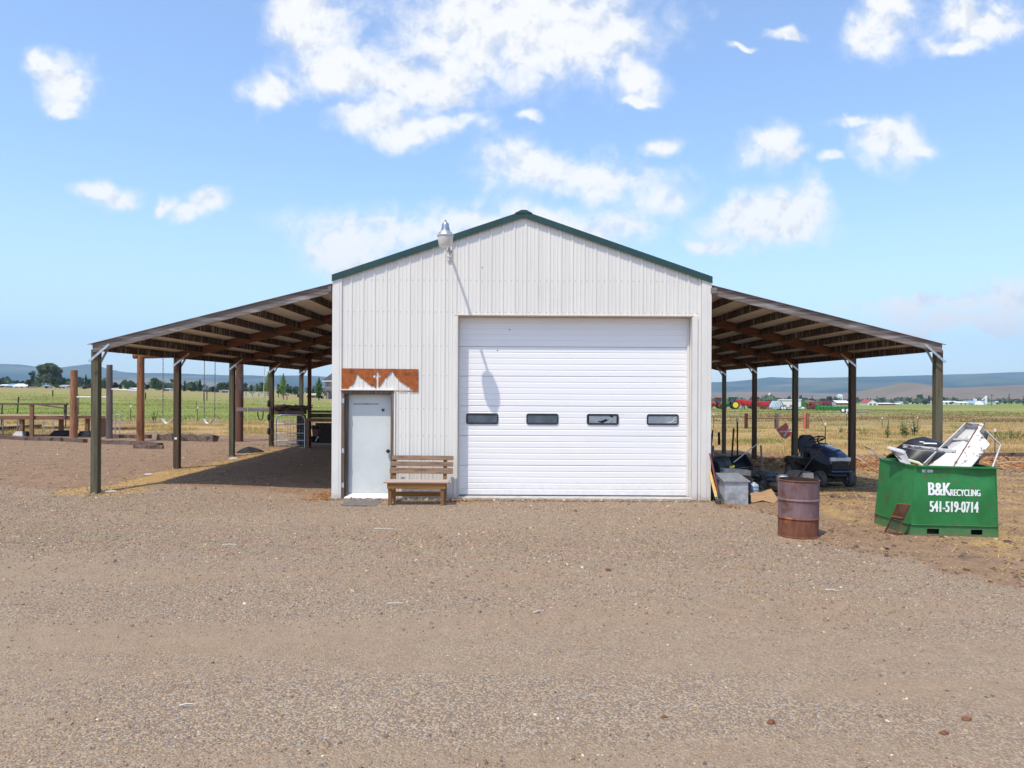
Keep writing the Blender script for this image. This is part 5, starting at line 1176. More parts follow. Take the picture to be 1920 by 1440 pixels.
tp = rings[3][n//2-5]; part('decal', M().bar(tp+Vector((-.14,-.004,.012)), tp+Vector((.07,-.004,.006)), .022, .004, (0,-.7,.7)).bar(tp+Vector((-.2,-.002,.034)), tp+Vector((-.13,-.002,.03)), .014, .004, (0,-.7,.7)), wl, T)
# smaller scrap
m = sheet(M(), [P(1692.5, 834, YB-.15), P(1718, 837, YB-.3), P(1791, 844, YB-.42), P(1790, 850, YB-.42), P(1718, 843.5, YB-.3), P(1693, 839, YB-.15)], .05)
solo('enamel_strip', m, wht, 'long white enamel strip lying across the black hopper', 'panel', P(1740, 843, YB-.3))
T = thing('folded_panel', 'folded white panel sticking out of the left side of the bin', 'panel', P(1690, 870, YB-.2))
part('top_flange', sheet(M(), [P(1663, 838.5, YB-.05), P(1668, 836.6, YB+.1), P(1700, 845, YB-.1), P(1696, 849, YB-.25)], .02), wht, T)
part('face', sheet(M(), [P(1669, 842, YB-.02), P(1697, 848, YB-.25), P(1708, 872, YB-.35), P(1688, 866, YB-.2)], .012), whs, T)
solo('bent_strip', M().tube([P(1703, 863, YB-.25), P(1722, 868, YB-.35), P(1732, 876, YB-.4)], .022, 6), mat('yellowed_plastic', (.62,.60,.30), (.70,.68,.48), scale=5, rough=.5), 'yellowish bent strip inside the front of the bin', 'strip', P(1715, 872, YB-.3))
solo('bent_pipe', M().tube([P(1847, 806.5, YB+.1), P(1876, 834.5, YB+.0), P(1861, 876, YB-.2), P(1858, 884, YB-.22)], .015, 8), W['galv_dull'], 'bent grey pipe standing out of the right of the bin', 'pipe', P(1858, 884, YB-.22), smooth=True)
solo('dark_strut', M().bar(P(1850, 810, YB+.3), P(1826, 880, YB+.1), .06, .04), W['tpost'], 'dark flat bar leaning behind the white cabinet', 'bar', P(1826, 880, YB+.1))
solo('thin_rod', M().tube([P(1630, 839, YB+.1), P(1655, 861, YB+.1)], .009, 6), W['galv_dull'], 'thin grey rod poking out over the left rim of the bin', 'rod', P(1655, 861, YB+.1))
solo('wire_rod', M().tube([P(1672, 846, YB-.1), P(1698, 868, YB-.25)], .007, 5), W['tpost'], 'dark thin wire before the folded white panel', 'rod', P(1698, 868, YB-.25))

# ------------------------------------------------------------------ riding mower
wl_, wr_ = P(1538, 921, 16.7), P(1592, 921, 16.8)
mc = (wl_+wr_)/2; hd = Vector((.10, -.99, 0)).normalized(); ang = math.atan2(hd.y, hd.x)
mz = tz(mc.x, mc.y)
T = thing('riding_mower', 'black and blue riding lawn mower parked under the right lean-to', 'mower', (mc.x, mc.y, mz), local=True, rotz=ang)
navy = mat('navy_hood_paint', (.018,.042,.09), (.024,.05,.105), scale=3, rough=.12, spec=.8, c3=(.05,.05,.05), pscale=5, plo=.68, phi=.85)
blk = mat('black_mower_steel', (.012,.012,.013), (.03,.027,.025), scale=6, rough=.5)
tyre = mat('dusty_tyre', (.05,.046,.042), (.11,.098,.085), scale=8, rough=.9)
def wheel(x, y, r, w, sgn):
    t = part('tyre', M().lathe([(r*.55,-w/2),(r*.86,-w/2),(r*.97,-w*.36),(r,-w*.15),(r,w*.15),(r*.97,w*.36),(r*.86,w/2),(r*.55,w/2)], 28, (x, y, r), 'y', cap=False), tyre, T, smooth=True)
    part('rim', M().lathe([(0,-.5*w+.02),(r*.2,-.5*w+.0),(r*.3,-.5*w+.035),(r*.55,-.5*w+.005),(r*.55,.5*w-.005),(r*.3,.5*w-.035),(r*.2,.5*w),(0,.5*w-.02)], 20, (x, y, r), 'y', cap=False), W['galv_dull'], t, smooth=True)
wheel(0, -.35, .185, .17, -1); wheel(0, .35, .185, .17, 1); wheel(-1.15, -.40, .25, .24, -1); wheel(-1.15, .40, .25, .24, 1)
part('front_axle', M().bar((0,-.33,.17), (0,.33,.17), .06, .07).bar((0,0,.17),(0,0,.34),.12,.08), blk, T)
part('chassis', M().box((-1.45,-.24,.24), (.12,.24,.36)), blk, T, bevel=.02)
def hood_sec(x, w, z0, z1, r=.09):
    p = [(-w, z0), (-w, z1-r), (-w+.035, z1-.04), (-w+r, z1-.008), (0, z1+.006), (w-r, z1-.008), (w-.035, z1-.04), (w, z1-r), (w, z0)]
    return [Vector((x, y, z)) for y, z in p]
secs = [hood_sec(-.62,.24,.60,.93), hood_sec(-.4,.245,.56,.915), hood_sec(-.1,.25,.52,.855), hood_sec(.10,.248,.50,.79), hood_sec(.20,.238,.50,.73), hood_sec(.235,.21,.52,.685)]
part('hood', M().loft(secs), navy, T, smooth=True)
part('side_panel', M().loft([hood_sec(-.60,.235,.34,.66,.05), hood_sec(.12,.24,.33,.58,.05), hood_sec(.20,.225,.34,.56,.05)]), blk, T, smooth=True)
part('grille', M().box((.205,-.20,.40), (.245,.20,.60)), blk, T, bevel=.015)
for k in range(4): part('grille_bar', M().box((.246,-.195,.425+k*.045), (.266,.195,.440+k*.045)), W['tpost'], T, bevel=.004)
part('headlight', M().box((.18,-.238,.60), (.256,-.10,.685)), W['refractor'], T, bevel=.012); part('headlight', M().box((.18,.10,.60), (.256,.238,.685)), W['refractor'], T, bevel=.012)
part('lamp_bezel', M().box((.19,-.099,.605), (.252,.099,.68)), W['galv'], T, bevel=.006)
part('bumper', M().box((.21,-.235,.345), (.275,.235,.392)), navy, T, bevel=.015)
part('hood_stripe', M().add([(-.52,-.2405,.80),(-.20,-.2525,.74),(-.16,-.2525,.70),(-.50,-.2435,.74)], [(0,1,2,3)]), mat('faded_red_decal', (.30,.07,.04), rough=.5), T)
part('dash', M().loft([hood_sec(-.74,.2,.55,.90), hood_sec(-.62,.235,.55,.95)]), blk, T, smooth=True)
part('steering_column', M().tube([(-.68,0,.9), (-.78,0,1.02)], .022, 8), blk, T)
wc = Vector((-.80,0,1.03)); tl = Matrix.Rotation(-.45, 3, 'Y')
part('steering_wheel', M().tube([wc+tl@Vector((math.cos(a)*.17, math.sin(a)*.17, 0)) for a in [2*math.pi*k/20 for k in range(21)]], .016, 8).tube([wc+tl@Vector((0,-.16,0)), wc+tl@Vector((0,.16,0))], .014, 6).tube([wc, wc+tl@Vector((.16,0,0))], .014, 6), W['black'], T, smooth=True)
part('foot_board', M().box((-.72,-.40,.30), (-.30,-.25,.335)).box((-.72,.25,.30), (-.30,.40,.335)), blk, T, bevel=.01)
part('rear_fender', M().loft([[Vector((x, y, z)) for y, z in ((-.46,.40),(-.47,.50),(-.42,.575),(.42,.575),(.47,.50),(.46,.40))] for x in (-1.52,-1.42,-.86,-.74)]), blk, T, bevel=.02)
ss_ = []
for x, z0, z1, w in ((-1.20,.60,.70,.21),(-1.0,.59,.72,.235),(-.82,.59,.70,.22)): ss_.append([Vector((x, y, z)) for y, z in ((-w,z0),(-w,z1-.03),(-w+.05,z1),(0,z1-.025),(w-.05,z1),(w,z1-.03),(w,z0))])
part('seat_cushion', M().loft(ss_), W['black'], T, smooth=True)
ss_ = []
for z, x, w, d in ((.68,-1.22,.20,.10),(.82,-1.25,.225,.10),(.98,-1.28,.21,.085),(1.07,-1.305,.16,.06),(1.10,-1.31,.10,.04)): ss_.append([Vector((x-d/2, -w, z)), Vector((x+d/2-.02, -w, z)), Vector((x+d/2, -w*.7, z)), Vector((x+d/2-.025, 0, z)), Vector((x+d/2, w*.7, z)), Vector((x+d/2-.02, w, z)), Vector((x-d/2, w, z))])
part('seat_back', M().loft(ss_), W['black'], T, smooth=True)
part('mower_deck', M().loft([[Vector((-.58+math.cos(a)*.42*s, math.sin(a)*.56*s, z)) for a in [2*math.pi*k/20 for k in range(20)]] for s, z in ((1,.09),(1,.16),(.9,.22),(.6,.24))]), blk, T, smooth=True)
part('lever', M().tube([(-.80,-.36,.57), (-.72,-.38,.78)], .010, 6), W['galv_dull'], T); part('lever_grip', M().lathe([(.014,0),(.018,.03),(.012,.05)], 8, (-.72,-.38,.775)), W['black'], T)
part('engine', M().box((-.5,-.2,.36), (0,.2,.52)), blk, T, bevel=.03)
part('muffler', M().tube([(.1,-.22,.30),(.2,-.1,.28),(.2,.15,.28)], .05, 10), blk, T, smooth=True)

# push mower with its bag
pc = P(1466, 918, 15.9); pz_ = tz(pc.x, pc.y); pa = math.radians(205)
T = thing('push_mower', 'old push mower with grey-brown bag between the scrap heap and the riding mower', 'mower', (pc.x, pc.y, pz_), local=True, rotz=pa)
part('deck', M().loft([[Vector((math.cos(a)*.30*s, math.sin(a)*.26*s, z)) for a in [2*math.pi*k/18 for k in range(18)]] for s, z in ((1,.06),(1,.15),(.85,.19),(.4,.21))]), blk, T, smooth=True)
part('engine', M().lathe([(.11,.20),(.13,.24),(.13,.33),(.10,.36),(.06,.37)], 16), W['galv_dull'], T, smooth=True)
for x, y in ((.27,-.26),(.27,.26),(-.27,-.26),(-.27,.26)): part('wheel', M().lathe([(.03,-.025),(.10,-.03),(.11,-.015),(.11,.015),(.10,.03),(.03,.025)], 18, (x, y, .11), 'y'), tyre, T, smooth=True)
bagm = mat('dusty_bag', (.17,.14,.105), (.23,.19,.145), scale=6, rough=.9, bump=.004)
part('bag', M().loft([[Vector((x, y, z)) for y, z in ((-w,.12),(-w*1.02,h_*.7),(-w*.8,h_),(w*.8,h_),(w*1.02,h_*.7),(w,.12))] for x, w, h_ in ((-.22,.2,.34),(-.4,.24,.42),(-.62,.24,.42),(-.74,.2,.36))]), bagm, T, smooth=True)
part('bag_label', M().box((-.66,.205,.26), (-.36,.258,.40)), mat('faded_label', (.48,.40,.32), (.56,.49,.40), scale=8, rough=.7), T, bevel=.01)
part('handle', M().tube([(-.1,-.2,.18), (-.72,-.22,.78), (-.85,-.22,.92), (-.86,.22,.92), (-.73,.22,.78), (-.1,.2,.18)], .014, 8).tube([(-.55,-.215,.6),(-.55,.215,.6)], .011, 6), W['black'], T, smooth=True)

# ------------------------------------------------------------------ scrap beside the workshop's right corner
c = G(1381, 946.5); T = thing('metal_box', 'grey galvanised metal box with a ridged sloping lid by the workshop corner', 'box', c)
bw, bh, bd = .222, .43, .42
part('body', M().box((c.x-bw, c.y, c.z-.01), (c.x+bw, c.y+bd, c.z+bh)), W['galv_dull'], T, bevel=.006)
m = M(); nr = 18; zl = c.z+bh
prof = []
for k in range(nr): t0 = k/nr; prof += [(-bw-.03+(2*bw+.06)*t0, 0), (-bw-.03+(2*bw+.06)*(t0+.5/nr), .008)]
prof += [(bw+.03, 0)]
for (a, ha), (b, hb) in zip(prof, prof[1:]): m.add([(c.x+a, c.y-.03, zl+.02+ha), (c.x+b, c.y-.03, zl+.02+hb), (c.x+b*.9-.05, c.y+bd+.02, zl+.12+hb), (c.x+a*.9-.05, c.y+bd+.02, zl+.12+ha)], [(0,1,2,3)])
m.box((c.x-bw-.03, c.y-.03, zl+.001), (c.x+bw+.03, c.y-.018, zl+.02)); m.add([(c.x-bw-.03,c.y-.03,zl+.001),(c.x-bw-.03,c.y-.03,zl+.02),(c.x-bw*.9-.077,c.y+bd+.02,zl+.12),(c.x-bw-.03,c.y+bd,zl+.001)], [(0,1,2,3)]); m.add([(c.x+bw+.03,c.y-.03,zl+.001),(c.x+bw+.03,c.y-.03,zl+.02),(c.x+bw*.9-.02,c.y+bd+.02,zl+.12),(c.x+bw+.03,c.y+bd,zl+.001)], [(0,1,2,3)])
part('lid', m, W['galv'], T, fix=False)
grey_pl = mat('grey_plastic', (.15,.155,.165), (.20,.205,.215), scale=4, rough=.55)
c2 = G(1357, 938); T = thing('storage_tote', 'grey plastic tote standing behind the metal box', 'tote', c2)
part('tub', M().loft([[Vector((c2.x+sx_*w, c2.y+.25+sy_*d, c2.z+z)) for sx_, sy_ in ((-1,-1),(1,-1),(1,1),(-1,1))] for w, d, z in ((.20,.2,0),(.235,.23,.40))]), grey_pl, T, bevel=.015)
part('lid', M().box((c2.x-.26, c2.y-.01, c2.z+.40), (c2.x+.26, c2.y+.51, c2.z+.45)), grey_pl, T, bevel=.015)
for z in (.14, .28): part('rib', M().box((c2.x-.235, c2.y+.01, c2.z+z), (c2.x+.235, c2.y+.03, c2.z+z+.03)), grey_pl, T, bevel=.006)
c3 = G(1413.5, 926.5); T = thing('water_jug', 'pale blue ribbed water jug between the metal box and the tyre', 'jug', c3, local=True)
blue_pl = mat('pale_blue_plastic', (.30,.40,.50), (.38,.47,.56), scale=3, rough=.3, spec=.5)
part('body', M().lathe([(.085,0),(.098,.012),(.098,.06),(.092,.068),(.098,.076),(.098,.125),(.092,.133),(.098,.141),(.098,.18),(.085,.205),(.06,.222),(.03,.228)], 24), blue_pl, T, smooth=True)
part('cap', M().lathe([(.03,.228),(.032,.245),(.0,.247)], 14), W['white'], T, smooth=True)
c4 = G(1420, 917); T = thing('spare_tyre', 'black tyre lying on edge behind the pale blue jug', 'tyre', c4)
part('tread', M().lathe([(.12,-.07),(.20,-.075),(.225,-.05),(.23,0),(.225,.05),(.20,.075),(.12,.07),(.115,0),(.12,-.07)], 28, (c4.x, c4.y+.1, c4.z+.22), 'y', cap=False), tyre, T, smooth=True)
def drumlike(name, px, py, Y, r, L, ax_, mt, label, cat):
    q = P(px, py, Y); d = Vector(ax_).normalized(); T = thing(name, label, cat, (q.x, q.y, q.z-r))
    part('shell', M().tube([q-d*L/2, q-d*L*.46, q+d*L*.46, q+d*L/2], r, 22), mt, T, smooth=True)
    part('mouth', M().tube([q-d*(L/2+.002), q-d*(L/2+.004)], r*.75, 18), W['void'], T)
    part('hoop', M().tube([q-d*.02, q+d*.02], r*1.04, 22), mt, T, smooth=True)
    return T
char = mat('charcoal_plastic', (.022,.025,.032), (.04,.044,.052), scale=5, rough=.5)
drumlike('plastic_barrel', 1346.5, 873, 15.6, .19, .42, (.75,.6,.1), char, 'black plastic barrel lying behind the grey tote at the workshop corner', 'barrel')
q = P(1383, 873, 16.0); T = thing('plastic_crate', 'open black plastic tub tilted on the scrap heap', 'tub', q-Vector((0,0,.15)))
Rt = Matrix.Rotation(.7, 3, 'X') @ Matrix.Rotation(.2, 3, 'Z')
part('floor', M().cbox(q+Rt@Vector((0,0,-.12)), (.5,.36,.02), Rt), char, T)
for cx_, cy_, sx2, sy2 in ((0,-.18,.5,.02),(0,.18,.5,.02),(-.25,0,.02,.36),(.25,0,.02,.36)): part('side', M().cbox(q+Rt@Vector((cx_,cy_,0)), (sx2,sy2,.24), Rt), char, T)
solo('yellow_scoop', M().loft([[P(1367+t*9, 878-t*3, 15.5)+Vector((0, math.cos(a)*.06*(1-t*.4), .05*math.sin(a)*(1-t*.4))) for a in [2*math.pi*k/10 for k in range(10)]] for t in (0,.5,1)]), mat('yellow_plastic', (.62,.50,.03), (.7,.58,.06), scale=4, rough=.4), 'small yellow plastic scoop on the scrap heap', 'scoop', P(1371, 879, 15.5), smooth=True)
a, b = P(1355.5, 883, 15.1), P(1408, 887, 15.1); T = thing('metal_tray', 'long dull metal trough lying across the heap behind the metal box', 'trough', a-Vector((0,0,.06)))
part('front', M().bar(a, b, .015, .10), W['alu'], T); part('bottom', M().bar(a+Vector((0,.1,-.05)), b+Vector((0,.1,-.05)), .2, .01), W['galv_dull'], T); part('rear', M().bar(a+Vector((0,.2,0)), b+Vector((0,.2,0)), .015, .1), W['alu'], T)
hc = G(1436, 915); solo('garden_hose', M().tube([hc+Vector((math.cos(a*.9)*(.16+.012*a), math.sin(a*.9)*(.13+.008*a)+.1, .03+.012*a+.02*math.sin(a*2.3))) for a in [k*.35 for k in range(58)]], .013, 6), W['black'], 'black hose coiled loosely on the dirt left of the push mower', 'hose', hc, smooth=True)
m = M(); hc = G(1400, 905)
for k in range(70):
    p = hc+Vector((random.gauss(.15, .5), random.gauss(.5, .35), abs(random.gauss(0, .09))+.02)); d = Vector((random.uniform(-1,1), random.uniform(-1,1), random.uniform(-.2,.25))).normalized()*random.uniform(.1, .4); m.bar(p-d, p+d, random.uniform(.015, .05), random.uniform(.01, .03))
solo('scrap_offcuts', m, mat('dark_scrap', (.045,.035,.03), (.10,.075,.06), scale=6, rough=.8), 'dark tangle of metal and wood offcuts between the tyre and the push mower', 'scrap', hc)
for i_, (px, py, Y_, r, h_, mt_, la) in enumerate(((1390, 893, 15.6, .14, .3, char, 'charcoal bucket among the scrap behind the metal tray'), (1443, 905, 16.9, .15, .34, grey_pl, 'grey bucket behind the coiled black hose'), (1366, 880, 16.7, .16, .4, W['black'], 'black bucket behind the yellow scoop'))):
    q = P(px, py, Y_); q.z = tz(q.x, Y_); T = thing('bucket', la, 'bucket', q); part('pail', M().lathe([(r*.8,0),(r,h_),(r*.96,h_),(r*.76,.02)], 20, q), mt_, T, smooth=True); part('rim', M().lathe([(r*1.0,h_-.03),(r*1.06,h_-.02),(r*1.06,h_+.005),(r*.97,h_+.005)], 20, q, cap=False), mt_, T, smooth=True); part('bail', M().tube([q+Vector((math.cos(a)*r*1.04, -.06*math.sin(a), h_-.02-.10*math.sin(a))) for a in [math.pi*k/8 for k in range(9)]], .006, 5), W['galv_dull'], T)
# heap of dark scrap under all this
solo('steel_rack', M().bar(P(1345, 895, 15.3), P(1408, 899, 15.3), .3, .06).bar(P(1345, 890, 15.5), P(1400, 893, 15.5), .05, .05).bar(P(1352, 918, 15.2), P(1352, 890, 15.2), .05, .05).bar(P(1404, 918, 15.4), P(1404, 892, 15.4), .05, .05), W['tpost'], 'dark low steel rack under the scrap behind the metal box', 'rack', G(1375, 918))
solo('wooden_post', M().box((P(1331.5,0,17.5).x, 17.5, tz(4.7,17.5)-.1), (P(1341,0,17.5).x, 17.62, P(0,838,17.5).z)).box((P(1328,0,17.5).x, 17.45, P(0,838,17.5).z), (P(1342.5,0,17.5).x, 17.66, P(0,829,17.5).z)), W['plank_grey'], 'stubby grey post with a board on top beside the workshop corner', 'post', (P(1336,0,17.5).x, 17.5, tz(4.7,17.5)), bevel=.006)
solo('slanted_board', M().bar(P(1341, 849, 16.6), P(1361, 864, 16.1), .03, .09), W['plank_pale'], 'pale board slanting down from the stubby post', 'board', P(1361, 866, 16.1))
def stick(name, x0, y0, Y0, x1, y1, Y1, r, mt, label, cat='stick', r1=None, foot=False):
    p, q = P(x0, y0, Y0), P(x1, y1, Y1)
    if foot: p.z = tz(p.x, p.y)-.03
    return solo(name, M().tube([p, (p+q)/2+Vector((random.uniform(-.006,.006),0,0)), q], r, 8, r1), mt, label, cat, p, smooth=True)
stick('white_pole', 1375.5, 867, 15.8, 1424, 829, 16.6, .011, W['rope'], 'thin pale pole slanting up from the scrap heap to the right', 'pole')
stick('wooden_stick', 1432, 905, 16.6, 1426.5, 835, 16.6, .027, W['plank_grey'], 'upright peeling wooden stick right of the scrap heap', r1=.022, foot=True)
stick('rebar', 1370.5, 856, 22.6, 1375.8, 803, 22.6, .03, W['rust_iron'], 'rusty red leaning rod behind the heap of scrap', 'rod', foot=True)
stick('rebar', 1334, 835, 20.5, 1336.5, 806.5, 20.5, .02, W['tpost'], 'dark iron rod standing behind the stubby post, taller of the pair', 'rod')
stick('rebar', 1333, 832, 20.2, 1334, 813, 20.2, .02, W['rust_iron'], 'short rusty rod beside the taller dark one behind the stubby post', 'rod')
stick('rebar', 1348.5, 834, 20.8, 1348, 810.5, 20.8, .036, W['tpost'], 'thick dark stake just left of the rearmost roof post', 'rod')
# hand tools leaning at the corner
ywood = mat('yellow_handle', (.52,.33,.075), (.60,.41,.12), scale=3, stretch=Z_GRAIN, rough=.5)
def tool(x0, y0, x1, y1, r, mt, label, blade=True, Y0=13.95, Y1=14.35):
    p, q = P(x0, y0, Y0), P(x1, y1, Y1); T = thing('hand_tool', label, 'tool', (p.x, p.y, max(p.z, tz(p.x, p.y))), 'long-handled tools leaning at the workshop corner')
    part('handle', M().tube([p+(q-p)*.16, q], r, 8), mt, T, smooth=True)
    part('grip', M().tube([p+(q-p)*.07, p+(q-p)*.165], r*1.25, 8), W['black'], T, smooth=True)
    if blade: d = (q-p).normalized(); part('blade', sheet(M(), [p+Vector((-.05,0,.0)), p+Vector((.05,0,0)), p+d*.13+Vector((.045,.02,0)), p+d*.13+Vector((-.045,.02,0))], .012), W['tpost'], T)
tool(1347.5, 942, 1331.5, 884, .019, ywood, 'yellow-handled post-hole digger leaning at the right workshop corner')
tool(1344, 941, 1330.3, 888, .016, ywood, 'second slimmer yellow handle close to the workshop corner', False)
tool(1352, 940, 1333, 858, .016, W['tpost'], 'tall dark-handled tool leaning behind the yellow ones')
tool(1349, 938, 1330.8, 850, .014, mat('red_handle', (.20,.025,.025), rough=.5), 'dark red handle leaning against the workshop corner', False)
# cardboard
cb = [G(1408, 944), G(1430, 941), G(1452, 944.5), G(1459, 938), G(1446, 927), G(1428, 929), G(1407, 930)]
m = M(); hs = [.012,.035,.01,.02,.12,.075,.06]
top = [p+Vector((0,0,h_)) for p, h_ in zip(cb, hs)]; m.add([p for p in top]+[p-Vector((0,0,.008)) for p in top], [(0,1,6),(1,5,6),(1,4,5),(1,2,4),(2,3,4),(13,8,7),(13,12,8),(12,11,8),(11,9,8),(11,10,9)]+[((i+1)%7, i, 7+i, 7+(i+1)%7) for i in range(7)])
solo('cardboard', m, mat('brown_cardboard', (.36,.21,.105), (.43,.27,.14), scale=4, rough=.85), 'flattened brown cardboard lying on the ground right of the metal box', 'cardboard', cb[0])
solo('dark_strip', M().box((cb[0].x-.05, cb[0].y-.02, cb[0].z), (cb[0].x-.005, cb[0].y+.2, cb[0].z+.16)), W['black_matt'], 'narrow black block at the left end of the cardboard', 'block', cb[0]-Vector((.03,0,0)), bevel=.006)
for i, (x0, y0, x1, y1, la) in enumerate(((1424,925,1455,921,'short dark bar on the dirt behind the cardboard'), (1440,934,1466,927,'dark flat bar on the dirt right of the cardboard'), (1437,910,1452,906,'dark scrap piece before the push mower'))):
    p, q = G(x0, y0, .03), G(x1, y1, .03); solo('scrap_bar', M().bar(p, q, .07, .05), W['tpost'], la, 'bar', p-Vector((0,0,.03)), 'loose scrap bars on the dirt')
# red sign on a stake
Yf = 24.2; f_ = [P(1455.5, 805.5, Yf), P(1474, 792.5, Yf), P(1484.5, 808, Yf), P(1485, 815, Yf), P(1473, 823, Yf), P(1466, 820, Yf)]
T = thing('warning_flag', 'red diamond sign with a white cross on a stake behind the third right post', 'sign', ground((P(1480,0,Yf).x, Yf)))
part('plate', sheet(M(), f_, .008), mat('faded_red', (.55,.10,.08), (.48,.14,.12), scale=5, rough=.6, c3=(.33,.17,.16), pscale=2.5), T)
part('cross_stripe', M().bar(P(1481.5, 800, Yf-.02), P(1469.5, 819, Yf-.02), .05, .004, (0,-1,0)).bar(P(1462, 809.5, Yf-.022), P(1486, 808.5, Yf-.022), .04, .004, (0,-1,0)), W['rope'], T)
q = P(1484.5, 812, Yf+.03); part('stake', M().tube([(q.x, q.y, tz(q.x, q.y)-.1), q], .016, 6), W['tpost'], T)
# fence beyond
tpost(1383.2, 785.5, 858, 23.2, 'T-post with white cap between the rear right posts, nearest of the row', lean=-.02, w=.05)
tpost(1547.5, 793.5, 838, 30.5, 'T-post with white cap rising behind the steering wheel')
tpost(1338, 776, 792, 52, 'white-capped T-post close to the right workshop wall', lean=.0)
tpost(1587.2, 773.5, 793, 58, 'white-capped T-post left of the second right post')
tpost(1654, 783, 805, 52, 'white-capped T-post left of the pair behind the right lean-to')
tpost(1663.5, 785, 807, 50, 'dark leaning T-post right of its white-capped neighbour', None, False, .1)
tpost(1720, 782, 796, 56, 'white-capped T-post left of the front right roof post')
tpost(1711, 800.5, 812, 44, 'white-capped T-post among the green weeds')
tpost(1865.5, 805, 848, 29.5, 'white-capped T-post right of the bent grey pipe', lean=.0)
tpost(1822, 785.5, 803, 38, 'thick dark stub post above the white cabinet', W['plank_grey'], False, .12, w=.10)
tpost(1838, 791, 803, 38, 'thin dark stub post right of the thick one above the cabinet', W['plank_grey'], False, .22, w=.07)
# rail fence
T = thing('rail_fence', 'low brown rail fence with one orange-painted post beyond the right lean-to', 'fence', ground((P(1400,0,52).x, 52)))
def fp(x, top, base, w, mt): q = P(x, 790, 52); part('fence_post', M().box((q.x-w/2, 51.9, tz(q.x,52)-.2), (q.x+w/2, 52.1, P(x, top, 52).z)), mt, T, bevel=.02)
fp(1399, 775, 798, .2, W['red_post']); fp(1457, 775, 797, .2, W['pole_grey']); fp(1514, 774.5, 799, .2, W['plank']); fp(1508.3, 776, 801, .13, mat('orange_paint', (.62,.17,.10), (.55,.14,.08), scale=4, rough=.6)); fp(1454, 780, 799, .1, W['post_brown'])
part('rail', M().tube([P(1402, 784.3, 51.95), P(1508, 784.6, 51.95)], .06, 8), W['plank'], T, smooth=True)
solo('ground_timber', M().bar(P(1838, 851.5, 28.5), P(1990, 852, 28.5), .15, .12), W['tie'], 'long dark timber on the ground right of the green bin', 'timber', P(1838, 853, 28.5))
for i, (x0, y0, x1, y1, la) in enumerate(((1870, 872, 1925, 869, 'pale branch on the dirt right of the green bin'), (1622, 838, 1640, 846, 'short pale stick on the chips behind the bin'), (1600, 858, 1620, 868, 'brown bark piece beside the second right post'))):
    p, q = G(x0, y0, .04), G(x1, y1, .04); solo('branch', M().tube([p, (p+q)/2+Vector((0,.1,.02)), q], .045, 7, .025), W['plank_pale'], la, 'branch', p-Vector((0,0,.04)), smooth=True)
def weed(px, py, Y, h, n, spread, label):
    q = P(px, py, Y); z = tz(q.x, Y); T = thing('weed', label, 'weed', (q.x, Y, z), 'green weeds in the dry grass', local=True)
    st, lf = M(), M()
    for k in range(n):
        a = random.uniform(0, 6.28); r = random.uniform(0, spread); hh = h*random.uniform(.55, 1); b = Vector((math.cos(a)*r*.4, math.sin(a)*r*.4, 0)); t = Vector((math.cos(a)*r, math.sin(a)*r, hh)); st.tube([b, t], .012, 4, .004)
        for j in range(9):
            s = .2+.8*j/8; c = b+(t-b)*s; la = random.uniform(0, 6.28); L_ = .24*h*(1.25-s*.7); d = Vector((math.cos(la), math.sin(la), .45)).normalized(); w = Vector((-d.y, d.x, 0))*L_*.2
            lf.add([c, c+d*L_*.5+w, c+d*L_, c+d*L_*.5-w], [(0,1,2,3)])
    part('stems', st, weed_m, T); part('leaves', lf, weed_m, T, fix=False)
weed_m = mat('weed_leaf', (.07,.125,.028), (.12,.17,.05), scale=3, rough=.7)
weed(1700, 815, 41, 1.05, 12, .5, 'tall green weed left of the front right roof post'); weed(1716, 812, 43, 1.15, 9, .4, 'tall green weed hard against the front right roof post'); weed(1664, 820, 40, .9, 6, .3, 'thin green weed below the pair of T-posts'); weed(1620, 815, 44, .5, 9, .5, 'low green weed right of the second right post')
weed(1576, 812, 46, .45, 9, .5, 'low green weed left of the second right post'); weed(1897, 815, 38, .7, 16, .9, 'broad green weed patch at the right picture edge'); weed(1880, 818, 37, .6, 10, .6, 'green weed right of the white-capped post by the bin'); weed(288, 785, 42, .75, 7, .35, 'green weed in the straw right of the tall red-brown pole'); weed(437, 800, 39, .6, 8, .4, 'green weed in the straw left of the third roof post'); weed(100, 776, 46, .5, 5, .3, 'small dark weed above the platform')
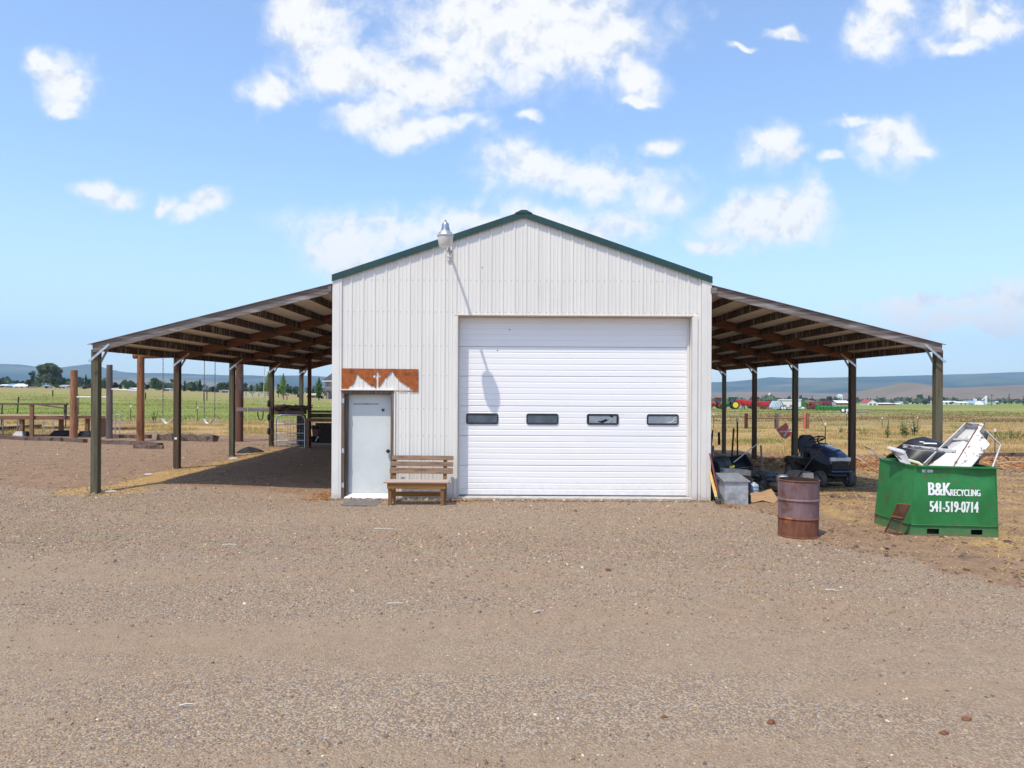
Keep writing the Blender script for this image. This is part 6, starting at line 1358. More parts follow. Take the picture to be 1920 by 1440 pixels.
# ------------------------------------------------------------------ trees
leaf_cache = {}
def leaf_mat(name, a, b):
    if name not in leaf_cache: leaf_cache[name] = tint_mat(name, .8, trans=.25)
    return leaf_cache[name]
bark = mat('tree_bark', (.09,.065,.05), (.15,.115,.09), scale=4, stretch=(4,4,1), rough=.95)
def leaves(name, cen, size, cols, T, mtl):
    n = len(cen); d1 = rng.normal(size=(n,3)); d1 /= np.linalg.norm(d1, axis=1)[:,None]; d2 = np.cross(d1, rng.normal(size=(n,3))); d2 /= np.linalg.norm(d2, axis=1)[:,None]
    s = size[:,None]; v = np.stack([cen-d1*s, cen+d2*s*.6, cen+d1*s, cen-d2*s*.6], 1)
    me = np_mesh(name, v.reshape(-1,3), np.arange(n*4).reshape(-1,4)); vcol(me, 'tint', np.repeat(cols, 4, 0)); return link_mesh(name, me, mtl, T)
def tree(px, base, top, wpx, Y, kind, label, col=None, n=None, group='trees beyond the fields'):
    q = P(px, base, Y); z0 = tz(q.x, Y); h = P(px, top, Y).z-z0; w = wpx/F*Y
    T = thing({'round':'leafy_tree','conifer':'conifer_tree','poplar':'poplar_tree','shrub':'shrub'}[kind], label, 'tree' if kind != 'shrub' else 'shrub', (q.x, Y, z0), group, local=True)
    n = n or 1500; lim = M(); col = np.array(col or (.05,.085,.03))
    lim.tube([(0,0,-.3), (0,0,h*.35), (.02*w,0,h*(.9 if kind != 'round' else .6))], max(.12, .03*h), 7, .05)
    pts = []
    if kind in ('round', 'shrub'):
        nb = 16 if kind == 'round' else 9
        for k in range(nb):
            a = random.uniform(0, 6.28); r = math.sqrt(random.random())*.36*w; zc = h*random.uniform(.30 if kind == 'round' else .2, .84); shr = 1-.55*max(0, zc/h-.55)/.45
            c = np.array([math.cos(a)*r*shr, math.sin(a)*r*shr, zc]); rad = random.uniform(.13, .21)*w; lim.tube([(0,0,h*.25), tuple(c*.6+np.array([0,0,h*.08])), tuple(c)], .05*h**.5, 5, .03)
            m_ = n//nb; d = rng.normal(size=(m_,3)); d /= np.linalg.norm(d, axis=1)[:,None]; rr = rad*rng.uniform(.35, 1.08, m_)**.6; pts.append(c+d*rr[:,None]*np.array([1,1,.82]))
    else:
        t = rng.uniform(0, 1, n)**(.75 if kind == 'conifer' else 1.0); a = rng.uniform(0, 6.283, n)
        if kind == 'conifer': rad = w*.5*(1-t)**.85*(.72+.28*np.sin(t*h*3.1+1.5*np.sin(a*3)))*rng.uniform(.3, 1.05, n); zz = h*(.06+.95*t)-.12*rad
        else: rad = w*.5*np.sin(np.clip(t*1.04+.03, 0, 1)*math.pi)**.6*(1.05-.45*t)*rng.uniform(.25, 1.1, n)*(.8+.25*np.sin(t*19+a*2)); zz = h*(.1+.92*t)
        pts.append(np.stack([np.cos(a)*rad, np.sin(a)*rad, zz], -1))
    pts = np.concatenate(pts); sz = rng.uniform(.6, 1.3, len(pts))*max(.035*w+.012*h, .16)
    cols = col[None]*rng.uniform(.6, 1.45, (len(pts),1))*np.array([1,1,1])+rng.normal(0, .006, (len(pts),3)); cols = np.clip(cols, .005, 1)
    part('trunk', lim, bark, T, smooth=True); leaves('crown', pts, sz, cols, T, leaf_mat('tree_leaves', 0, 0))
    return T
DG, MG, LG, GG = (.042,.065,.032), (.075,.115,.04), (.15,.24,.035), (.12,.145,.08)
tree(90, 727, 676, 52, 330, 'round', 'large spreading grey-green cottonwood left of the orange pole', GG, 4200)
tree(54, 727, 712, 16, 320, 'shrub', 'dark round bush at the left foot of the big cottonwood', DG)
tree(60, 727, 690, 16, 350, 'round', 'slim sparse tree on the left flank of the big cottonwood', (.05,.07,.045), 900)
tree(-4, 727, 706, 16, 330, 'round', 'dark tree cut by the left picture edge', DG)
tree(110, 727, 700, 26, 335, 'round', 'dark tree on the right flank of the big cottonwood', DG)
tree(104, 727, 719, 14, 315, 'shrub', 'small yellowish bush under the big cottonwood', (.09,.12,.04))
tree(150, 729, 704, 20, 330, 'round', 'pale grey leafy tree right of the orange pole', (.085,.11,.075))
tree(161, 728, 702, 11, 325, 'conifer', 'pointed dark spruce left of the front left roof post', DG)
tree(172, 729, 709, 20, 325, 'round', 'dense dark tree behind the front left roof post', DG)
tree(159, 729, 721, 18, 310, 'shrub', 'grey bush at the foot of the pointed spruce', (.10,.11,.085))
tree(198, 729, 711, 16, 330, 'round', 'dark green tree just left of the grey pole', MG)
tree(216, 729, 715, 17, 330, 'round', 'purple-leaved round tree right of the grey pole', (.038,.014,.018))
tree(226, 729, 719, 8, 335, 'conifer', 'small blue-green conifer right of the purple tree', (.03,.05,.045))
tree(239, 729, 716, 20, 330, 'round', 'round green tree left of the tall red-brown pole', MG)
tree(252, 729, 721, 8, 335, 'round', 'small dark tree against the tall red-brown pole', DG)
tree(276, 732, 720, 12, 320, 'round', 'low dark tree right of the tall red-brown pole', DG)
tree(294, 732, 709, 34, 320, 'round', 'broad dark green tree behind the first swing', MG, 2400)
tree(346, 733, 719, 9, 320, 'conifer', 'small dark conifer right of the second roof post', DG)
tree(364, 733, 716, 17, 320, 'conifer', 'left conifer of the dark pair between the swings', DG)
tree(375, 733, 712, 15, 322, 'conifer', 'right and taller conifer of the dark pair between the swings', DG)
tree(358, 733.5, 727, 10, 318, 'shrub', 'low bush left of the conifer pair', DG)
tree(398, 733, 724, 14, 322, 'round', 'low dark tree behind the second swing', DG)
tree(413, 733, 716, 16, 318, 'round', 'green tree right of the second swing', MG)
tree(426, 733, 713, 22, 322, 'round', 'leafy green tree left of the third roof post', (.06,.085,.035))
tree(460, 735, 717, 14, 300, 'round', 'dark tree right of the thick pole', MG)
tree(471.5, 735, 721, 10, 300, 'conifer', 'small dark conifer right of the thick pole', DG)
tree(490, 736, 715, 26, 300, 'round', 'rounded green tree left of the fourth roof post', MG)
tree(503, 741, 698, 17, 200, 'poplar', 'bright green young poplar left of the fourth roof post', LG, 1300)
tree(531, 742, 702, 18, 190, 'poplar', 'bright green young poplar right of the fourth roof post', LG, 1300)
tree(522, 742, 716, 14, 192, 'round', 'yellow-green small tree beside the right-hand poplar', (.12,.17,.03))
tree(541, 738, 718, 17, 290, 'round', 'dark tree right of the bright poplars', DG)
tree(553, 738, 727, 13, 285, 'round', 'low dark tree left of the rear roof post', DG)
tree(598, 749, 709, 18, 170, 'poplar', 'young green tree before the two-storey house', (.075,.14,.028), 1500)
tree(587, 740, 725, 8, 290, 'conifer', 'small dark conifer left of the young green tree', DG)
tree(560, 742, 738, 8, 230, 'shrub', 'low dark bush behind the rear roof post', DG)
# right
for i, (px, b, t, w, la) in enumerate(((1555, 752, 742, 17, 'rounded dark tree clump above the farm machines'), (1543, 752, 745, 14, 'smaller dark tree left of the rounded clump'), (1522.5, 752, 742, 6, 'narrow dark tree above the green baler'), (1568, 752, 747, 12, 'brown-green tree right of the rounded clump'), (1478, 752, 744, 12, 'dark tree above the white hopper trailer'))):
    tree(px, b, t, w, 620, 'round' if i != 2 else 'conifer', la, DG if i != 3 else (.06,.05,.035), 900)
tree(1742, 756, 741, 9, 520, 'poplar', 'tall dark poplar left of the front right roof post', DG, 900); tree(1747.5, 756, 744.5, 4, 540, 'poplar', 'slim dark poplar against the front right roof post', DG, 500); tree(1735.5, 761, 749, 13, 420, 'round', 'dark round tree at the foot of the tall poplar', DG, 900); tree(1730, 757, 751, 8, 500, 'shrub', 'low grey tree left of the dark round one', (.05,.06,.045), 500)
tree(1784, 758, 752.5, 11, 520, 'shrub', 'dark flat bush before the white barn', DG, 500); tree(1775, 758, 753.5, 5, 525, 'shrub', 'small dark bush close to the front right roof post', DG, 400)
for px, t, la in ((1874.8, 746.5, 'dark narrow poplar beside the small white shed'), (1884.3, 749, 'short narrow poplar in the middle of the far row'), (1892, 737.5, 'tallest narrow poplar of the far row at the right'), (1896.8, 748, 'slim poplar right of the tallest one')):
    tree(px, 759, t, 4.2, 560, 'poplar', la, DG, 500)
# low tree belt of the valley: too far to tell one tree from the next
n = 3000; ux = rng.uniform(.24, .72, n); dist = rng.uniform(800, 2600, n); row = np.floor(rng.uniform(0, 5, n)); dist = 760+row*330+rng.normal(0, 40, n)+120*np.sin(ux*31+row); gap = np.sin(ux*57+row*2.3)+np.sin(ux*131+row*4.1); ok = gap > -.5; ux, dist = ux[ok], dist[ok]
X_ = ux*dist; cen = np.stack([X_, dist, terrain(X_, dist)+rng.uniform(.5, 1, len(X_))*rng.uniform(1, 6.5, len(X_))], -1)
me_n = len(cen); d1 = rng.normal(size=(me_n,3)); d1 /= np.linalg.norm(d1, axis=1)[:,None]; d2 = np.cross(d1, rng.normal(size=(me_n,3))); d2 /= np.linalg.norm(d2, axis=1)[:,None]; s_ = rng.uniform(1.5, 3.6, (me_n,1))
vv = np.stack([cen-d1*s_, cen+d2*s_, cen+d1*s_, cen-d2*s_], 1); me = np_mesh('far_trees', vv.reshape(-1,3), np.arange(me_n*4).reshape(-1,4)); vcol(me, 'tint', np.repeat(np.array((.07,.095,.055))[None]*rng.uniform(.7, 1.6, (me_n,1)), 4, 0)); link_mesh('far_trees', me, leaf_mat('tree_leaves', 0, 0), kind='stuff')
n = 2600; ux = rng.uniform(-.72, -.22, n); dist = 420+np.floor(rng.uniform(0, 3, n))*160+rng.normal(0, 25, n); ok = np.sin(ux*61+dist*.01)+np.sin(ux*143) > -.2; ux, dist = ux[ok], dist[ok]
X_ = ux*dist; cen = np.stack([X_, dist, terrain(X_, dist)+rng.uniform(.3, 1, len(X_))*rng.uniform(1, 5.5, len(X_))], -1); me_n = len(cen)
d1 = rng.normal(size=(me_n,3)); d1 /= np.linalg.norm(d1, axis=1)[:,None]; d2 = np.cross(d1, rng.normal(size=(me_n,3))); d2 /= np.linalg.norm(d2, axis=1)[:,None]; s_ = rng.uniform(.9, 2.0, (me_n,1))
vv = np.stack([cen-d1*s_, cen+d2*s_, cen+d1*s_, cen-d2*s_], 1); me = np_mesh('far_trees', vv.reshape(-1,3), np.arange(me_n*4).reshape(-1,4)); vcol(me, 'tint', np.repeat(np.array(DG)[None]*rng.uniform(.7, 1.6, (me_n,1)), 4, 0)); link_mesh('far_trees', me, leaf_mat('tree_leaves', 0, 0), kind='stuff')

# ------------------------------------------------------------------ far buildings
siding = mat('taupe_siding', (.30,.255,.225), (.34,.29,.26), scale=2, rough=.8); shingle = mat('dark_shingles', (.045,.048,.058), (.07,.072,.08), scale=3, rough=.9); dark_s = mat('dark_siding', (.085,.08,.082), rough=.8)
white_b = mat('white_barn_steel', (.70,.70,.69), (.76,.76,.75), scale=.5, rough=.5); red_b = mat('barn_red', (.33,.05,.035), (.38,.07,.05), scale=.6, rough=.7); blue_b = mat('blue_grey_steel_roof', (.24,.32,.42), (.30,.38,.48), scale=.5, rough=.5)
Yh = 215; hx0 = P(604.5, 749, Yh).x; hx1 = hx0+11; hz0 = tz(hx0, Yh)-.1; ez = P(608, 713.5, Yh).z; mz2 = P(608, 728.5, Yh).z; az = P(626, 700.5, Yh).z
T = thing('two_storey_house', 'taupe two-storey house with dark hip roof beside the workshop wall', 'house', (hx0, Yh, hz0))
part('upper_wall', M().box((hx0+.75, Yh, mz2-.2), (hx1, Yh+8, ez)), siding, T); part('lower_wall', M().box((hx0+.8, Yh+.9, hz0), (hx1, Yh+8, mz2)), dark_s, T)
part('roof', M().add([(hx0,Yh-.6,ez),(hx1+.6,Yh-.6,ez),(hx1+.6,Yh+8.6,ez),(hx0,Yh+8.6,ez),(hx0+5,Yh+4,az+2.6),(hx1-4.2,Yh+4,az+2.6),(hx0,Yh-.6,ez-.25),(hx1+.6,Yh-.6,ez-.25),(hx0,Yh+8.6,ez-.25)], [(0,1,5,4),(1,2,5),(2,3,4,5),(3,0,4),(0,6,7,1),(3,8,6,0)]), shingle, T)
part('fascia', M().box((hx0-.02, Yh-.66, ez-.3), (hx1+.6, Yh-.61, ez-.02)), W['trim'], T)
w_ = part('window', M().box((P(614.5,0,Yh).x, Yh-.08, P(0,721.5,Yh).z), (P(618.8,0,Yh).x, Yh-.0, P(0,715.3,Yh).z)), W['dark_glass'], T); part('frame', M().box((P(616.4,0,Yh).x, Yh-.1, P(0,721.5,Yh).z), (P(616.9,0,Yh).x, Yh-.085, P(0,715.3,Yh).z)), W['trim'], w_)
part('porch_roof', M().add([(hx0-.4,Yh-2.2,mz2-.75),(hx1,Yh-2.2,mz2-.75),(hx1,Yh,mz2+.1),(hx0+.4,Yh,mz2+.1),(hx0-.4,Yh-2.2,mz2-.95),(hx1,Yh-2.2,mz2-.95)], [(0,1,2,3),(0,4,5,1)]), shingle, T)
for x in (.15, 1.9): part('porch_post', M().box((hx0+x, Yh-2.1, hz0), (hx0+x+.32, Yh-1.8, mz2-.8)), siding, T)
part('porch_rail', M().box((hx0+.1, Yh-2.1, hz0), (hx0+.9, Yh-2.0, hz0+.95)), dark_s, T); part('porch_wall', M().box((hx0+.8, Yh+.6, hz0), (hx0+2.4, Yh+.85, mz2-.3)), siding, T)
part('porch_arch', M().tube([(hx0+2.2+1.0*math.cos(a), Yh-2, hz0+1.6+1.4*math.sin(a)) for a in [math.pi*k/8 for k in range(9)]], .08, 5), siding, T)
def barn(px0, px1, y_eave, y_base, y_ridge, Y, wall_m, roof_m, label, depth=8, name='barn', cat='barn', gable_front=False, group='far farm buildings'):
    a, b = P(px0, y_base, Y), P(px1, y_base, Y); z0 = tz((a.x+b.x)/2, Y)-.3; ze, zr = P(px0, y_eave, Y).z, P(px0, y_ridge, Y).z
    T = thing(name, label, cat, ((a.x+b.x)/2, Y, z0), group); m = M().box((a.x, Y, z0), (b.x, Y+depth, ze))
    part('wall', m, wall_m, T); mx = (a.x+b.x)/2; r = M()
    if gable_front: part('gable', M().add([(a.x,Y+.01,ze),(b.x,Y+.01,ze),(mx,Y+.01,zr)], [(0,1,2)]), wall_m, T); r.add([(a.x-.3,Y-.2,ze-.1),(mx,Y-.2,zr+.1),(b.x+.3,Y-.2,ze-.1),(a.x-.3,Y+depth,ze-.1),(mx,Y+depth,zr+.1),(b.x+.3,Y+depth,ze-.1)], [(0,1,4,3),(1,2,5,4)])
    else: r.add([(a.x-.3,Y-.3,ze),(b.x+.3,Y-.3,ze),(b.x+.3,Y+depth/2,zr),(a.x-.3,Y+depth/2,zr),(a.x-.3,Y+depth+.3,ze),(b.x+.3,Y+depth+.3,ze)], [(0,1,2,3),(3,2,5,4)]); part('gable', M().add([(a.x,Y,ze),(a.x,Y+depth,ze),(a.x,Y+depth/2,zr)], [(0,1,2)]), wall_m, T)
    part('roof', r, roof_m, T, fix=False)
    for k in range(2): x = a.x+(b.x-a.x)*(.3+.4*k); part('door', M().box((x-.6, Y-.06, z0), (x+.6, Y-.0, z0+(ze-z0)*.75)), dark_s, T)
    return T
barn(24, 48, 724.5, 726.3, 719.2, 330, white_b, white_b, 'long white shed roof in the far trees at the left edge', name='shed', cat='shed'); barn(10.5, 24, 724, 726, 719.5, 331, blue_b, blue_b, 'small blue-grey shed left of the long white one', name='shed', cat='shed'); barn(-5, 9, 723, 725.5, 720.5, 332, white_b, white_b, 'small white shed cut by the left picture edge', name='shed', cat='shed')
barn(108, 124, 724.5, 727, 721.5, 322, white_b, W['galv_dull'], 'pale low house under the big cottonwood', name='farmhouse', cat='house'); barn(84.5, 90, 722.5, 727.5, 722, 312, white_b, white_b, 'tiny white shed at the foot of the big cottonwood', 3, 'shed', 'shed'); barn(236, 258, 729.5, 731, 727, 330, white_b, white_b, 'long white roof left of the tall red-brown pole', name='shed', cat='shed'); barn(305, 319, 729.5, 732, 728, 322, white_b, W['galv_dull'], 'pale low roof behind the first swing', name='shed', cat='shed'); barn(380, 397, 730.5, 733, 728.5, 321, dark_s, shingle, 'dark low house roof behind the second swing', name='farmhouse', cat='house'); barn(415, 430, 732, 734.5, 731, 319, white_b, white_b, 'pale low shed left of the third roof post', name='shed', cat='shed'); barn(575, 591, 741, 743.5, 737.5, 235, siding, mat('pinkish_roof', (.50,.36,.27), rough=.8), 'small shed with pinkish roof left of the young green tree', 5, 'shed', 'shed')
barn(1570, 1594, 755.5, 757.5, 751, 450, red_b, white_b, 'red barn with pale roof above the flat trailer', 12, gable_front=False); barn(1626.5, 1646, 755, 759, 749.5, 430, white_b, red_b, 'white barn with red roof right of the second right post', 10, gable_front=True); barn(1647, 1676, 757, 760.5, 755.5, 440, red_b, white_b, 'low red shed right of the red-roofed barn', 10, 'shed', 'shed'); barn(1681, 1691, 758, 760.5, 756.5, 445, red_b, white_b, 'small red and white shed at the end of the farm row', 6, 'shed', 'shed')
barn(1688, 1735, 754.5, 756, 753.5, 640, white_b, white_b, 'very long low white shed far beyond the field', 10, 'shed', 'shed'); barn(1750, 1802, 754.5, 759, 751.8, 540, white_b, white_b, 'long white barn right of the front right roof post', 16); barn(1796, 1816.5, 755.5, 759, 753, 530, white_b, white_b, 'short white barn end with a rounded roof', 12); barn(1817, 1857, 756.5, 759, 751.5, 545, blue_b, blue_b, 'blue-grey metal farm shed with silo legs', 14); barn(1868, 1872.3, 753.5, 759.5, 752.5, 550, white_b, white_b, 'tall narrow white shed beside the poplars', 4, 'shed', 'shed'); barn(1573, 1580, 741.5, 743, 739.5, 1300, white_b, white_b, 'tiny white house high on the far valley side', 12, 'house', 'house')
# silos and elevator legs
def tower(px, top, base, Y, r, label, arm=None, name='silo', cat='silo'):
    q = P(px, base, Y); z0 = tz(q.x, Y)-.5; z1 = P(px, top, Y).z; T = thing(name, label, cat, (q.x, Y, z0), 'far silos and masts')
    part('shaft', M().lathe([(r,z0),(r,z1-.6*r),(r*.3,z1)], 12, (q.x, Y, 0)), white_b, T, smooth=True)
    if arm: part('chute', M().tube([(q.x, Y, z1-1), P(arm[0], arm[1], Y)], .35, 6), white_b, T)
    else: part('cap', M().lathe([(r*1.1,z1-.7*r),(r*.2,z1+.2)], 12, (q.x, Y, 0)), white_b, T)
    return T
tower(1848.7, 742, 759, 545, .8, 'tall white grain leg with a slanting chute above the blue shed', (1841, 750)); tower(1829.8, 748, 759, 545, .6, 'short white pipe silo left of the grain leg'); tower(1826, 747, 757, 548, .35, 'thin white mast left of the short silo', name='mast', cat='mast'); tower(1442.8, 737, 748, 1200, 1.6, 'lone white silo in the valley above the red machines'); tower(1836, 753, 759, 542, 3.4, 'squat blue-grey grain bin among the shed roofs', name='grain_bin', cat='silo')
def power_pole(px, top, base, Y, label):
    q = P(px, base, Y); z0 = tz(q.x, Y)-.3; z1 = P(px, top, Y).z; T = thing('power_pole', label, 'pole', (q.x, Y, z0), 'far power poles'); part('shaft', M().tube([(q.x,Y,z0),(q.x,Y,z1)], .16 if Y < 400 else .22, 6, .1), W['tpost'], T); part('crossarm', M().bar((q.x-.9,Y,z1-.5),(q.x+.9,Y,z1-.5),.12,.12), W['tpost'], T)
power_pole(1859.5, 739, 765, 340, 'dark wooden power pole in the far green field at the right'); power_pole(1919, 742, 762, 420, 'thin power pole at the right picture edge'); power_pole(90.6, 702, 726, 320, 'pale power pole in front of the big cottonwood'); power_pole(298, 711, 732, 318, 'thin power pole in front of the broad dark tree'); power_pole(347, 712, 732, 320, 'thin power pole right of the second roof post')
# white rail fence left far
T = thing('paddock_fence', 'pale rail fence across the far meadow left of the fourth roof post', 'fence', P(480, 744, 185)); m = M()
for y in (735, 738.6, 742.5): part('rail', M().bar(P(456, y, 185), P(512, y+.3, 185), .08, .13), W['rope'], T)
for k in range(5): q = P(461+k*12, 743, 185); part('fence_post', M().bar((q.x, 185.1, tz(q.x,185)-.2), (q.x, 185.1, P(0, 733.5, 185).z), .25, .25), W['plank_grey'], T)
T = thing('picnic_frame', 'dark wooden rail stand in the meadow right of the fourth roof post', 'stand', P(534, 745, 150)); part('rail', M().bar(P(529, 739.8, 150), P(539, 740.2, 150), .2, .35), W['tie'], T)
for x in (531.5, 538): q = P(x, 745, 150); part('leg', M().bar((q.x, 150, tz(q.x,150)-.1), (q.x, 150, P(0, 740, 150).z), .15, .15), W['tie'], T)

# ------------------------------------------------------------------ farm machines
red_m = mat('machine_red', (.46,.018,.022), (.55,.03,.035), scale=1.2, rough=.45); green_m = mat('machine_green', (.02,.16,.03), (.03,.20,.04), scale=1.2, rough=.45); yel = mat('machine_yellow', (.78,.60,.02), rough=.45); cabg = mat('cab_glass', (.04,.05,.06), rough=.1, spec=.8)
def whl(T, x, y, z0, r, w, hub): t = part('wheel', M().lathe([(r*.6,-w/2),(r*.92,-w/2),(r,-w*.3),(r,w*.3),(r*.92,w/2),(r*.6,w/2)], 22, (x, y, z0+r), 'y', cap=False), W['rubber'], T, smooth=True); part('rim', M().lathe([(r*.02,-w*.44),(r*.12,-w*.42),(r*.6,-w*.52),(r*.66,-w*.5),(r*.66,w*.5),(r*.6,w*.52),(r*.12,w*.42),(r*.02,w*.44)], 18, (x, y, z0+r), 'y'), hub, t, smooth=True)
def tractor(px, base, Y, s, body, hub, face, label, rear=1.0):
    """side view, nose towards face (-1 left, +1 right)"""
    q = P(px, base, Y); z = tz(q.x, Y); T = thing('tractor', label, 'tractor', (q.x, Y, z), 'farm machines parked beyond the field'); f = face*s
    whl(T, q.x-f*1.1, Y-.9, z, .95*s*rear, .5, hub); whl(T, q.x-f*1.1, Y+.9, z, .95*s*rear, .5, hub); whl(T, q.x+f*1.45, Y-.85, z, .6*s, .4, hub); whl(T, q.x+f*1.45, Y+.85, z, .6*s, .4, hub)
    def bx(x0, x1, y0, y1, z0, z1): return M().box((min(q.x+f*x0, q.x+f*x1), Y+y0, z+z0*s), (max(q.x+f*x0, q.x+f*x1), Y+y1, z+z1*s))
    part('hood', bx(.1, 2.1, -.42, .42, .95, 1.65), body, T, bevel=.15); part('chassis', bx(-1.6, 2.0, -.35, .35, .55, .95), W['tpost'], T); part('cab', bx(-1.35, .1, -.7, .7, 1.5, 2.65), cabg, T, bevel=.08); part('cab_roof', bx(-1.5, .25, -.8, .8, 2.66, 2.85), body, T, bevel=.08)
    for x in (-1.33, .06): part('cab_pillar', bx(x, x+.08, -.73, -.69, 1.5, 2.66), W['tpost'], T)
    part('fender', bx(-1.9, -.3, -1.0, -.55, 1.55, 1.75), body, T, bevel=.08); part('exhaust', M().tube([(q.x+f*1.0, Y, z+1.6*s), (q.x+f*1.0, Y, z+2.5*s)], .06, 6), W['tpost'], T); return T
YT = 190
tractor(1341, 762.5, YT+4, 1.05, red_m, red_m, -1, 'red tractor half hidden by the workshop wall', .9)
tractor(1368, 764, YT, 1.1, green_m, yel, -1, 'green tractor with a large yellow rear wheel rim', 1.02)
tractor(1419.5, 762, YT+7, 1.15, red_m, red_m, 1, 'red tractor with a dark cab just right of the fourth right post', .85)
def implement(px0, px1, y_top, y_base, Y, body, label, name, n_tools=8, tool_m=None, cat='machine'):
    a, b = P(px0, y_base, Y), P(px1, y_base, Y); z = tz((a.x+b.x)/2, Y); zt2 = P(px0, y_top, Y).z; h = zt2-z; L_ = b.x-a.x
    T = thing(name, label, cat, ((a.x+b.x)/2, Y, z), 'farm machines parked beyond the field')
    part('toolbar', M().bar((a.x, Y, z+h*.45), (b.x, Y, z+h*.45), .3, .3).bar((a.x, Y+1.5, z+h*.5), (b.x, Y+1.5, z+h*.5), .3, .3).bar((a.x+L_*.3, Y, z+h*.45), (a.x+L_*.3, Y+3, z+h*.4), .25, .25), body, T)
    part('hopper', M().loft([[Vector((a.x+L_*(.5+sx_*w), Y+.7+sy_*.7, z+zz)) for sx_, sy_ in ((-1,-1),(1,-1),(1,1),(-1,1))] for w, zz in ((.30,h*.55),(.42,h*.75),(.42,h))]), body, T, bevel=.05)
    for k in range(n_tools):
        x = a.x+L_*(k+.5)/n_tools; part('row_unit', M().bar((x, Y-.1, z+h*.45), (x, Y-.5, z+.15), .14, .2).lathe([(.1,-.04),(.33,-.02),(.33,.02),(.1,.04)], 14, (x, Y-.5, z+.33), 'x').box((x-.16, Y-.35, z+h*.3), (x+.16, Y+.2, z+h*.55)), tool_m or body, T)
    return T
implement(1372, 1398, 749, 764.5, YT+6, red_m, 'long red planter behind the green tractor', 'planter', 6, W['galv_dull']); implement(1391, 1412, 751, 764.5, YT+3, red_m, 'red implement with dark wheels left of the fourth right post', 'baler', 3, W['tpost']); implement(1420, 1447, 752.5, 766.5, YT-4, red_m, 'red planter with a row of rusty openers by the hopper trailer', 'planter', 9, W['rust_iron'])
implement(1499, 1510, 752, 767, YT-5, green_m, 'green baler behind the third right post', 'baler', 3, green_m); implement(1511, 1526, 751, 767.5, YT-4, mat('dull_tan_paint', (.28,.22,.12), rough=.7), 'tan and dark old implement left of the red harrow', 'harrow', 5, W['tpost']); implement(1519, 1545, 753, 768.5, YT-6, mat('faded_machine_red', (.24,.05,.055), rough=.7), 'faded red harrow in the middle of the machine row', 'harrow', 9, W['rust_iron']); implement(1540, 1562, 752, 767.5, YT-3, mat('old_maroon_paint', (.16,.045,.05), rough=.8), 'dark maroon cultivator left of the upright grey board', 'cultivator', 8, W['tpost'])
# fill the row with harrow teeth and wheels
for i, px in enumerate((1516, 1529, 1537, 1551)):
    q = P(px, 768, YT-8+i); z = tz(q.x, q.y); T = thing('implement_wheel', ['dark implement wheel left in the row of old machines', 'dark implement wheel before the faded red harrow', 'dark implement wheel right of the faded red harrow', 'large dark implement wheel before the green mower bar'][i], 'wheel', (q.x, q.y, z), 'loose wheels in the machine row'); whl(T, q.x, q.y, z, .55, .3, W['rust_iron'])
q0, q1, q2, q3 = P(1560, 755, YT-8), P(1566.5, 752.5, YT-8), P(1568, 767, YT-8), P(1563, 768.5, YT-8); solo('upright_board', sheet(M(), [q0,q1,q2,q3], .15), W['galv_dull'], 'upright pale grey board at the end of the machine row', 'board', ground(q3))
# hopper trailer
Yt = 172; zt3 = tz(P(1470,0,Yt).x, Yt); T = thing('hopper_trailer', 'white and pale blue hopper trailer parked behind the third right post', 'trailer', (P(1470,0,Yt).x, Yt, zt3), 'farm machines parked beyond the field')
pv_ = [P(1448, 764, Yt), P(1454, 752, Yt), P(1463.5, 752, Yt), P(1471, 764, Yt)]; paleb = mat('pale_blue_steel', (.34,.45,.56), (.42,.52,.62), scale=.6, rough=.45)
part('tarp_slope', M().prism([(p.x, p.z) for p in pv_], 2.4, lambda u, v, d: (u, Yt+d, v)), paleb, T)
for k in range(5): part('slope_rib', M().bar(P(1450.5+k*4, 764, Yt-.05), P(1455.5+k*1.9, 752.5, Yt-.05), .12, .12), white_b, T)
pb = [P(1463, 749.5, Yt), P(1502, 749.5, Yt), P(1502, 762.5, Yt), P(1472, 762.5, Yt)]; part('box', M().prism([(p.x, p.z) for p in pb], 2.4, lambda u, v, d: (u, Yt+d, v)), white_b, T); part('top_rail', M().bar(P(1460.5, 749.3, Yt), P(1503, 749.3, Yt), .3, .22), white_b, T)
for x0, x1 in ((1471.5,1478), (1484,1495)): part('red_panel', M().box((P(x0,0,Yt).x, Yt-.04, P(0,755.5,Yt).z), (P(x1,0,Yt).x, Yt-.002, P(0,751.5,Yt).z)), mat('faded_red_panel', (.45,.16,.13), rough=.6), T)
part('deck', M().bar(P(1446.5, 765, Yt+1), P(1504, 766, Yt+1), 2.4, .22), paleb, T); part('chassis', M().bar(P(1458, 768.5, Yt+1), P(1500, 769, Yt+1), 1.2, .5), W['tpost'], T)
for x in (1466.5, 1471, 1492): qw = P(x, 775, Yt-.2); whl(T, qw.x, Yt-.2, zt3, .48, .3, W['white'])
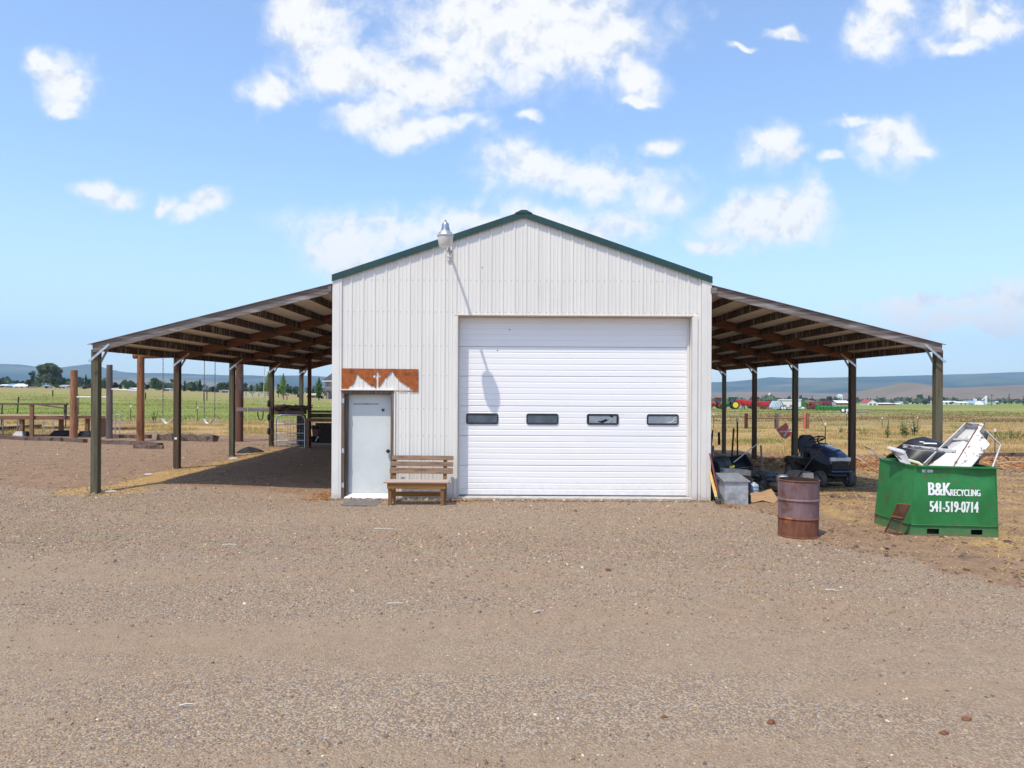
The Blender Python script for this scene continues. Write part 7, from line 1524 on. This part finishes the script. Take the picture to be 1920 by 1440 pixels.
# green mower bar
Ya = 158; za_ = tz(P(1560,0,Ya).x, Ya); T = thing('mower_bar', 'low bright green header bar lying in the grass', 'machine', (P(1560,0,Ya).x, Ya, za_), 'farm machines parked beyond the field')
g0, g1 = P(1538, 774, Ya), P(1602, 773, Ya); part('bed', M().bar((g0.x, Ya, za_+.5), (g1.x, Ya, za_+.5), .9, .7), green_m, T, bevel=.08); part('end_shield', M().add([(g0.x-.55,Ya,za_),(g0.x+.3,Ya,za_+.7),(g0.x-.35,Ya,za_+1.55),(g0.x-.75,Ya,za_+1.45),(g0.x-.55,Ya+.9,za_),(g0.x+.3,Ya+.9,za_+.7),(g0.x-.35,Ya+.9,za_+1.55),(g0.x-.75,Ya+.9,za_+1.45)], [(0,1,2,3),(7,6,5,4),(0,4,5,1),(1,5,6,2),(2,6,7,3),(3,7,4,0)]), green_m, T)
for k in range(9): x = g0.x+(g1.x-g0.x)*(k+.5)/9; part('divider', M().loft([[Vector((x+sx_*w, y, za_+.85+zz)) for sx_, zz in ((-1,0),(1,0),(0,.28*s2))] for w, y, s2 in ((.22,Ya+.4,1),(.2,Ya,1),(.04,Ya-1.0,.15))]), green_m, T)
# flat trailer
Yl = 128; zl_ = tz(P(1600,0,Yl).x, Yl); T = thing('flatbed_trailer', 'dark flatbed trailer crossing behind the second right post', 'trailer', (P(1600,0,Yl).x, Yl, zl_), 'farm machines parked beyond the field')
part('bed', M().prism([(P(x,y,Yl).x, P(x,y,Yl).z) for x, y in ((1572,775.5),(1576,773),(1612,771),(1638,770.8),(1638,771.6),(1622,773.2),(1600,775.5),(1574,777))], 2.4, lambda u, v, d: (u, Yl+d, v)), mat('grey_deck', (.20,.20,.20), (.26,.255,.25), scale=1, rough=.8), T)
part('frame', M().bar(P(1574, 778, Yl+.6), P(1624, 776, Yl+.6), .8, .5), W['tpost'], T); part('hitch', M().bar(P(1625, 777, Yl+1), P(1627, 782, Yl+1), .15, .15), W['tpost'], T)
for x in (1580, 1588): qw = P(x, 783, Yl); whl(T, qw.x, Yl, zl_, .42, .28, W['white'])
sp_ = P(1505.5, 770.5, 165); solo('water_tank', M().lathe([(.0,-.35),(.3,-.25),(.42,0),(.3,.28),(0,.38)], 14, (sp_.x, sp_.y, tz(sp_.x, sp_.y)+.4)), W['rope'], 'small round cream tank in the grass right of the third right post', 'tank', ground(sp_), smooth=True)
